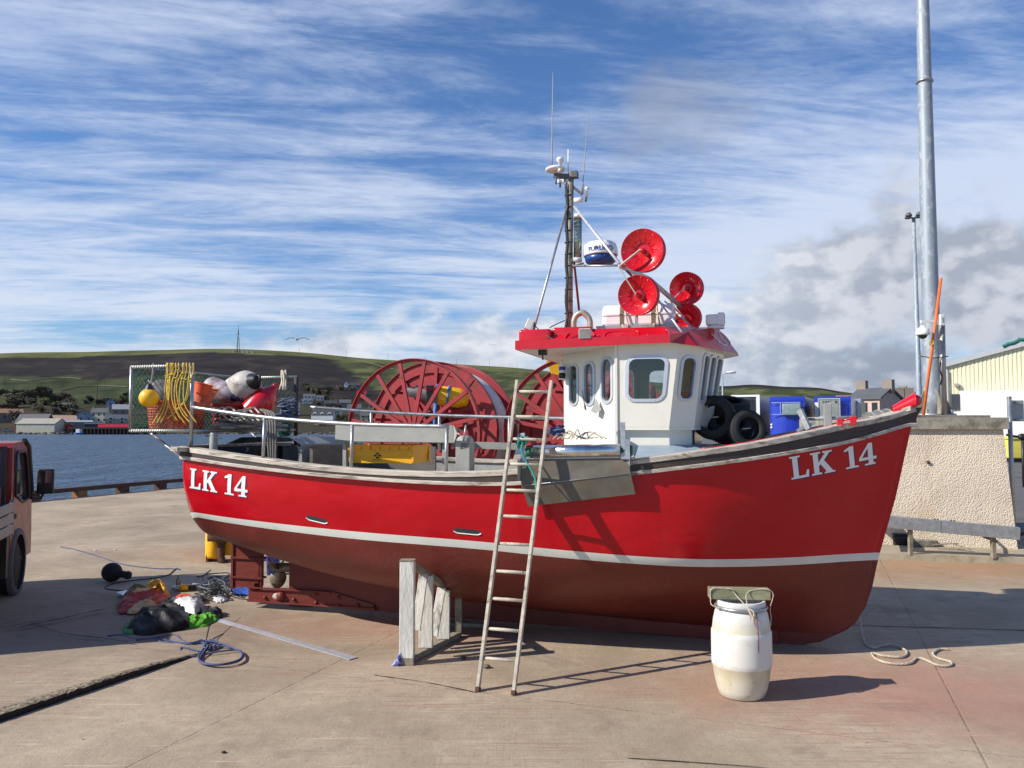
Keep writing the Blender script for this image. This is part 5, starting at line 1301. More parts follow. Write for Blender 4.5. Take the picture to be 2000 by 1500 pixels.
def netting(f, nu, nv, r=.0028, m=M_NET, slack=.02):
    """diamond net; f(u, v) -> point"""
    mb = MB(FB); random.seed(5)
    for sgn in (1, -1):
        for k in range(-nv, nu+1):
            pts = []
            for j in range(nv+1):
                u = (k+(j if sgn > 0 else nv-j))/nu; v = j/nv
                if u < -1e-6 or u > 1+1e-6: 
                    if len(pts) > 1: mb.tube(pts, r, 3, caps=False)
                    pts = []; continue
                q = Vector(f(u, v)); nn = noise.noise_vector(q*7)*slack; pts.append(q+nn*(1 if .02 < v < .98 else .2))
            if len(pts) > 1: mb.tube(pts, r, 3, caps=False)
    mb.build('cage_netting', m, cage, recalc=False)
netting(lambda u, v: (SA+(SF-SA)*u, WCG+.02*math.sin(u*9)*math.sin(v*3), ZL+(ZH-ZL)*v), 11, 9)
netting(lambda u, v: (SA-.02*math.sin(u*20), WCG-2*WCG*u, ZL+(ZH-ZL)*v), 34, 9, .0034)
netting(lambda u, v: (SA+(SF-SA)*u, -WCG, ZL+(ZH-ZL)*v), 11, 9)
netting(lambda u, v: (SF, WCG-2*WCG*u, ZL+(ZH-ZL)*(.25+.03*math.sin(u*14))*v), 34, 3, .004)
netting(lambda u, v: (SA+(SF-SA)*u, WCG-2*WCG*v, ZL+.0), 8, 20, .004)
# mooring posts with pin
def bitt(px, py0, py1, w, r=.05):
    a_, b_ = bwv(px, py0, w), bwv(px, py1, w); mb = MB(FB); mb.lathe([(0, b_.z-a_.z), (r*.8, b_.z-a_.z), (r, b_.z-a_.z-.02), (r, 0)], Matrix.Translation(a_), 18); o = mb.build('mooring_post', M_GREYP, boat)
    m2 = MB(FB); z = a_.z+(b_.z-a_.z)*.78; m2.tube([(a_.x-.11, a_.y, z+.01), (a_.x+.11, a_.y+.01, z-.02)], .009, 8); m2.build('pin', M_GALV, o)
bitt(417, 880, 845, 1.02, .045)
# open grey hood and locker at the stern
mb = MB(FB); a_ = bwv(432, 878, .6); mb.box((-6.45, .15, 1.70), (-5.95, .75, 2.0)); mb.build('stern_locker', mat('black_opening', (.03, .028, .026), .9), boat)
mb = MB(FB); h0 = Vector((-6.35, -.1, 2.02))
mb.loft([[(-6.5, .5, 2.03), (-6.5, -.95, 2.03)], [(-6.3, .5, 2.11), (-6.3, -.95, 2.11)], [(-5.65, .5, 2.11), (-5.65, -.95, 2.11)], [(-5.5, .5, 2.03), (-5.5, -.95, 2.03)], [(-5.5, .5, 1.98), (-5.5, -.95, 1.98)]], closed=False, caps=False, smooth=False)
mb.box((-5.53, .2, 1.5), (-5.48, .5, 2.0)); mb.box((-5.6, -.95, 1.42), (-5.5, -.7, 2.0)); mb.build('stern_hood', M_GREYP, boat)
# timber pound boards across the after deck
mb = MB(FB); mb.box((-5.35, -.75, 1.42), (-5.31, .55, 2.02)); mb.box((-5.3, -.78, 1.42), (-4.3, -.74, 1.98)); mb.build('pound_boards', mat('pound_board', (.13, .115, .10), .8, var=.3, vs=3, stretch=(1, 1, 6), bump=.3), boat)
# sloping grey steel table with fish box below
def quadplate(name, pts, th, m, parent=boat):
    a, b, c, d = map(Vector, pts); nn = (b-a).cross(d-a).normalized()*th; mb = MB(FB); mb.loft([[a, b, c, d], [a+nn, b+nn, c+nn, d+nn]], smooth=False); return mb.build(name, m, parent)
tw0, tw1 = .98, 1.14
ta, tb, tc_, td = bwv(655, 863, tw1), bwv(888, 866, tw1), bwv(884, 832, tw0), bwv(656, 831, tw0)
M_TAB = mat('grey_table_paint', (.24, .235, .205), .6, var=.12, vs=5, col2=(.14, .12, .10), c2=(.64, .74), c2s=8)
table = quadplate('gutting_table', [ta, tb, tc_, td], -.012, M_TAB)
quadplate('table_end', [tb, tc_, tc_+Vector((.02, -.0, -.0)), tb+Vector((.035, 0, .10))], .01, M_GREYP, table)
mb = MB(FB); mb.loft([[tc_, tc_+Vector((.03, -.02, -.02)), tc_+Vector((.03, -.35, -.06)), tc_+Vector((0, -.35, -.05))], [td, td+Vector((0, -.02, -.02)), td+Vector((0, -.35, -.06)), td+Vector((0, -.35, -.05))]], smooth=False); mb.build('table_top', M_GREYP, table)
for q in (ta.lerp(tb, .06), ta.lerp(tb, .9)): mb = MB(FB); mb.box((q.x-.02, q.y-.09, 1.42), (q.x+.02, q.y-.05, q.z-.004)); mb.build('leg', M_GREYP, table)
mb = MB(FB); mb.bar(bwv(884, 868, .9), bwv(1010, 872, .85), .05, .07); mb.build('deck_beam', M_GREYP, boat)
# square grey post with lever
c0 = bwv(908, 922, 1.18); c1 = bwv(908, 864, 1.18)
mb = MB(FB); mb.box((c0.x-.075, c0.y-.085, 1.5), (c0.x+.075, c0.y+.075, c1.z), bev=.006); mb.lathe([(0, -.075), (.07, -.075), (.07, .075), (0, .075)], axis_matrix((c0.x, c0.y, c1.z), (0, 1, 0)), 20); po = mb.build('steel_post', M_GREYP, boat)
mb = MB(FB); mb.tube([bwv(905, 862, 1.28), bwv(910, 830, 1.28)], .009, 6); mb.tube([bwv(893, 846, 1.2), bwv(903, 852, 1.2)], .006, 5); mb.build('lever', M_GALV, po)
mb = MB(FB); mb.box((-3.0, .55, 1.42), (-2.55, 1.0, 1.78), bev=.02); mb.box((-4.6, .6, 1.42), (-3.4, 1.2, 1.62), bev=.02); mb.build('deck_box', M_GREYP, boat)
mb = MB(FB); mb.box((-2.55, .80, 1.90), (-1.76, 1.40, 1.955), bev=.01); mb.build('side_shelf', M_GREYP, boat)
# shooting roller and scuffed chute
ra, rb = bwv(1042, 883, 1.47), bwv(1212, 880, 1.39); RR = 13.6*7.5/1600
mb = MB(FB); mb.tube([ra, rb], RR, 32); roller = mb.build('shooting_roller', M_STAIN, boat)
mb = MB(FB); mb.tube([rb, rb+Vector((.09, -.02, .0))], .045, 12); mb.box(tuple(rb+Vector((.05, -.06, -.05))), tuple(rb+Vector((.11, .03, .05))), bev=.008); mb.build('roller_bearing', mat('green_paint', (.01, .10, .06), .5), roller)
mb = MB(FB); mb.tube([ra-Vector((.07, 0, 0)), ra], .045, 12); mb.build('roller_bearing', mat('green_paint', (.01, .10, .06), .5), roller)
mb = MB(FB); mb.bar(bwv(1218, 897, 1.42), bwv(1216, 825, 1.40), .018, .045, up=(1, 0, 0)); mb.bar(bwv(1226, 897, 1.46), bwv(1225, 858, 1.44), .018, .045, up=(1, 0, 0)); mb.bar(bwv(1024, 915, 1.5), bwv(1020, 846, 1.46), .03, .045, up=(1, 0, 0)); mb.build('roller_upright', M_GALV, roller)
q0, q1 = bwv(1016, 897, 1.50), bwv(1224, 894, 1.40); m0, m1 = bwv(1018, 948, 1.53), bwv(1232, 926, 1.43); e0, e1 = bwv(1032, 989, 1.50), bwv(1241, 965, 1.405)
mb = MB(FB); nrm = Vector((0, -.012, 0))
for A_ in ([q0, q1, m1, m0], [m0, m1, e1, e0]): mb.loft([A_, [p+nrm for p in A_]], smooth=False)
chute = mb.build('shooting_chute', M_CHUTE, boat)
mb = MB(FB); mb.bar(q0+Vector((0, 0, .004)), q1+Vector((0, 0, .004)), .02, .012); mb.tube([m0+Vector((.03, .003, 0)), m1+Vector((-.02, .003, 0))], .004, 5); mb.build('chute_seam', M_GALV, chute)
mb = MB(FB); mb.box((q0.x-.01, 1.3, q0.z-.2), (q0.x+.01, 1.56, q0.z)); mb.build('chute_bracket', M_GREYP, chute)
mb = MB(FB); mb.box((q1.x+.005, 1.3, q1.z-.22), (q1.x+.03, 1.41, q1.z+.03)); mb.build('chute_bracket', M_GREYP, chute)
# bow gear: cleats, post, inclined davit, red stemhead fairlead
mb = MB(FB)
for px in (1642, 1668): c = bwv(px, 823 if px == 1642 else 818, .5); mb.box((c.x-.035, c.y-.03, c.z-.06), (c.x+.02, c.y+.03, c.z+.025), bev=.006)
mb.tube([bwv(1642, 822, .5), bwv(1675, 816, .5)], .012, 6); mb.build('cleat', M_DISH, boat)
mb = MB(FB); c = bwv(1617, 838, .1); t_ = bwv(1615, 788, .1); mb.box((c.x-.04, c.y-.04, c.z-.05), (c.x+.04, c.y+.04, t_.z), bev=.01); mb.bar(bwv(1607, 792, .1), bwv(1630, 785, .1), .03, .03); mb.tube([c+Vector((-.25, 0, .1)), c+Vector((.25, 0, .12))], .018, 8); mb.build('bow_post', M_GREYP, boat)
mb = MB(FB); mb.bar(bwv(1580, 838, .25), bwv(1562, 800, .2), .05, .05); mb.bar(bwv(1555, 842, .2), bwv(1592, 825, .2), .03, .03); mb.bar(bwv(1541, 802, .2), bwv(1566, 800, .2), .03, .012); mb.build('davit', M_GALV, boat)
mb = MB(FB)
sec = []
for k in range(9):
    t = k/8; c = bwv(1742+44*t, 803-19*t, .0); r_ = .055+.045*t; c.z -= 0.02
    sec.append([(c.x, c.y+r_*math.cos(a), c.z+.02+r_*math.sin(a)*.9) for a in [R(-25+j*23) for j in range(11)]])
mb.loft(sec, closed=False, caps=False); sec2 = [[(p[0]+.004, p[1]*.9, p[2]-.012) for p in r_] for r_ in sec]; mb.loft(sec2, closed=False, caps=False); mb.build('stem_fairlead', M_DISH, boat, recalc=False)
c = bwv(1790, 782, .0); mb = MB(FB); mb.lathe([(.0, -.012), (.052, -.01), (.056, .0), (.052, .01), (0, .012)], axis_matrix(c, (.4, 1, 0)), 24); mb.build('stem_roller', M_DISH, boat)
mb = MB(FB); mb.tube([(s, interp(WS, s)-.12, zr(s)+.012) for s in [-.9+k*.1 for k in range(17)]], .005, 6); mb.build('red_deck_line', M_DISH, boat)

# ================================================================== LOOSE GEAR ON THE BOAT
def solo(mb, name, m, label, cat, group=None, at=None): return tag(mb.build(name, m, at=at), label, cat, group)
def bww(px, py, w): return FB @ bwv(px, py, w)
# yellow ball float hung on the near side of the cage
c = bwv(291, 777, 1.24); mb = MB(FB); mb.sphere(c, .108, 28, 18, (1, 1, .98))
root = thing('ball_float', FB @ c, 'yellow ball float hanging from the top bar of the stern cage', 'buoy')
mb.build('float_ball', M_YELL, root); mb = MB(FB); mb.lathe([(.055, .085), (.05, .105), (.03, .14), (.025, .16), (0, .16)], Matrix.Translation(c), 18); mb.build('float_neck', mat('float_neck_navy', (.02, .02, .05), .5), root)
mb = MB(FB); mb.tube(cr([c+Vector((.0, 0, .16)), bwv(297, 738, 1.18), bwv(299, 714, 1.12), bwv(300, 712, 1.09), bwv(300, 728, 1.12), c+Vector((.02, 0, .15))], 5), .009, 6); mb.build('lanyard', M_GROPE, root)
# yellow rope strops looped over the top bar
random.seed(21)
hang = [(325, [(322, 760), (318, 790), (298, 828)]), (329, [(326, 770), (320, 800), (307, 826)]), (333, [(331, 765), (326, 800), (314, 825)]),
        (340, [(328, 745), (327, 775), (342, 822)]), (345, [(336, 748), (337, 785), (352, 818)]), (350, [(341, 760), (345, 800), (362, 828)]), (356, [(345, 755), (352, 800), (372, 826)]),
        (361, [(352, 755), (352, 790), (368, 815)]), (366, [(359, 750), (361, 790), (384, 826)]), (372, [(368, 745), (362, 780), (345, 800)]), (376, [(370, 750), (362, 785), (326, 818)]), (337, [(330, 748), (330, 790), (347, 822)])]
for i, (tx, pts) in enumerate(hang):
    mb = MB(FB); wv = 1.145+random.uniform(0, .02); tx += random.uniform(-2, 2); yt = random.uniform(722, 742)
    P_l = [bwv(tx, 722, 1.09), bwv(tx, 713, 1.085), bwv(tx, 709.5, 1.12), bwv(tx, 713, wv), bwv(tx, 724, wv)]+[bwv(x, y, wv+.01) for x, y in pts]
    mb.tube(cr(P_l, 6), .0075, 6)
    mb.tube([bwv(tx, yt, wv)+Vector((.016*math.cos(a), .016*math.sin(a), 0)) for a in [k*math.pi/4 for k in range(8)]], .006, 5, closed=True)
    solo(mb, 'rope_strop', M_YROPE, 'yellow rope strop hanging over the near top bar of the stern cage', 'rope', 'yellow rope strops over the cage bar')
# baskets
def basket(c, r0, r1, h, m, label, tilt=(0, 0, 0), solid=False):
    M = Matrix.Translation(FB @ Vector(c)) @ Matrix.Rotation(tilt[0], 4, 'X') @ Matrix.Rotation(tilt[1], 4, 'Y')
    root = thing('fish_basket', FB @ Vector(c), label, 'basket'); mb = MB()
    n = 30; nr_ = 11
    for k in range(n):
        a = 2*math.pi*k/n; e = lambda z: M @ Vector(((r0+(r1-r0)*z/h)*math.cos(a), (r0+(r1-r0)*z/h)*math.sin(a), z)); mb.tube([e(0), e(h*.9)], .0045, 4, caps=False, smooth=False)
    for j in range(nr_): z = h*.9*j/(nr_-1); r = r0+(r1-r0)*z/h; mb.lathe([(r-.003, z-.006), (r+.004, z-.006), (r+.004, z+.006), (r-.003, z+.006), (r-.003, z-.006)], M, n, smooth=False)
    mb.lathe([(0, 0), (r0, 0)], M, n, smooth=False); mb.build('lattice', m, root)
    mb = MB(); r = r1; mb.lathe([(r-.012, h*.9), (r+.006, h*.9), (r+.014, h), (r-.008, h), (r-.012, h*.9)], M, n); mb.build('rim', m, root)
    if solid:
        mb = MB(); mb.lathe([(r0-.01, .01), (r1-.014, h*.9)], M, n); mb.build('lining', m, root)
    return root
basket((SF-.55, .93, ZL+.01), .13, .165, .34, M_ORANGE2, 'orange lattice fish basket below the yellow float in the stern cage')
basket((SF-.15, .96, ZL+.01), .14, .17, .30, M_ORANGE, 'orange fish basket behind the yellow strops in the stern cage', solid=True)
basket((SF-.24, .62, ZL+.34), .10, .13, .20, M_ORANGE2, 'upper orange basket behind the strops in the stern cage', (0, .3, 0))
basket(tuple(bwv(397, 758, .75)-Vector((.03, 0, .07))), .075, .10, .13, M_ORANGE, 'small bright orange basket on top of the load in the stern cage', (0, .25, 0), solid=True)
basket((SF-.12, .3, ZL+.01), .15, .18, .32, mat('red_basket', (.42, .03, .02), .5), 'dark red basket in the middle of the stern cage', solid=True)
def pellet(c, d, r, L, m, endm, label, mat3=None):
    """long inflatable fender: rounded body, moulded end"""
    M = axis_matrix(FB @ Vector(c), FB.to_3x3() @ Vector(d)); root = thing('fender', FB @ Vector(c), label, 'fender')
    prof = [(0, -L/2)]+[(r*math.sin(t*math.pi/2)*1.0, -L/2+r*.7*(1-math.cos(t*math.pi/2))) for t in (.3, .6, .85, 1)]+[(r, L*.12), (r*.93, L*.26), (r*.75, L*.38), (r*.52, L*.46)]
    mb = MB(); mb.lathe(prof, M, 28); mb.build('fender_body', m, root)
    mb = MB(); mb.lathe([(r*.56, L*.43), (r*.5, L*.5), (r*.28, L*.58), (r*.26, L*.64), (0, L*.64)], M, 24); mb.build('fender_end', endm, root)
    mb = MB(); mb.tube([M @ Vector((r*.18*math.cos(a), 0, L*.66+r*.18*math.sin(a))) for a in [k*math.pi/5 for k in range(10)]], r*.07, 6, closed=True); mb.build('fender_eye', endm, root)
    return root
M_FEND = mat('stained_white_fender', (.52, .48, .42), .5, var=.15, vs=5, col2=(.17, .12, .10), c2=(.5, .62), c2s=5)
pellet(bwv(474, 752, .1)-Vector((0, 0, .04)), (.75, .3, .28), .20, .52, M_FEND, M_BLACK, 'big stained white fender with a black end on top of the stern cage load')
pellet(bwv(432, 760, .2)-Vector((0, 0, .02)), (.8, .1, -.28), .13, .50, mat('pale_fender', (.42, .36, .40), .5, var=.2, vs=6, col2=(.2, .14, .14), c2=(.5, .6)), mat('navy_end', (.01, .012, .06), .5), 'pale fender with a navy end lying left of the big stained fender')
pellet(bwv(505, 792, .1), (.55, -.3, .75), .17, .48, M_DISH, M_DISH, 'red fender at the right end of the stern cage load')
pellet(bwv(324, 768, .2), (-.6, .3, .5), .14, .42, mat('pale_fender', (.42, .36, .40), .5), M_BLACK, 'pale grey fender behind the yellow float in the stern cage')
def ropepile(name, c, rx, ry, rz, n, r, m, label, cat='rope', seed=1, F=FB, turns=1., group=None):
    random.seed(seed); mb = MB(F); c = Vector(c); pts = []
    for k in range(n):
        a = k*turns*2.3+random.uniform(-.4, .4); q = random.uniform(.45, 1.0)
        pts.append(c+Vector((rx*q*math.cos(a), ry*q*math.sin(a), max(-rz*.0, rz*(k/n)*random.uniform(.4, 1)))))
    mb.tube(cr(pts, 5), r, 6); return solo(mb, name, m, label, cat, group)
ropepile('rope_pile', (SF+.18, .25, ZL+.02), .3, .75, .18, 60, .02, M_GROPE, 'heap of thick grey rope in the right part of the stern cage', seed=3)
ropepile('rope_pile', (SF+.10, -.72, ZL+.12), .14, .22, .38, 44, .012, mat('blue_grey_rope', (.08, .10, .17), .9, var=.5, vs=8), 'tangle of blue grey twine at the far corner of the stern cage', seed=5)
ropepile('net_heap', (SF-.05, -.92, ZL-.15), .12, .16, .36, 70, .006, M_NET, 'dark green net heap hanging at the far corner of the stern cage', 'net', seed=6)
mb = MB(FB)
for k in range(4): x = 521+k*5.0; mb.tube(cr([bwv(508+k*2, 800, .3), bwv(x-2, 808, .85), bwv(x+2, 830, 1.0), bwv(x+3, 868, 1.0), bwv(x+5-k, 900, 1.0)], 6), .013, 6)
solo(mb, 'hanging_rope', mat('dark_grey_rope', (.17, .165, .145), .9, var=.3, vs=25, bump=.8, bs=130), 'bundle of grey ropes hanging down from the cage behind the rail post', 'rope')
mb = MB(FB); mb.tube(cr([bwv(552, 755, -.95), bwv(550, 728, -1.12), bwv(552, 725, -1.12), bwv(555, 740, -1.0), bwv(553, 762, -.9)], 5), .014, 6); mb.tube(cr([bwv(546, 762, -.95), bwv(556, 728, -1.12), bwv(558, 727, -1.12), bwv(558, 762, -.95)], 5), .014, 6)
solo(mb, 'rope_tie', M_WROPE, 'pale rope looped over the far top bar of the stern cage', 'rope')
random.seed(8); mb = MB(FB)
for k in range(7): x = 405+k*12; mb.tube(cr([bwv(x, 812-k, .8), bwv(x+18, 800+random.uniform(-6, 6), .6), bwv(x+38, 812+random.uniform(-4, 6), .7), bwv(x+55, 822, .8)], 5), .012, 6)
solo(mb, 'mooring_line', M_WROPE, 'pale mooring line on top of the grey rope heap in the stern cage', 'rope')

# yellow fish box hung below the table
def fishbox():
    w0 = 1.02; a_ = bwv(677, 904, w0); b_ = bwv(806, 908, w0); zt = bwv(700, 869, w0).z; z0 = a_.z; s0, s1 = a_.x, b_.x; dw = .48
    root = thing('fish_box', FB @ Vector(((s0+s1)/2, w0-dw/2, z0)), 'yellow plastic fish box with a dark four leaf mark below the grey table', 'fish box', rz=BANG)
    mb = MB(FB); t_ = .012; i_ = .02
    def sh(z0_, z1_, a, b): mb.loft([[(s0+a, w0-a, z0_), (s1-a, w0-a, z0_), (s1-a, w0-dw+a, z0_), (s0+a, w0-dw+a, z0_)], [(s0+b, w0-b, z1_), (s1-b, w0-b, z1_), (s1-b, w0-dw+b, z1_), (s0+b, w0-dw+b, z1_)]], caps=False, smooth=False)
    sh(z0, zt, i_, 0); sh(z0+.02, zt, i_+t_, t_)
    mb.add([(s0+i_, w0-i_, z0), (s1-i_, w0-i_, z0), (s1-i_, w0-dw+i_, z0), (s0+i_, w0-dw+i_, z0)], [(0, 1, 2, 3)])
    mb.build('shell', M_YELL2, root)
    mb = MB(FB); zr_ = z0+(zt-z0)*.66
    mb.box((s0-.006, w0, zr_), (s1+.006, w0+.014, zr_+.012)); mb.box((s0-.01, w0, zt-.012), (s1+.01, w0+.018, zt)); mb.box((s1, w0-dw, zt-.012), (s1+.016, w0+.018, zt)); mb.box((s1-.008, w0-dw, z0), (s1+.008, w0-dw+.03, zt-.013)); mb.box((s1-.008, w0-.03, z0), (s1+.008, w0, zt-.013))
    for k in range(7): s = s0+(s1-s0)*(k+.5)/7; mb.box((s-.005, w0, zr_+.0125), (s+.005, w0+.012, zt-.0125))
    mb.build('rib', M_YELL2, root)
    mb = MB(FB); cx, cz = s0+(s1-s0)*.47, z0+(zt-z0)*.42
    for dx, dz in ((0, .022), (0, -.022), (.026, 0), (-.026, 0)): mb.add([(cx+dx+.018*math.cos(a), w0+.004-.006, cz+dz+.0095*math.sin(a)) for a in [k*math.pi/6 for k in range(12)]], [tuple(range(12))])
    for k in range(9): mb.box((cx-.055+k*.0125, w0-.0065, cz-.048), (cx-.047+k*.0125, w0-.003, cz-.043))
    o = mb.build('printed_mark', M_DARK, root, recalc=False)
fishbox()
# tangle on the side deck by the roller
random.seed(14); mb = MB(FB)
for k in range(9):
    x = 1085+k*9; mb.tube(cr([bwv(x-14, 858, 1.25), bwv(x+random.uniform(-6, 6), 838+random.uniform(0, 14), 1.2), bwv(x+random.uniform(4, 16), 846+random.uniform(-4, 10), 1.2), bwv(x+28, 858-random.uniform(0, 6), 1.25)], 5), .006, 5)
solo(mb, 'twine_tangle', M_WROPE, 'tangle of pale twine on deck behind the steel roller', 'rope')
ropepile('rope_bundle', bwv(1090, 850, 1.15), .11, .1, .10, 40, .009, M_BROPE, 'small bundle of blue rope on deck behind the steel roller', seed=9)
# tyres on the foredeck
def tyre(c, ax, Ro, wd, label, hub=False, group=None):
    M = axis_matrix(FB @ Vector(c), FB.to_3x3() @ Vector(ax)); root = thing('tyre', FB @ Vector(c), label, 'tyre')
    Ri = Ro*.60; h = wd/2
    mb = MB(); mb.lathe([(Ri, -h*.7), (Ri+.01, -h*.9), (Ro*.8, -h), (Ro*.95, -h*.85), (Ro, -h*.6), (Ro, h*.6), (Ro*.95, h*.85), (Ro*.8, h), (Ri+.01, h*.9), (Ri, h*.7), (Ri+.02, h*.5), (Ro*.9, h*.55), (Ro*.9, -h*.55), (Ri+.02, -h*.5), (Ri, -h*.7)], M, 40)
    mb.build('rubber', M_RUBBER, root)
    mb = MB()
    for k in range(48):
        a = k*2*math.pi/48; e = Vector((math.cos(a), math.sin(a), 0)); t = Vector((-math.sin(a), math.cos(a), 0))
        for sg in (1, -1): p = e*(Ro+.002); mb.add([M @ (p-t*.007+Vector((0, 0, sg*h*.1))), M @ (p+t*.007+Vector((0, 0, sg*h*.12))), M @ (e*(Ro*.97)+t*.010+Vector((0, 0, sg*h*.86))), M @ (e*(Ro*.97)-t*.004+Vector((0, 0, sg*h*.86))), M @ (p*1.014-t*.005+Vector((0, 0, sg*h*.1))), M @ (p*1.014+t*.006+Vector((0, 0, sg*h*.12))), M @ (e*(Ro*.985)+t*.009+Vector((0, 0, sg*h*.86))), M @ (e*(Ro*.985)-t*.004+Vector((0, 0, sg*h*.86)))],
                                                    [(4, 5, 6, 7), (0, 4, 7, 3), (1, 2, 6, 5), (2, 3, 7, 6), (0, 1, 5, 4)])
    mb.build('tread', M_RUBBER, root)
    if hub: mb = MB(); mb.tube([M @ Vector((0, .06, .02)), M @ Vector((.01, -.05, .0))], .006, 6); mb.build('rope_end', M_WROPE, root)
tyre(bwv(1394, 816, .35), (-.2, .9, .12), .225, .17, 'large tyre leaning on the wheelhouse front on the foredeck', True)
tyre(bwv(1458, 838, .45), (.45, .75, .1), .19, .14, 'smaller tyre leaning at the right on the foredeck', True)
tyre(bwv(1420, 795, -.2), (.1, .25, .95), .24, .17, 'tyre lying flat on top of the others on the foredeck')
tyre(bwv(1425, 835, .05), (.1, .5, .8), .24, .17, 'tyre at the bottom of the foredeck heap')
mb = MB(FB); d0 = bwv(1436, 800, -.05); mb.loft([[bwv(1432, 795, -.1), bwv(1444, 790, -.1), bwv(1500, 845, .2), bwv(1490, 858, .2)], [p+Vector((0, -.04, 0)) for p in [bwv(1432, 795, -.1), bwv(1444, 790, -.1), bwv(1500, 845, .2), bwv(1490, 858, .2)]]], smooth=False)
solo(mb, 'rubber_mat', M_RUBBER, 'black rubber mat sloping over the foredeck tyres', 'mat')

# ================================================================== LADDER, TRESTLE, BARREL
def ladder():
    fl, fr_ = G(933, 1350), G(1003, 1357); tl, tr = D(1010.5, 744, 8.02), D(1077, 745, 7.93)
    root = thing('ladder', (fl+fr_)/2, 'worn wooden ladder leaning against the side of the boat', 'ladder')
    up = Vector((-.2, -.9, .3))
    for a, b in ((fl, tl), (fr_, tr)):
        mb = MB(); mb.bar(a, b, .028, .062, up=up, bev=.004); st = mb.build('stile', M_LADDER, root)
        d_ = (b-a).normalized(); mb = MB(); mb.bar(a-d_*.003, a+d_*.035, .036, .07, up=up, bev=.003); mb.build('rubber_foot', M_RUST, st)
    ys = [1288, 1230, 1171, 1117, 1063, 1009, 958, 907, 858, 814, 765]
    L = (tl-fl).length
    for y in ys:
        # find parameter on the stile whose image row is y
        lo, hi = 0., 1.
        for _ in range(30):
            t = (lo+hi)/2; p = fl.lerp(tl, t).lerp(fr_.lerp(tr, t), .5); q = 750-FPX*((p.z-EYE)*CP-p.y*SP)/(p.y*CP+(p.z-EYE)*SP)
            if q > y: lo = t
            else: hi = t
        a, b = fl.lerp(tl, t), fr_.lerp(tr, t); mb = MB(); mb.tube([a, a.lerp(b, .5), b], [.0135, .0155, .0135], 10); mb.build('rung', M_LADDER, root)
ladder()
# green rope lashing the ladder to the roller upright
mb = MB(); random.seed(4)
c0 = FB @ bwv(1018, 862, 1.5)
mb.tube(cr([c0+Vector((random.uniform(-.05, .07), random.uniform(-.06, .04), random.uniform(-.05, .06))) for _ in range(26)]+[FB @ bwv(1018, 880, 1.6), FB @ bwv(1030, 905, 1.63), FB @ bwv(1045, 935, 1.66), FB @ bwv(1046, 970, 1.7)], 5), .0075, 6)
solo(mb, 'lashing_rope', M_TROPE, 'green rope knotted round the upright beside the ladder', 'rope')

def trestle():
    """splayed shore frame of whitewashed timbers under the bilge"""
    near = G(795, 1297); far = G(893, 1246); ax = (far-near); L = ax.length; ax.normalize(); side = Vector((ax.y, -ax.x, 0))
    zn = .965; zf = .80
    root = thing('trestle', near, 'white painted timber trestle propping the bilge of the boat', 'trestle')
    def P_(t, z, o=0): return near+ax*(t*L)+side*o+Vector((0, 0, z))
    def post(t, z0, z1, w=.105, o=0, t2=None, nm='post', m=M_PALEW): mb = MB(); mb.bar(P_(t, z0, o), P_(t if t2 is None else t2, z1, o), .075, w, up=ax, bev=.006); return mb.build(nm, m, root)
    mb = MB(); W_ = .115
    # near post: broad face towards the camera
    fx = Vector((1, -.06, 0)).normalized()
    mb.bar(near+Vector((0, 0, .0)), near+Vector((0, 0, zn)), .10, .135, up=fx, bev=.006); p = mb.build('post', M_PALEW, root)
    mb = MB(); mb.bar(near+Vector((0, 0, zn+.001)), near+Vector((0, 0, zn+.014)), .105, .14, up=fx); mb.build('post_end', M_OLDW, p); mb = MB(); mb.bar(near+Vector((0, 0, -.0)), near+Vector((0, 0, .07)), .107, .142, up=fx, bev=.004); mb.build('post_end', M_OLDW, p)
    def slab(a, b, w, th, nm, m=M_PALEW): mb = MB(); mb.bar(a, b, th, w, up=fx, bev=.005); mb.build(nm, m, root)
    slab(P_(.35, .07), P_(.35, .77), .135, .07, 'post'); slab(P_(.70, .07), P_(.70, .56), .13, .07, 'post'); slab(P_(1.03, .02), P_(1.03, .50), .07, .07, 'post', M_OLDW)
    slab(P_(.98, .02)+Vector((-.13, 0, 0)), P_(.98, .47)+Vector((-.13, 0, 0)), .10, .02, 'board', mat('khaki_board', (.25, .23, .16), .7))
    slab(P_(.14, .28)+Vector((.01, 0, 0)), P_(.27, .80)+Vector((.015, 0, 0)), .085, .05, 'brace'); slab(P_(.50, .14)+Vector((.0, 0, 0)), P_(.60, .60)+Vector((.03, 0, 0)), .085, .05, 'brace')
    mb = MB(); mb.bar(P_(0.06, .925), P_(.78, .565), .08, .05, bev=.004); mb.bar(P_(.78, .55), P_(1.04, .50), .07, .03); mb.build('top_rail', M_OLDW, root)
    mb = MB(); mb.bar(P_(.05, .035), P_(1.0, .035), .08, .06, bev=.004); mb.build('bottom_rail', M_OLDW, root)
trestle()
mb = MB(); c = G(774, 1300); mb.loft([[c+Vector((x, y, .0)) for x, y in ((-.05, -.02), (.04, -.03), (.06, .03), (-.02, .03))], [c+Vector((x, y, .05)) for x, y in ((-.01, -.015), (.035, -.02), (.05, .02), (.01, .02))], [c+Vector((x+.03, y, .12)) for x, y in ((.0, 0), (.01, 0), (.012, .01), (.0, .01))]])
solo(mb, 'rag', mat('blue_white_rag', (.45, .45, .62), .8, col2=(.05, .06, .3), c2=(.5, .55), c2s=20), 'small blue and white rag at the foot of the trestle', 'rag')

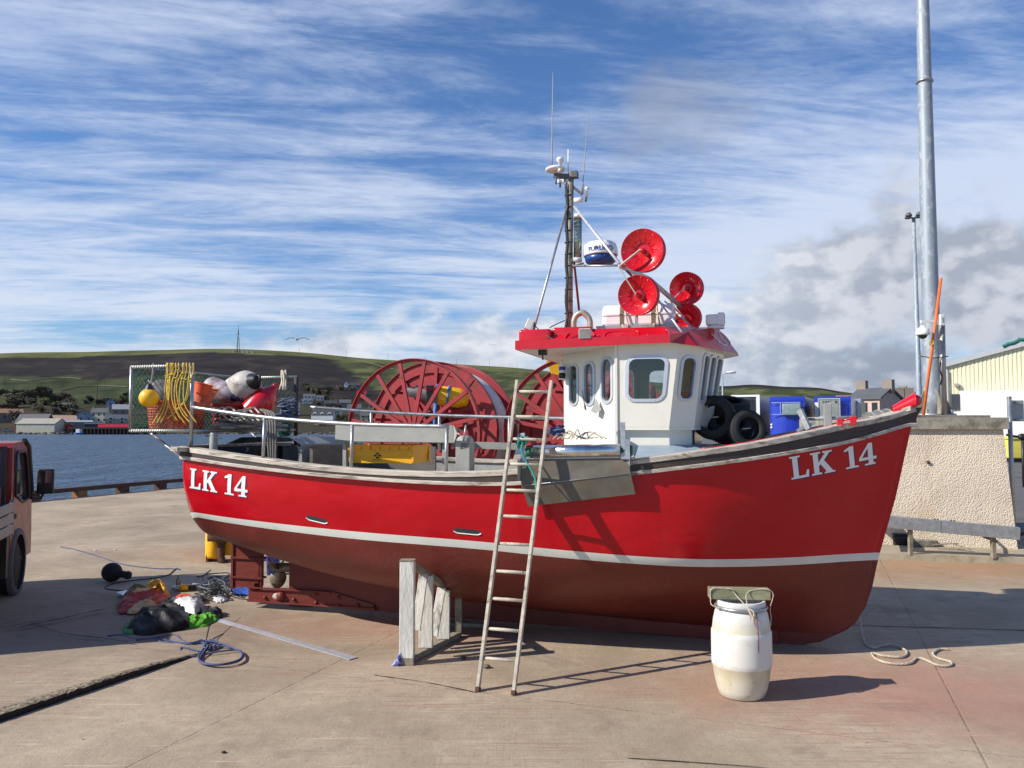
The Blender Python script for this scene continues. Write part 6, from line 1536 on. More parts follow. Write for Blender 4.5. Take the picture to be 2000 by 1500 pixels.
def barrel():
    c = G(1450, 1358); c.y += .01; H_ = .80*1.0
    root = thing('barrel', c, 'stained white plastic barrel standing in front of the bow', 'barrel')
    k = 1.0; M = Matrix.Translation(c)
    prof = [(0, .0), (.165, 0), (.185, .012), (.205, .07), (.225, .16), (.238, .25), (.2455, .262), (.247, .30), (.247, .50), (.2455, .535), (.238, .548), (.23, .62), (.215, .69), (.20, .715), (.192, .722), (.192, .735)]
    def ex_(g, tc, c_, b):
        sp = g.node('ShaderNodeSeparateXYZ'); g.put(sp.inputs[0], tc); z = sp.outputs[2]
        nz = g.noise(g.mapping(tc, (6, 6, 3)), 1.6, 6, .7, .4)
        zz = g.math('ADD', z, g.math('MULTIPLY', g.math('SUBTRACT', nz, .5), .06))
        band = g.math('ADD', g.mapr(zz, .64, .55, 0, 1), g.mapr(zz, .545, .55, -1, 0))
        b1 = g.math('MULTIPLY', g.mapr(zz, .66, .56), g.mapr(z, .545, .55)); b2 = g.math('MULTIPLY', g.mapr(z, .262, .255), g.mapr(zz, .0, .2, .4, 1))
        st = g.math('MULTIPLY', g.math('MAXIMUM', b1, b2), g.mapr(nz, .30, .62, .45, 1))
        c_ = g.mix(g.math('MULTIPLY', st, .68), c_, (.50, .41, .19))
        c_ = g.mix(g.math('MULTIPLY', g.mapr(g.noise(tc, 9, 6, .75, .4), .58, .68), .5), c_, (.30, .25, .12))
        # runs of red paint
        x = g.math('ADD', sp.outputs[0], g.math('MULTIPLY', g.math('SUBTRACT', g.noise(g.mapping(tc, (1, 1, .8)), 22, 2, .5), .5), .02))
        y_ = g.mapr(sp.outputs[1], .0, -.05)
        for (x0, wd, z0, z1) in ((.075, .004, .40, .74), (.060, .003, .60, .70), (.02, .002, .66, .73), (.048, .003, .62, .72)):
            dr = g.math('MULTIPLY', g.mapr(g.math('ABSOLUTE', g.math('SUBTRACT', x, x0)), wd*1.8, wd), g.math('MULTIPLY', g.mapr(z, z0, z0+.02), g.mapr(z, z1, z1-.02)))
            c_ = g.mix(g.math('MULTIPLY', g.math('MULTIPLY', dr, y_), .8), c_, (.42, .04, .035))
        g.put(b.inputs['Normal'], g.bump(g.noise(tc, 14, 5, .7), .15, .01)); b.inputs['Subsurface Weight'].default_value = .0
        return c_
    mb = MB(); mb.lathe(prof, M, 64); mb.build('shell', mat('barrel_plastic', (.72, .69, .62), .42, var=.06, vs=4, extra=ex_), root)
    mb = MB(); mb.lathe([(.193, .728), (.200, .735), (.200, .785), (.196, .79), (.180, .79), (.180, .76), (0, .76)], M, 56); mb.build('lid', mat('barrel_lid', (.66, .645, .60), .5, col2=(.3, .27, .2), c2=(.58, .7), c2s=12), root)
    mb = MB(); mb.lathe([(.200, .722), (.216, .724), (.220, .735), (.214, .746), (.201, .747), (.200, .722)], M, 56); mb.build('lid_ring', M_GALV, root)
    # timber block lying across the lid
    b0 = c+Vector((0, .02, .792)); d_ = Vector((1, -.10, 0)).normalized()
    mb = MB(); mb.bar(b0-d_*.25+Vector((-.01, 0, .045)), b0+d_*.25+Vector((-.01, 0, .045)), .13, .085, bev=.006); solo(mb, 'timber_block', mat('mossy_timber', (.235, .225, .13), .9, var=.25, vs=6, col2=(.40, .35, .24), c2=(.56, .66), c2s=9, bump=.8, bs=30, stretch=(.3, 1, 1)), 'mossy timber block lying across the barrel lid', 'timber block')
    mb = MB(); e0 = b0-d_*.25; e1 = b0+d_*.25; T = .093; kx = c+Vector((.0, -.21, .76))
    mb.tube(cr([c+Vector((-.20, -.10, .735)), c+Vector((-.262, -.07, .76)), e0+Vector((-.01, -.07, .02)), e0+Vector((.0, -.075, T)), e0+Vector((.10, -.074, T+.003)), b0+Vector((-.09, -.075, T)), b0+Vector((-.06, -.085, .05)), kx, c+Vector((.03, -.235, .70)), c+Vector((.025, -.245, .665))], 6), .0042, 6)
    mb.tube(cr([kx, b0+Vector((.03, -.09, .06)), b0+Vector((.13, -.08, T)), e1+Vector((-.04, -.076, T+.003)), e1+Vector((.002, -.07, .05)), c+Vector((.225, -.07, .735)), c+Vector((.225, -.09, .66)), c+Vector((.21, -.12, .60))], 6), .004, 6)
    mb.tube(cr([kx+Vector((0, 0, .01)), c+Vector((.015, -.23, .72)), c+Vector((.04, -.238, .70)), c+Vector((.035, -.232, .74)), kx], 5), .008, 6)
    mb.tube(cr([kx, c+Vector((.03, -.222, .71)), c+Vector((.08, -.225, .665)), c+Vector((.10, -.22, .65))], 5), .005, 6)
    solo(mb, 'rope_tie', M_WROPE, 'thin pale rope tied over the timber block on the barrel', 'rope')
barrel()
# pale rope on the ground right of the bow, hanging from the forefoot
def groundrope(name, pts, r, m, label, z=None, cat='rope', seg=6, lift=()):
    mb = MB(); P_ = []
    for i, (x, y) in enumerate(pts):
        p = G(x, y); p.z = r+(lift[i] if i < len(lift) else 0)+(z or 0); P_.append(p)
    mb.tube(cr(P_, seg), r, 7); return solo(mb, name, m, label, cat)
def twisted(mb, pts, r):
    """three-strand laid rope"""
    path = cr(pts, 14); n = len(path)
    for k in range(3):
        q = []
        for i, p in enumerate(path):
            t = (path[min(n-1, i+1)]-path[max(0, i-1)]).normalized(); s_ = t.cross(Vector((0, 0, 1))).normalized(); u = s_.cross(t); a = i*.75+k*2.094
            q.append(p+s_*math.cos(a)*r*.5+u*math.sin(a)*r*.5)
        mb.tube(q, r*.62, 5)
mb = MB(); rp = [(1675, 1208, .22), (1679, 1225, .1), (1688, 1255, .0), (1705, 1268, 0), (1722, 1264, 0), (1745, 1262, 0), (1770, 1275, 0), (1762, 1286, 0), (1725, 1284, 0), (1703, 1279, 0), (1712, 1291, 0), (1740, 1299, 0), (1775, 1299, 0), (1790, 1289, 0), (1805, 1291, 0), (1830, 1302, 0), (1855, 1303, 0), (1856, 1296, 0), (1830, 1288, 0), (1822, 1279, 0), (1835, 1271, 0), (1852, 1271, 0)]
pts = []
for x, y, z in rp: p = G(x, y); p.z = .016+z; pts.append(p)
twisted(mb, pts, .012); solo(mb, 'mooring_rope', M_WROPE, 'thick pale rope lying in curves on the ground right of the bow', 'rope')

# ================================================================== THINGS ON THE GROUND, LEFT
def zs(x, y): return .02
# black buoy
c = G(218, 1136); mb = MB(); mb.sphere(c+Vector((0, 0, .135)), .135, 24, 16, (1.05, 1, 1)); M = axis_matrix(c+Vector((0, 0, .135)), (1, -.25, -.12)); mb.lathe([(.085, .10), (.05, .16), (.05, .24), (.062, .26), (.055, .30), (0, .31)], M, 18)
solo(mb, 'buoy', M_RUBBER, 'black buoy lying alone on the ground in the shadow', 'buoy')
def cloth(name, pts2, z0, hgt, m, label, seed=0, cat='clothing', folds=14., amp=.5, mats2=None, split=None):
    """crumpled cloth: outline of ground points (image px), height field with creases"""
    P_ = [G(x, y, .03) for x, y in pts2]; cx = sum((p for p in P_), Vector())/len(P_)
    n = 72; m_ = 26; out = cr(P_, max(1, n//len(P_)), True); n = len(out); vs = []; fs = []
    for j in range(m_+1):
        v = j/m_
        for i in range(n):
            rr_ = 1+.22*noise.noise(Vector((math.cos(6.283*i/n)*2.2, math.sin(6.283*i/n)*2.2, seed*1.7)))
            p = cx.lerp(out[i], v*rr_); a_ = seed*.8; q = Vector((p.x*math.cos(a_)+p.y*math.sin(a_), (-p.x*math.sin(a_)+p.y*math.cos(a_))*1.9, seed*3.1)); hh_ = hgt*.52
            crease = (1-min(1, abs(noise.noise(q*folds*.34))*2.4))**1.3; big = noise.noise(q*folds*.22)+.5; fine = 1-abs(noise.noise(q*folds*1.7))*2
            z = z0+hh_*((1-v**3.5)*(.25+.75*max(0, big))+(1-v**5)*(amp*.8*crease+.06*fine)); p2 = p+Vector((noise.noise(q*folds+Vector((9, 0, 0))), noise.noise(q*folds+Vector((0, 9, 0))), 0))*.03
            vs.append((p2.x, p2.y, max(z, z0) if v < 1 else z0-.01))
    for j in range(m_):
        for i in range(n): fs.append((j*n+i, j*n+(i+1) % n, (j+1)*n+(i+1) % n, (j+1)*n+i))
    mb = MB()
    mb.add(vs, fs, smooth=True)
    if split:
        mb.mi = [split(cx, Vector([sum(vs[i][k] for i in f)/len(f) for k in range(3)])) for f in fs]
    o = mb.build(name, mats2 or m, recalc=False)
    return tag(o, label, cat)
M_OIL_O = mat('orange_oilskin', (.50, .06, .03), .5, var=.25, vs=6, bump=.2); M_OIL_T = mat('tan_oilskin', (.55, .38, .16), .55, var=.2, vs=5); M_OIL_Y = mat('yellow_oilskin', (.66, .34, .02), .5, var=.2)
M_OIL_R = mat('red_oilskin', (.36, .04, .03), .55, var=.2); M_OLV = mat('olive_cloth', (.13, .12, .06), .8, var=.2)
cloth('oilskin_jacket', [(228, 1186), (236, 1170), (262, 1172), (300, 1158), (312, 1168), (300, 1190), (262, 1196), (235, 1196)], .03, .17, M_OIL_R, 'orange red and tan oilskin crumpled at the left of the pile', 1, mats2=[M_OIL_R, M_OIL_T], split=lambda c, p: 1 if p.x > c.x+.10 else 0)
cloth('oilskin_trousers', [(243, 1168), (258, 1156), (280, 1152), (300, 1158), (290, 1168), (262, 1178), (246, 1176)], .06, .20, M_OLV, 'olive and tan oilskin behind the red one in the pile', 2, mats2=[M_OLV, M_OIL_T], split=lambda c, p: 1 if p.x > c.x+.05 else 0)
cloth('oilskin_jacket', [(276, 1158), (290, 1148), (318, 1147), (330, 1168), (322, 1172), (308, 1156), (292, 1156)], .05, .22, M_OIL_Y, 'yellow oilskin over the top of the pile', 3)
cloth('orange_jacket', [(294, 1176), (300, 1162), (318, 1164), (330, 1172), (326, 1182), (308, 1184)], .03, .16, M_ORANGE, 'bright orange jacket in the middle of the pile', 4)
cloth('orange_glove', [(340, 1172), (345, 1162), (372, 1160), (374, 1170), (360, 1177), (345, 1176)], .02, .10, M_ORANGE, 'bright orange cloth right of the jackets', 5)
cloth('teal_rag', [(330, 1176), (330, 1168), (342, 1167), (348, 1174), (338, 1180)], .02, .10, mat('teal_cloth', (.05, .17, .16), .8), 'teal and white rag beside the orange cloth', 6)
cloth('black_bag', [(248, 1232), (258, 1216), (300, 1200), (322, 1186), (345, 1184), (372, 1206), (372, 1222), (330, 1234), (270, 1238)], .04, .24, mat('black_oilskin', (.010, .010, .010), .5, spec=.3, var=.3, bump=.3, bs=25), 'crumpled black waterproof jacket at the front of the pile', 7, folds=9, amp=.8)
cloth('green_glove', [(243, 1232), (246, 1222), (258, 1220), (266, 1232), (258, 1238)], .03, .08, mat('green_cloth', (.05, .22, .07), .7), 'green cuff sticking out left of the black jacket', 8)
cloth('white_cloth', [(340, 1190), (346, 1182), (372, 1184), (380, 1196), (392, 1184), (396, 1194), (386, 1206), (368, 1210), (352, 1200)], .10, .17, mat('white_oilskin', (.68, .64, .60), .5, var=.06), 'white cloth on top of the black jacket', 9, folds=11)
cloth('green_fleece', [(355, 1222), (362, 1212), (395, 1204), (420, 1200), (424, 1208), (400, 1220), (370, 1224)], .02, .12, mat('lime_fleece', (.10, .36, .02), .85, var=.3, vs=10, col2=(.02, .05, .01), c2=(.6, .68), c2s=16), 'lime green fleece at the right of the pile', 10)
cloth('black_fleece', [(380, 1208), (386, 1192), (402, 1186), (416, 1192), (432, 1192), (434, 1200), (422, 1206), (400, 1208)], .03, .16, M_DARK, 'black fleece behind the lime green one', 11)
cloth('dark_boot', [(316, 1180), (318, 1172), (345, 1176), (378, 1182), (374, 1192), (340, 1190)], .03, .12, mat('grey_black_cloth', (.06, .06, .06), .8), 'dark grey clothing between the orange and white cloths', 12)
cloth('khaki_bag', [(370, 1176), (374, 1164), (388, 1162), (394, 1172), (386, 1180)], .02, .13, mat('khaki_cloth', (.22, .19, .13), .85), 'small khaki bag right of the orange cloth', 13)
# boards and sheets below the pile
def sheet(name, pts, m, label, z=.012, th=.004, cat='board'):
    mb = MB(); P_ = [G(x, y, z) for x, y in pts]; mb.loft([P_, [p+Vector((0, 0, th)) for p in P_]], smooth=False); return solo(mb, name, m, label, cat)
sheet('white_board', [(226, 1157), (245, 1165), (256, 1160), (246, 1153)], M_WHITE, 'white board corner sticking out left of the oilskins', z=.05)
sheet('white_board', [(298, 1184), (335, 1200), (342, 1190), (322, 1180)], M_WHITE, 'white board under the middle of the pile', z=.03)
sheet('metal_strip', [(418, 1212), (682, 1289), (698, 1284), (425, 1208)], M_ALU, 'long bright metal strip lying on the concrete', z=.006, th=.006, cat='strip')
sheet('blue_sheet', [(452, 1144), (490, 1147), (486, 1162), (455, 1160)], mat('blue_tarp', (.03, .10, .45), .5, var=.3, vs=12), 'blue sheet on the ground beside the rudder', z=.02, cat='sheet')
cloth('white_rag', [(418, 1170), (424, 1156), (436, 1162), (440, 1170), (428, 1174)], .02, .10, mat('white_rag', (.62, .60, .62), .8), 'white rag in front of the cable tangle', 14)
# power tools
def grinder(px, py, L, m1, m2, label, dx=1.):
    c = G(px, py); c.z = .05; root = thing('power_tool', c, label, 'power tool'); a = Vector((1, .15, 0))*dx
    mb = MB(); mb.tube([c, c+a*L*.55], [.045, .04], 14); mb.build('tool_body', m1, root)
    mb = MB(); mb.tube([c+a*L*.55, c+a*L], [.032, .028], 12); mb.build('handle', m2, root)
    mb = MB(); mb.lathe([(0, -.02), (.06, -.02), (.06, .01), (.03, .03), (0, .03)], Matrix.Translation(c-a*.05), 18); mb.build('guard', M_GALV, root)
grinder(352, 1155, .2, M_YELL, M_BLACK, 'yellow and black power tool behind the pile'); grinder(376, 1153, .22, mat('tool_grey', (.4, .38, .36), .5), M_BLUEP, 'grey and blue power tool behind the pile')
mb = MB(); c = G(348, 1152); mb.lathe([(0, 0), (.03, 0), (.03, .14), (.012, .17), (.012, .2), (0, .2)], Matrix.Translation(c), 14); solo(mb, 'bottle', glassmat('clear_bottle', (.7, .65, .5), .8, .15), 'small clear bottle standing behind the power tools', 'bottle')
# cable tangle
def tangle(name, x0, x1, y0, y1, n, r, m, label, h=.12, seed=2):
    random.seed(seed); mb = MB(); pts = []
    for k in range(n): p = G(random.uniform(x0, x1), random.uniform(y0, y1)); p.z = random.uniform(.01, h); pts.append(p)
    mb.tube(cr(pts, 7), r, 6); return solo(mb, name, m, label, 'cable')
tangle('cable_tangle', 385, 452, 1140, 1172, 50, .008, mat('grey_cable', (.13, .14, .13), .55, var=.3), 'heap of tangled grey cable left of the rudder', .2, 2)
tangle('cable_tangle', 380, 440, 1160, 1178, 22, .008, M_BLACK, 'black cable tangled in front of the grey heap', .1, 4)
groundrope('cable', [(440, 1160), (460, 1168), (480, 1172), (500, 1170)], .007, M_BLACK, 'black cable end below the rudder', cat='cable')
groundrope('blue_line', [(118, 1069), (135, 1072), (150, 1075), (200, 1090), (240, 1103), (300, 1111), (338, 1112), (352, 1114)], .008, M_BROPE, 'thin blue line across the concrete behind the black buoy', cat='rope')
groundrope('black_line', [(352, 1114), (345, 1111), (336, 1118), (328, 1124), (300, 1130), (240, 1137), (218, 1142), (204, 1149), (222, 1153), (245, 1155)], .008, M_BLACK, 'thin black line running behind the pile', cat='rope')
random.seed(30); mb = MB(); ctr = []
def gp(x, y, z=.012): return G(x, y, z)
loops = [(210, 1242), (240, 1240), (262, 1248), (300, 1246), (340, 1240), (355, 1250), (375, 1258), (395, 1255), (405, 1262), (395, 1272), (375, 1268), (356, 1264), (354, 1272), (372, 1281), (396, 1279), (430, 1272), (466, 1270), (474, 1282), (455, 1295), (415, 1299), (392, 1294), (388, 1284), (398, 1273), (430, 1262), (462, 1268), (476, 1280), (462, 1293), (420, 1298), (393, 1292), (388, 1282), (396, 1268), (402, 1256), (412, 1250), (424, 1252), (418, 1262), (400, 1262), (396, 1250), (375, 1255), (330, 1256), (310, 1252)]
mb.tube(cr([gp(x, y, .012+.02*random.random()) for x, y in loops], 7), .0085, 7)
l2 = [(266, 1250), (300, 1247), (345, 1254), (372, 1257), (400, 1251), (436, 1258), (468, 1272), (470, 1286), (440, 1296), (404, 1297), (390, 1288), (400, 1270), (412, 1258), (408, 1268), (398, 1262), (412, 1254), (430, 1258), (416, 1266)]
mb.tube(cr([gp(x, y, .022+.02*random.random()) for x, y in l2], 7), .0085, 7)
solo(mb, 'blue_rope_coil', M_BROPE, 'loose coil of blue rope in front of the clothes pile', 'rope')
mb = MB(); mb.tube([gp(402, 1252, .02), gp(409, 1222, .10)], .007, 6); solo(mb, 'black_strap', M_BLACK, 'short black strap between the lime fleece and the blue coil', 'strap')
# timber blocks under the keel
for i, (x, y, w_, lab) in enumerate(((585, 1186, .30, 'short timber block under the after end of the keel'), (905, 1228, .5, 'timber block under the middle of the keel'), (1450, 1262, .4, 'timber block under the forefoot'))):
    p = G(x, y); p.z = 0; mb = MB(); mb.bar(p+Vector((-w_/2, .18, .022)), p+Vector((w_/2, .10, .022)), .14, .042, bev=.004); solo(mb, 'timber_block', M_OLDW, lab, 'timber block')
# blue tub and yellow pump behind the rudder
c = G(533, 1122); mb = MB(); mb.lathe([(0, 0), (.09, 0), (.105, .31), (.115, .32), (.115, .34), (.10, .34), (.085, .03), (0, .03)], Matrix.Translation(c), 28); solo(mb, 'tub', M_BLUEP, 'blue plastic tub seen behind the propeller', 'tub')
def pump():
    c = G(428, 1098); root = thing('pump', c, 'yellow hydraulic pump unit with rusty pipework behind the rudder', 'pump')
    s_ = c.y/1600
    mb = MB(); mb.lathe([(0, 0), (.14, 0), (.15, .04), (.15, .52), (.10, .60), (0, .61)], Matrix.Translation(c+Vector((-.12, .12, .06))), 24); mb.box((c.x-.02, c.y+.05, c.z+.1), (c.x+.5, c.y+.4, c.z+.5), bev=.03); mb.build('tank', M_YELL, root)
    mb = MB(); mb.lathe([(0, -.10), (.10, -.10), (.12, -.05), (.12, .05), (.07, .08), (.07, .2), (0, .2)], axis_matrix(c+Vector((.02, -.02, .42)), (-.9, -.45, 0)), 18); mb.tube([c+Vector((.05, -.02, .38)), c+Vector((.04, -.04, .2)), c+Vector((.06, -.06, .02)), c+Vector((.14, -.08, .0))], [.07, .06, .06, .05], 12); mb.tube([c+Vector((.1, .02, .5)), c+Vector((.35, .05, .48))], .06, 12); mb.build('pipework', M_RUST, root)
    mb = MB(); 
    for x in (-.2, .4): mb.box((c.x+x-.02, c.y, 0), (c.x+x+.02, c.y+.4, .12))
    mb.build('skid', M_RUST, root)
pump()
# small litter on the concrete
for i, (x, y, w_, col, lab, nm) in enumerate(((186, 1076, .05, (.7, .68, .62), 'tiny pale stone chip left of the blue line', 'stone_chip'), (437, 1471, .035, (.02, .02, .02), 'small black scrap at the bottom of the picture', 'scrap'), (905, 1287, .06, (.06, .05, .04), 'small dark stone between the trestle and the ladder', 'stone'), (950, 1305, .08, (.16, .12, .08), 'flat brown stone beside the foot of the ladder', 'stone'), (225, 1075, .05, (.6, .58, .52), 'pale flake beside the blue line', 'stone_chip'))):
    p = G(x, y); mb = MB(); mb.sphere(p+Vector((0, 0, w_*.2)), w_*.5, 8, 6, (1, .8, .5), disp=lambda d: .4*noise.noise(d*2+Vector((i, 0, 0)))); solo(mb, nm, mat('litter_%d' % i, col, .8), lab, 'stone' if 'stone' in nm else 'scrap')

# ================================================================== QUAY EDGE, REELS, TRUCK
def coping():
    root = thing('quay_coping', qe(0), 'rusty steel kerb beam on low feet along the quay edge', 'kerb beam')
    t0, t1 = -12, 34; mb = MB(); mb.bar(qe(t0, .1, .25), qe(t1, .1, .25), .20, .13, bev=.01); mb.build('beam', mat('kerb_rust', (.055, .028, .02), .75, var=.4, vs=2, bump=.3), root)
    t = t0; i = 0
    while t < t1:
        mb = MB(); a = qe(t, .1, 0); mb.bar(a, a+QD*.35, .26, .37); mb.build('foot', M_RUST if i % 5 != 3 else mat('kerb_ochre', (.25, .11, .03), .8), root); t += 1.7; i += 1
coping()
mb = MB(); p = qe(6.2, -.15); mb.tube(cr([p+Vector((.1*math.sin(k*2.1), .12*math.cos(k*1.3), .3-.012*k)) for k in range(16)], 4), .012, 5); solo(mb, 'net_scrap', M_TROPE, 'scrap of green net caught on the kerb beam', 'net')

def reel(base, ax, Rr, L, label, cargo=True):
    """cable reel lying on its rims: spoked outer wheel, spoked second wheel, white hose drum, solid far flange"""
    c = base; z = Vector(ax).normalized(); M = axis_matrix(c, z, (0, 0, 1))
    root = thing('cable_reel', (c.x, c.y, 0), label, 'reel'); root_l = root
    def rim(d, r, w, t, nm='rim'):
        mb = MB(); mb.lathe([(r, d-w/2), (r, d+w/2), (r-.02, d+w/2), (r-.02, d+.012), (r-t, d+.012), (r-t, d-.012), (r-.02, d-.012), (r-.02, d-w/2), (r, d-w/2)], M, 72, smooth=False); return mb.build(nm, M_REEL, root)
    def spokes(d, r, n, ph, r0=.16):
        for k in range(n):
            a = ph+2*math.pi*k/n; e = Vector((math.cos(a), math.sin(a), 0)); mb = MB(); mb.bar(M @ (e*r0+Vector((0, 0, d))), M @ (e*(r-.06)+Vector((0, 0, d))), .10, .07, up=z); mb.build('spoke', M_REEL, root)
    rim(0, Rr, .16, .10); spokes(.0, Rr, 16, R(10.5))
    rim(L*.45, Rr, .14, .32); spokes(L*.45, Rr, 10, R(4), .3)
    for k in range(8):
        a = k*math.pi/4+.3; e = Vector((math.cos(a), math.sin(a), 0))*(Rr*.62); mb = MB(); mb.bar(M @ e, M @ (e+Vector((0, 0, L*.45))), .07, .07); mb.build('crossbar', M_REEL, root)
    mb = MB(); mb.lathe([(.2, 0), (.2, L)], M, 24); mb.lathe([(0, -.04), (.26, -.04), (.26, .03), (0, .03)], M, 24); mb.build('axle', M_REEL, root)
    prof = []; n_ = 26
    d0, d1 = L*.49, L*.965
    for k in range(n_*4+1): t = k/(n_*4); prof.append((Rr*.90+.012*abs(math.sin(t*n_*math.pi)), d0+(d1-d0)*t))
    mb = MB(); mb.lathe([(Rr*.3, d0)]+prof+[(Rr*.3, d1)], M, 72)
    mb.build('hose', mat('white_hose', (.60, .59, .58), .55, var=.1, vs=3, col2=(.12, .12, .15), c2=(.62, .7), c2s=3, stretch=(1, 1, 1)), root)
    mb = MB(); mb.lathe([(0, L*.97), (Rr*.97, L*.97), (Rr, L*.975), (Rr, L*1.02), (0, L*1.02)], M, 72, smooth=False); mb.build('flange', M_REEL, root)
    mb = MB(); mb.lathe([(Rr*.3, L*.47), (Rr*.86, L*.47)], M, 48, smooth=False)
    mb.build('plate', M_REEL, root)
    return root
A1 = Vector((-2.69, 22.2, 2.04)); AX = Vector((.375, .927, 0))
r1 = reel(A1, AX, 2.03, 2.55, 'big red spoked reel wound with white hose behind the after deck')
r2 = copytree(r1, Vector((A1.x+4.36, A1.y-.55, 0))); r2['label'] = 'second big red spoked reel seen behind the ladder and wheelhouse'
r1['group'] = r2['group'] = 'red hose reels on the quay'
def motor():
    c = D(878, 775, 22.9); root = thing('hydraulic_motor', c, 'yellow and grey motor strapped with blue webbing inside the left reel', 'motor')
    d_ = Vector((.95, .1, -.12)); M = axis_matrix(c, d_)
    mb = MB(); mb.lathe([(0, -.45), (.20, -.45), (.27, -.3), (.28, .25), (.2, .5), (.12, .55), (0, .55)], M, 24); mb.build('motor_casing', M_YELL, root)
    mb = MB(); mb.lathe([(0, -1.2), (.14, -1.2), (.14, -1.0), (.2, -.95), (.2, -.7), (.26, -.65), (.26, -.46), (0, -.46)], M, 24); mb.build('motor_end', mat('motor_grey', (.08, .08, .09), .6, var=.3), root)
    mb = MB()
    for d0 in (-.38, -.05): mb.tube([M @ Vector((.285*math.cos(a), .285*math.sin(a), d0)) for a in [k*math.pi/12 for k in range(24)]], .035, 5, closed=True)
    mb.tube([c+Vector((-.35, -.45, -.2)), c+Vector((-.38, -.5, -1.3))], .05, 5); mb.build('webbing', mat('blue_webbing', (.05, .2, .5), .7), root)
motor()
c = D(1085, 712, 22.3); mb = MB(); mb.loft([[c+Vector((x, 0, z)) for x, z in ((-.25, .1), (.2, .12), (.15, -.3), (-.1, -.25))], [c+Vector((x, .3, z)) for x, z in ((-.25, .1), (.2, .12), (.15, -.3), (-.1, -.25))]], smooth=False); solo(mb, 'yellow_guard', M_YELL, 'yellow guard at the top of the right reel beside the wheelhouse', 'guard')

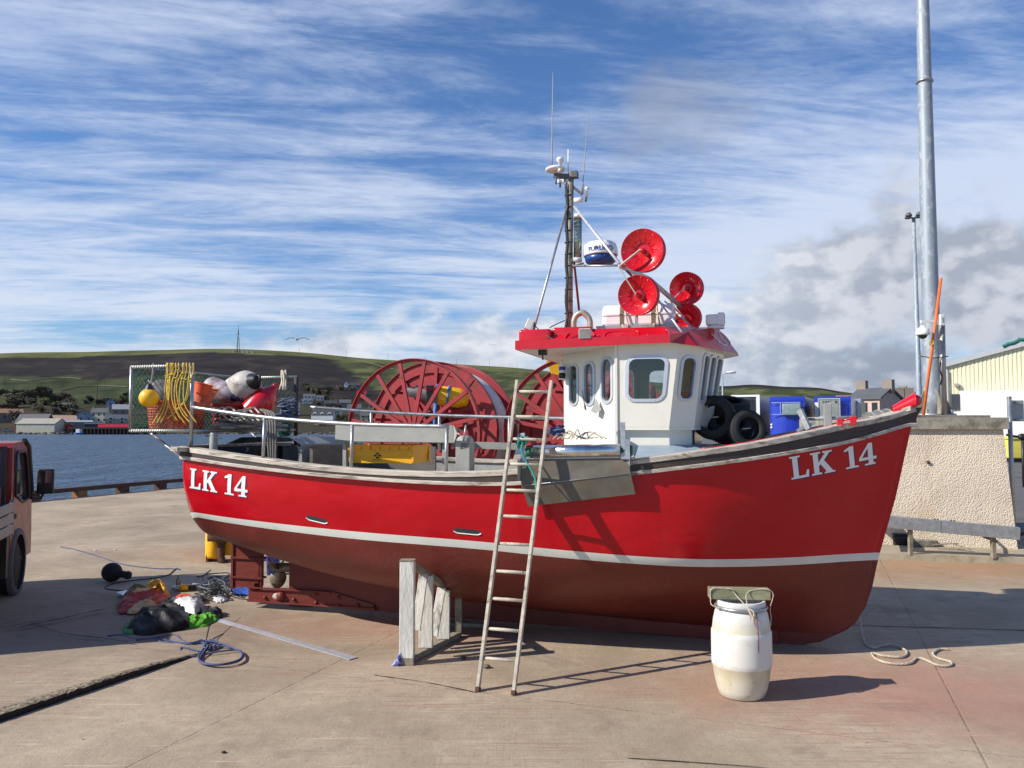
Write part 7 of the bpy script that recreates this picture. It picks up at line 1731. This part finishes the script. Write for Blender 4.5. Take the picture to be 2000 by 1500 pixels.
def truck():
    w0 = G(30, 1160); h = Vector((-.345, .939, 0)).normalized(); l = Vector((-h.y, h.x, 0))       # forward, left
    if l.x > 0: l = -l
    M = Matrix(((h.x, l.x, 0, w0.x), (h.y, l.y, 0, w0.y), (0, 0, 1, 0), (0, 0, 0, 1)))         # a forward from wheel, b left, z
    root = thing('flatbed_truck', w0, 'red flatbed truck with aluminium dropsides cut off by the left edge', 'truck')
    mr = mat('truck_red', (.27, .022, .02), .4, var=.2, vs=3, coat=.3, col2=(.22, .07, .06), c2=(.5, .7), c2s=4); ZC = 2.02
    mb = MB(M)
    prof = [(-.42, .55), (-.42, ZC-.06), (-.36, ZC), (.30, ZC+.02), (.52, ZC-.06), (.80, 1.35), (.88, 1.25), (.93, .75), (.93, .42), (.55, .42), (.46, .62), (.30, .80), (.0, .86), (-.28, .78), (-.40, .60)]
    MX = M @ Matrix(((1, 0, 0, 0), (0, 0, 1, 0), (0, 1, 0, 0), (0, 0, 0, 1)))
    mb = MB(); win = [(-.22, 1.33), (-.22, 1.85), (-.17, 1.90), (.28, 1.90), (.40, 1.86), (.68, 1.33), (.62, 1.22), (.30, 1.20)]
    mb.prism(prof, .03, 1.75, MX); mb.build('cab', mr, root)
    mb = MB(); mb.prism(prof, -.001, .03, MX, holes=[win]); cab = mb.build('door_panel', mr, root)
    mb = MB(); mb.prism([(a, b) for a, b in win], .031-.002, .03-.0005, MX); mb.build('side_window', mat('cab_glass', (.05, .07, .075), .08, var=.1, spec=1.), root)
    mb = MB(); mb.tube([MX @ Vector((a, b, -.004)) for a, b in win], .022, 6, closed=True); mb.tube([MX @ Vector((a, b, 0)) for a, b in ((.30, ZC+.02), (.54, ZC-.06), (.82, 1.33), (.9, 1.2))], .04, 6); mb.build('window_seal', M_BLACK, root)
    mb = MB(); mb.tube([MX @ Vector((a, b, -.003)) for a, b in ((-.30, 1.95), (-.31, .85), (-.12, .84))], .007, 4); mb.box((-.24, -.02, 1.02), (-.12, -.0, 1.08), M, bev=.004); mb.build('door_handle', M_BLACK, root)
    mb = MB(M); mb.lathe([(.37, -.02), (.44, -.02), (.46, .02), (.46, .05)], M @ axis_matrix((0.03, 0, .40), (0, 1, 0)) if False else axis_matrix((0.03, -.01, .42), (0, 1, 0)), 24, a0=0, a1=2*math.pi); mb.build('wheel_arch', mat('arch_grey', (.10, .10, .10), .7), root)
    def wheel(a, b):
        mb = MB(M); mb.lathe([(.22, -.10), (.30, -.11), (.355, -.08), (.365, 0), (.355, .08), (.3, .11), (0, .11)], axis_matrix((a, b, .365), (0, -1, 0)), 32); w_ = mb.build('wheel', M_RUBBER, root)
        mb = MB(M); mb.lathe([(0, .14), (.05, .13), (.07, .08), (.13, .06), (.16, .09), (.205, .10), (.21, .06)], axis_matrix((a, b+.06, .365), (0, -1, 0)), 24); mb.build('rim', mat('wheel_rim_grey', (.16, .15, .14), .6, .3, col2=(.08, .05, .03), c2=(.5, .6)), w_)
    wheel(.03, .12); wheel(.03, 1.6); wheel(-2.5, .15); wheel(-2.5, 1.6)
    # mirror on its arm
    mb = MB(M); mb.tube([(.72, -.02, 1.22), (.84, -.12, 1.18), (.84, -.16, 1.28)], .018, 6); mb.tube([(.70, -.0, 1.28), (.82, -.12, 1.22)], .014, 6); arm_ = mb.build('mirror_arm', M_BLACK, root)
    mb = MB(M); mb.box((.80, -.29, 1.26), (.87, -.07, 1.62), bev=.03); mb.build('mirror', M_BLACK, arm_)
    mb = MB(M); mb.box((.795, -.26, 1.42), (.799, -.10, 1.59), bev=.0); mb.build('mirror_glass', mat('mirror_glass', (.75, .8, .8), .03, 1.0, var=.01), arm_)
    # flatbed with dropsides, headboard frame and load
    mb = MB(M); mb.box((-3.3, .0, .86), (-.50, 1.75, .98)); mb.build('bed', mat('bed_dark', (.05, .05, .05), .8), root)
    ms = mat('dropside_aluminium', (.38, .37, .36), .55, .5, var=.15, vs=6)
    mb = MB(M)
    for z in (.86, 1.00, 1.14): mb.box((-3.3, -.05, z), (-.48, -.02, z+.125), bev=.012)
    for a in (-3.3, -1.9, -.52): mb.box((a, -.052, .84), (a+.04, -.0, 1.29))
    mb.build('dropside', ms, root)
    mb = MB(M)
    for a, b in ((-.50, .05), (-.50, 1.65)): mb.box((a-.03, b, .9), (a+.03, b+.06, 1.98))
    for z in (1.2, 1.45, 1.7, 1.93): mb.box((-.52, .05, z), (-.47, 1.7, z+.05))
    mb.build('headboard', mat('frame_dark', (.03, .03, .035), .6), root)
    mb = MB(M); mb.box((-3.28, .05, .99), (-.7, 1.5, 1.50), bev=.05); mb.build('load_cover', mat('load_dark_red', (.12, .015, .015), .8), root)
    mb = MB(M); mb.box((-3.1, .25, .45), (.7, 1.4, .80)); mb.box((.85, .1, .38), (.98, 1.7, .62), bev=.03); mb.box((-.6, .0, .3), (-.45, .06, .85)); mb.build('chassis', M_BLACK, root)
truck()

# ================================================================== RIGHT HAND SIDE
def rough_extra(g, tc, c, b):
    v = g.voro(tc, 42); n = g.noise(tc, 60, 4, .65)
    c = g.mix(g.mapr(v, .5, .75, 0, .3), c, (.42, .33, .23))
    sp = g.node('ShaderNodeSeparateXYZ'); g.put(sp.inputs[0], tc)
    big = g.noise(g.mapping(tc, (1.3, 1, .7)), 1.5, 4, .6); c = g.mix(g.mapr(big, .52, .72, 0, .4), c, (.45, .37, .36))
    st = g.math('MULTIPLY', g.mapr(g.math('ABSOLUTE', g.math('ADD', sp.outputs[0], .35)), .35, .05), g.mapr(g.noise(g.mapping(tc, (3, 3, .8)), 2, 5, .7), .45, .7)); c = g.mix(g.math('MULTIPLY', st, .45), c, (.42, .22, .09))
    g.put(b.inputs['Normal'], g.bump(g.math('ADD', g.math('MULTIPLY', g.mapr(v, 0, .8, 1, 0), 1.), g.math('MULTIPLY', n, .5)), .8, .012))
    return c
M_ROUGH = mat('roughcast_render', (.70, .60, .46), .9, var=.1, vs=1.5, extra=rough_extra)
M_COPE = mat('coping_concrete', (.28, .25, .20), .9, var=.2, vs=3, col2=(.13, .12, .09), c2=(.5, .65), c2s=3, bump=.5)
def blockhouse():
    """roughcast plinth that carries the light mast; sides batter slightly"""
    root = thing('mast_plinth', G(1850, 1066, .1), 'cream roughcast plinth with a concrete coping under the tall light mast', 'wall')
    a, b = G(1722, 1064, .08), G(1984, 1068, .08); Yf = 15.0
    zt = D(1800, 838, Yf).z; x0 = D(1715, 900, Yf).x; x0b = G(1700, 1064, .08).x; x1b = G(1983, 1066, .08).x; x1 = D(1962, 838, Yf).x+.02
    Yr = Yf-.62; a0, a1 = D(1700, 900, Yf), D(1983, 900, Yr); b1 = D(1963, 830, Yr)
    mb = MB(); mb.loft([[(a0.x, Yf, .05), (a1.x, Yr, .05), (a1.x+.7, Yr+3.4, .05), (a0.x, Yf+3.4, .05)], [(a0.x, Yf+.06, zt), (b1.x, Yr+.06, zt), (b1.x+.7, Yr+3.4, zt), (a0.x, Yf+3.4, zt)]], smooth=False); mb.build('wall', M_ROUGH, root)
    mb = MB(); zc = D(1800, 816, Yf).z; mb.prism([(a0.x-.06, Yf-.02), (b1.x+.05, Yr-.04), (b1.x+.8, Yr+3.5), (a0.x-.06, Yf+3.5)], zt, zc); mb.build('coping', M_COPE, root)
    mb = MB(); mb.lathe([(0, 0), (.03, 0), (.03, -.02), (0, -.02)], axis_matrix(D(1813, 903, Yf-.27), (-.24, -.97, 0)), 12); mb.build('iron_stub', M_RUST, root)
    p = D(1823, 812, 16.6); mb = MB(); mb.box((p.x-.75, 15.9, zc), (p.x+.75, 17.3, zc+.06), bev=.01); mb.build('base_slab', M_COPE, root)
    return zc+.06
ZW = blockhouse()
mb = MB(); q = [G(1700, 1092), G(2040, 1104), Vector((10.6, 16, 0)), Vector((6.2, 16, 0))]; q[0].y -= 0; mb.loft([[v+Vector((0, 0, -.02)) for v in q], [v+Vector((0, .02, .10)) for v in q]], smooth=False)
struct(mb.build('plinth_apron', mat('apron_concrete', (.36, .30, .21), .9, var=.2, vs=2, col2=(.22, .19, .11), c2=(.5, .65), c2s=2.4, bump=.4)))
# crash barrier beam on posts
def barrier():
    a, b = D(1729, 1018, 13.9), D(1990, 1042, 13.4); root = thing('barrier', (a.x, a.y, .1), 'galvanised box beam barrier standing in front of the roughcast plinth', 'barrier')
    mb = MB(); d_ = (b-a).normalized(); m_ = a.lerp(b, .42)
    mb.bar(a, m_-d_*.003, .14, .20, bev=.008); mb.bar(m_+d_*.003, b+d_*.0, .14, .20, bev=.008); mb.build('beam', M_GALV, root)
    mb = MB(); mb.bar(a+Vector((-.03, 0, -.12)), a+Vector((-.03, 1.1, .28)), .05, .3); mb.build('end_plate', M_GALV, root)
    for px in (1781, 1943):
        t = (px-1729)/(1990-1729); p = a.lerp(b, t); mb = MB(); mb.bar((p.x, p.y+.04, .08), (p.x, p.y+.04, p.z-.1), .07, .06); mb.box((p.x-.02, p.y-.0, p.z-.14), (p.x+.02, p.y+.06, p.z-.10)); mb.build('post', M_OLDW, root)
    mb = MB(); p = a.lerp(b, (1925-1729)/261); q = G(1950, 1062, .1); mb.bar(p+Vector((0, .05, -.1)), q+Vector((.1, 0, 0)), .02, .05); mb.bar(q+Vector((-.1, 0, 0)), q+Vector((.55, -.1, .25)), .02, .05); mb.bar(q+Vector((.0, 0, 0)), q+Vector((.3, .1, .3)), .02, .05); mb.build('brace', M_RUST, root)
    mb = MB()
    for px in (1828, 1834, 1860, 1866): t = (px-1729)/261; p = a.lerp(b, t); mb.lathe([(0, .12), (.014, .12), (.014, .09), (0, .09)], Matrix.Translation(p), 8)
    mb.build('bolt', M_RUST, root)
barrier()
mb = MB(); c = G(1762, 1064, .1); mb.box((c.x-.17, c.y-.08, .10), (c.x+.17, c.y+.12, .27), bev=.02); root = solo(mb, 'black_case', M_BLACK, 'black plastic case under the barrier', 'case')
mb = MB(); mb.box((c.x-.18, c.y-.09, .271), (c.x+.18, c.y+.13, .31), bev=.015); mb.build('lid', M_BLACK, root)
mb = MB(); c = G(1806, 1068, .1); mb.box((c.x-.24, c.y-.05, .10), (c.x+.22, c.y+.15, .22), bev=.02); solo(mb, 'stone_block', M_COPE, 'rough stone block right of the black case', 'block')
mb = MB(); c = G(1850, 1058, .1); mb.box((c.x-.45, c.y-.1, .101), (c.x+.7, c.y+.3, .15), bev=.01)
root = solo(mb, 'steel_plate', mat('dark_plate', (.09, .07, .05), .8, col2=(.3, .22, .12), c2=(.5, .6)), 'rusty base plate with bolts lying under the barrier', 'plate')
for dx in (-.3, .18, .55): mb = MB(); mb.tube([(c.x+dx, c.y, .15), (c.x+dx, c.y, .25)], .018, 8); mb.lathe([(0, .27), (.035, .27), (.035, .24), (0, .24)], Matrix.Translation((c.x+dx, c.y, 0)), 6, smooth=False); mb.build('bolt', M_RUST, root)
mb = MB(); p = G(1868, 1074, .12); mb.bar(p+Vector((-.05, .1, .1)), p+Vector((.2, -.1, .02)), .05, .02); mb.bar(p+Vector((-.3, .2, .06)), p+Vector((.1, .15, .09)), .05, .015); solo(mb, 'timber_scrap', M_OLDW, 'broken timber scraps under the barrier', 'timber')
# tall light mast on the plinth
def mastlamp():
    b = D(1823, 812, 16.6); b.z = ZW; root = thing('light_mast', b, 'very tall galvanised light mast standing on the roughcast plinth', 'mast')
    mb = MB(); n = 30; H_ = 13.; mb.tube([b+Vector((0, 0, H_*k/n)) for k in range(n+1)], [.178-.0062*H_*k/n for k in range(n+1)], 32)
    mb.build('tower', mat('weathered_galvanised', (.30, .34, .38), .55, .3, var=.12, vs=2, col2=(.44, .47, .50), c2=(.52, .60), c2s=9, stretch=(1, 1, .5)), root)
    mb = MB(); mb.lathe([(0, 0), (.42, 0), (.42, .035), (0, .035)], Matrix.Translation(b), 24)
    for k in range(8):
        a = k*math.pi/4; mb.lathe([(0, 0), (.03, 0), (.03, .09), (0, .09)], Matrix.Translation(b+Vector((.35*math.cos(a), .35*math.sin(a), .03))), 6, smooth=False)
    mb.build('base_flange', M_GALV, root)
    for k in range(4):
        a = k*math.pi/2; e = Vector((math.cos(a), math.sin(a), 0)); mb = MB(); q = b+Vector((0, 0, .036)); s_ = Vector((-e.y, e.x, 0))*.012
        mb.loft([[q+e*.17+s_, q+e*.42+s_, q+e*.17+s_+Vector((0, 0, .5))], [q+e*.17-s_, q+e*.42-s_, q+e*.17-s_+Vector((0, 0, .5))]], smooth=False); mb.build('gusset', M_COPE, root)
    for z in (4.0,): mb = MB(); mb.lathe([(.158, -.02), (.165, -.02), (.165, .02), (.158, .02)], Matrix.Translation(b+Vector((0, 0, 6.9))), 32); mb.build('joint_band', M_GALV, root)
mastlamp()
def cctv():
    b = D(1843, 812, 16.1); t = D(1837, 618, 16.1); b.z = ZW; b = Vector((t.x+.02, 16.1, ZW)); root = thing('camera_pole', b, 'slim pole with a white dome camera beside the light mast', 'camera pole')
    mb = MB(); mb.tube([b, b+Vector((0, 0, t.z-b.z))], .058, 16); mb.build('pole', mat('warm_galv', (.42, .38, .33), .45, .5, var=.15, vs=5), root)
    c = D(1835, 627, 16.0); mb = MB(); mb.box((c.x-.045, 15.88, c.z-.10), (c.x+.045, 16.02, c.z+.12), bev=.01); mb.box((c.x-.012, 15.875, c.z-.05), (c.x+.016, 15.879, c.z+.06), mi=1); mb.build('control_box', [M_WHITE, mat('teal_plate', (.2, .36, .32), .4)], root)
    mb = MB(); mb.loft([[(c.x-.05, 15.95, c.z-.08), (c.x-.05, 15.95, c.z+.03), (c.x-.05, 16.0, c.z+.03), (c.x-.05, 16.0, c.z-.08)], [(c.x-.15, 15.95, c.z-.03), (c.x-.15, 15.95, c.z+.02), (c.x-.15, 16.0, c.z+.02), (c.x-.15, 16.0, c.z-.03)], [(c.x-.38, 15.95, c.z-.04), (c.x-.38, 15.95, c.z+.01), (c.x-.38, 16.0, c.z+.01), (c.x-.38, 16.0, c.z-.04)]], smooth=False); mb.build('bracket', M_WHITE, root)
    d_ = D(1802, 648, 15.97); mb = MB(); mb.lathe([(0, .13), (.035, .12), (.06, .08), (.11, .06), (.13, -.03), (.13, -.06), (.09, -.07), (0, -.07)], Matrix.Translation(d_), 28); mb.build('dome_housing', M_WHITE, root)
    mb = MB(); mb.sphere(d_+Vector((0, 0, -.065)), .085, 18, 12, (1, 1, .9)); mb.build('dome', M_BLACK, root)
    mb = MB(); mb.tube(cr([b+Vector((-.06, -.03, 1.05)), b+Vector((-.09, -.03, .9)), b+Vector((-.05, -.05, .75)), b+Vector((-.08, -.03, .6))], 5), .012, 6); mb.tube([b+Vector((.09, -.05, 1.16)), b+Vector((-.22, -.05, 1.12)), b+Vector((-.45, -.05, 1.16))], .01, 6); mb.build('cable', M_BLACK, root)
cctv()
mb = MB(); a_, b_ = D(1803, 815, 15.95), D(1838, 543, 15.95); a_.z = ZW-.05; mb.tube([a_, b_], .028, 10)
o = solo(mb, 'orange_duct', mat('orange_duct', (.80, .16, .03), .5, var=.1), 'orange plastic duct leaning against the light mast', 'duct')
c = D(1819, 669, 15.9); mb = MB(); mb.tube([c+Vector((.045*math.cos(a), 0, .045*math.sin(a))) for a in [k*math.pi/6 for k in range(12)]], .012, 6, closed=True); mb.build('hook', M_YROPE, o)
# thin floodlight column beyond
def column():
    b = D(1793, 812, 34); root = thing('lamp_column', (b.x, 34, 0), 'slender floodlight column with a ring of lamps left of the tall mast', 'lamp column'); t = D(1783, 425, 34)
    mb = MB(); mb.tube([(t.x+.12, 34, 0), (t.x+.08, 34, 3), (t.x+.03, 34, t.z)], [.14, .115, .07], 14); mb.build('column', mat('weathered_galvanised', (.42, .47, .52), .5, .45), root)
    for k in range(4):
        a = k*math.pi/2+.4; e = Vector((math.cos(a), math.sin(a), 0)); c = Vector((t.x+.03, 34, t.z+.05))+e*.28
        mb = MB(); mb.lathe([(0, .1), (.08, .09), (.14, -.02), (.12, -.06), (0, -.06)], Matrix.Translation(c+Vector((0, 0, .03))), 16); mb.tube([Vector((t.x+.03, 34, t.z-.05)), c], .025, 6); mb.build('floodlight', mat('lamp_grey', (.10, .10, .11), .5), root)
column()
def streetlamp():
    b = D(1413, 830, 75); t = D(1411, 731, 75); root = thing('street_lamp', (t.x, 75, 0), 'distant street lamp with one white head right of the wheelhouse', 'street lamp')
    mb = MB(); mb.tube([(t.x, 75, 0), (t.x, 75, t.z)], [.12, .07], 8); h = D(1426, 728, 75); mb.tube([(t.x, 75, t.z), h], .05, 6); mb.build('column', mat('weathered_galvanised', (.4, .4, .4), .5), root)
    mb = MB(); mb.sphere(h+Vector((.15, 0, .05)), .28, 10, 8, (1.6, 1, .5)); mb.build('lamp_head', M_WHITE, root)
streetlamp()
# warehouse
def warehouse():
    """gable faces the quay; the long side runs away to the right, hidden behind it"""
    Y = 62; e0 = D(1846, 716, Y); gx = Vector((.86, -.51, 0)).normalized(); dy_ = Vector((.51, .86, 0)).normalized()
    M = Matrix(((gx.x, dy_.x, 0, e0.x), (gx.y, dy_.y, 0, Y), (0, 0, 1, 0), (0, 0, 0, 1)))
    def lx(px):
        k = (px-1000)/FPX; return (k*Y-e0.x)/(gx.x-k*gx.y)
    def at(px, py, off=0.): t = lx(px); return t, D(px, py, Y+gx.y*t).z
    t2, z2 = at(2000, 676); W_ = 30.; sl_ = (z2-e0.z)/t2
    root = thing('warehouse', (e0.x, Y, 0), 'cream corrugated warehouse gable with a white lower wall on the right', 'warehouse')
    mc = mat('cream_cladding', (.74, .68, .47), .5, var=.05, vs=1)
    def ze(x): return e0.z+sl_*(15-abs(x-15))
    mb = MB(M); n = 110; rb, rt_ = [], []
    for k in range(n):
        for f, dy in ((0, 0), (.34, 0), (.42, -.045), (.92, -.045)):
            x = W_*(k+f)/n; rb.append((x, dy, 0)); rt_.append((x, dy, ze(x)))
    mb.loft([rb, rt_], closed=False, caps=False, smooth=False)
    for x in (0, W_): mb.add([(x, 0, 0), (x, 40, 0), (x, 40, e0.z), (x, 0, e0.z)], [(0, 1, 2, 3)])
    mb.build('wall', mc, root)
    mb = MB(M)
    for x0, x1 in ((-.3, 15), (15, W_+.3)):
        A_ = [Vector((x, -.3, ze(x)+dz)) for x, dz in ((x0, -.05), (x1, -.05), (x1, .32), (x0, .32))]; mb.loft([A_, [p+Vector((0, 40.5, 0)) for p in A_]], smooth=False)
    mb.build('roof', mat('roof_trim_grey', (.42, .43, .44), .5, var=.05), root)
    mb = MB(M); mb.tube([(.1, -.25, 0), (.1, -.25, e0.z-.3), (-.15, -.3, e0.z)], .09, 8); mb.build('downpipe', M_WHITE, root)
    (a0, za), (a1, zb_) = at(1859, 770), at(1875, 801); mb = MB(M); mb.box((a0, -.16, zb_), (a1, -.10, za)); mb.build('window', mat('dark_opening', (.03, .035, .05), .5), root)
    (w0, zw) = at(1877, 764); (l0, zl) = at(1858, 804); mb = MB(M); mb.box((w0, -1.0, 0), (W_, -.2, zw)); mb.box((l0, -.8, 0), (w0-.01, -.25, zl)); mb.build('lower_wall', mat('white_cladding', (.80, .79, .74), .6, var=.03), root)
    c0, c1 = at(1870, 753); mb = MB(M); mb.box((c0-.15, -.4, c1-.1), (c0+.15, -.1, c1+.15), bev=.03); mb.build('wall_lamp', M_GREYP, root)
    mb = MB(M); q = lx(1962); vs = []
    for k in range(14): x = q+k*.35; vs.append([(x, -.28+.4*j, ze(x)+.36+(.45*abs(noise.noise(Vector((k*.5, j, 3))))+.10)*min(1, k/3)) for j in range(4)])
    mb.loft(vs, closed=False, caps=False); mb.tube([Vector(v[0])-Vector((0, 0, .05)) for v in vs], .14, 6); solo(mb, 'tarpaulin', mat('green_tarp', (.01, .13, .10), .7, var=.3), 'dark green tarpaulin bunched on the warehouse roof edge', 'tarpaulin')
warehouse()
mb = MB(); a_, b_ = G(1976, 884), G(2040, 884); Y = 50; a_ = D(1974, 884, Y); mb.box((a_.x, Y, .25), (a_.x+3, Y+1.6, D(1980, 858, Y).z), bev=.06)
sk = solo(mb, 'grit_bin', mat('grit_bin_yellow', (.75, .62, .10), .5, var=.06), 'pale yellow bin standing by the white warehouse wall', 'bin')
mb = MB(); mb.box((a_.x-.06, Y-.06, D(1980, 858, Y).z+.002), (a_.x+3.06, Y+1.66, D(1980, 855, Y).z+.05), bev=.03); mb.build('lid', mat('grit_bin_yellow', (.75, .62, .10), .5), sk)
mb = MB(); mb.box((a_.x+.1, Y+.1, 0), (a_.x+2.9, Y+1.5, .249)); mb.build('skid', M_BLACK, sk)
mb = MB(); mb.tube(cr([D(1966, 849, 30), D(1980, 852, 30), D(1996, 853, 30), D(2020, 850, 30)], 5), .05, 6); mb.sphere(D(1997, 853, 30), .12, 10, 8, (1.5, 1, 1)); mb.tube([D(1997, 855, 30), Vector((D(1997, 855, 30).x, 30, 0))], .05, 6); solo(mb, 'hose_boom', M_BLACK, 'black hose on a low stand at the right edge', 'hose')
# road sign seen from behind
def sign():
    b = D(1979, 1040, 14.6); t = D(1969, 777, 14.6); root = thing('road_sign', (b.x, 14.6, .1), 'back of a grey road sign on a galvanised post at the right edge', 'sign')
    mb = MB(); mb.tube([(b.x+.01, 14.6, .08), (b.x-.0, 14.6, t.z)], .038, 14); mb.lathe([(0, 0), (.042, 0), (.042, .02), (0, .03)], Matrix.Translation((b.x, 14.6, t.z)), 14); mb.build('post', M_GALV, root)
    a, c = D(1963, 782, 14.66), D(1997, 820, 14.66); c = D(1997, 823, 14.66); mb = MB(); mb.box((a.x+.03, 14.655, c.z), (c.x+.03, 14.66, a.z), bev=0); mb.build('plate', mat('sign_back', (.33, .36, .37), .5, .3, var=.05), root)
    mb = MB()
    for z in (a.z-.05, c.z+.03): mb.box((a.x+.16, 14.62, z-.012), (c.x, 14.654, z+.012))
    mb.build('bracket', M_GREYP, root)
sign()
# refrigerated trailers in the yard
def trailer(px0, px1, ytop, Y, colr, label, sidecol, unit=None, ax=(.42, .908), L=13.):
    a = D(px0, 830, Y); b = D(px1, 830, Y); w = b.x-a.x; z1 = D(px0, ytop, Y).z; ax = Vector((*ax, 0)).normalized(); rt = Vector((ax.y, -ax.x, 0))
    root = thing('trailer', (a.x, Y, 0), label, 'trailer'); M = Matrix(((rt.x, ax.x, 0, a.x), (rt.y, ax.y, 0, Y), (0, 0, 1, 0), (0, 0, 0, 1))); w = w*1.04
    mb = MB(M); mb.box((0, .05, 1.2), (w, L, z1), bev=.04); mb.build('body', sidecol, root)
    mb = MB(M)
    n = 7; fr = [(w*.04+w*.92*k/n, -.28*math.sin(math.pi*k/n)-.02) for k in range(n+1)]
    mb.loft([[(x, y, 1.25) for x, y in fr], [(x, y, z1-.35) for x, y in fr]], closed=False, caps=False); mb.box((0, -.03, 1.1), (w*.06, .06, z1)); mb.box((w*.94, -.03, 1.1), (w, .06, z1)); mb.box((.0, -.05, z1-.35), (w, .06, z1-.002), bev=.03); mb.build('front', colr, root)
    mb = MB(M)
    for x in (.5, w-.9): mb.box((x, .4, 0), (x+.3, .7, 1.2))
    mb.box((.3, .2, .9), (w-.3, L-.2, 1.19)); mb.build('chassis', M_BLACK, root)
    for yy in (L-3.6, L-2.3, L-1.):
        for x in (.15, w-.45): m = MB(M); m.lathe([(0, -.15), (.5, -.15), (.5, .15), (0, .15)], axis_matrix((x+.15, yy, .5), (1, 0, 0)), 18); m.build('wheel', M_RUBBER, root)
    return root, M, w, z1
M_SIDE = mat('blue_grey_side', (.05, .07, .16), .25, var=.5, vs=.6, coat=.3); M_SIDEW = mat('white_grey_side', (.30, .34, .45), .3, var=.4, vs=.6)
t1, M1, w1, z1 = trailer(1504, 1566, 775, 58, M_BLUEP, 'blue refrigerated trailer with a grey fairing, second from the left', M_SIDE)
mb = MB(M1)
for x in (w1*.32, w1*.64): mb.box((x, -.40, 3.0), (x+.05, -.33, z1-.4))
for z in (3.0, z1-.45): mb.box((.15, -.40, z), (w1*.9, -.34, z+.05))
mb.build('frame_bar', mat('pale_blue_bar', (.25, .32, .55), .5), t1)
mb = MB(M1); mb.box((w1*.38, -.62, 2.95), (w1*.92, -.29, z1-.5), bev=.1); mb.build('fairing', mat('fairing_grey', (.20, .27, .27), .4), t1)
for z in (2.1, 2.3): mb = MB(M1); mb.sphere((.12, -.06, z), .09, 8, 6); mb.build('lamp', M_WHITE, t1)
t2, M2, w2, z2 = trailer(1591, 1655, 775, 58, M_BLUEP, 'blue refrigerated trailer with a grey grille unit, third from the left', M_SIDE)
mb = MB(M2); mb.box((w2*.14, -.50, 2.85), (w2*.70, -.27, z2-.15), bev=.06); cu_ = mb.build('cooling_unit', mat('fairing_grey2', (.24, .27, .25), .5), t2)
mb = MB(M2); mb.box((w2*.02, -.12, 1.5), (w2*.12, -.04, z2-.4)); mb.build('white_strip', M_WHITE, t2)
mb = MB(M2); mb.box((w2*.12, -.54, 2.85), (w2*.72, -.505, 2.91)); mb.box((w2*.12, -.54, z2-.2), (w2*.72, -.505, z2-.14)); mb.box((w2*.12, -.54, 2.91), (w2*.14, -.505, z2-.2)); mb.box((w2*.70, -.54, 2.91), (w2*.72, -.505, z2-.2)); mb.build('unit_frame', mat('pale_frame', (.5, .5, .48), .5), t2)
tv, tf = text2d('CARRIER'); mb = MB(M2); mb.add([(w2*(.24+.42*x), -.512, z2-.50+.20*y) for x, y in tv], tf); mb.build('lettering', M_BLACK, cu_, recalc=False)
mb = MB(M2)
for k in range(9): mb.box((w2*.2, -.512, 2.98+k*.07), (w2*.66, -.503, 3.01+k*.07))
mb.build('grille', M_GREYP, cu_)
t3, M3, w3, z3 = trailer(1432, 1478, 773, 60, mat('dark_front', (.04, .045, .05), .5), 'white framed refrigerated trailer nearest the wheelhouse', M_SIDEW)
mb = MB(M3); mb.box((-.1, -.12, z3-.1), (w3+.12, .1, z3+.05)); mb.box((w3-.12, -.12, 1.2), (w3+.12, .1, z3-.101)); mb.build('white_frame', M_WHITE, t3)
t4, M4, w4, z4 = trailer(1662, 1680, 779, 66, M_SIDEW, 'grey trailer right of the blue ones', mat('dull_grey_side', (.10, .11, .11), .4, var=.4, vs=1))
t5, M5, w5, z5 = trailer(1468, 1500, 795, 80, mat('dark_front', (.04, .045, .05), .5), 'dark blue trailer behind the white framed one', M_SIDE)
# ribbed grey canopy beyond the bow
def canopy():
    c = D(1735, 826, 42); root = thing('covered_boat', (c.x, 42, 0), 'grey rubber workboat with a ribbed cover behind the stemhead', 'boat')
    mb = MB(); secs = []
    for k in range(13):
        t = k/12; x = c.x-1.0+2.7*t; hh = .85*math.sin(math.pi*(.25+.55*t))**.7
        secs.append([(x, 42+1.1*math.cos(a), 2.25+hh*math.sin(a)) for a in [j*math.pi/10 for j in range(11)]])
    mb.loft(secs, closed=False); mb.box((c.x-1.0, 41.0, 1.2), (c.x+1.7, 43, 2.26), bev=.1); mb.build('cover', mat('canopy_grey', (.17, .17, .15), .7, var=.2), root)
    mb = MB()
    for s_ in secs[::2]: mb.tube([(p[0], p[1], p[2]+.01) for p in s_], .03, 5)
    mb.build('rib', M_GREYP, root)
    mb = MB(); mb.box((c.x-.9, 41.2, 0), (c.x+1.6, 42.8, 1.19)); mb.build('trailer_frame', M_BLACK, root)
canopy()
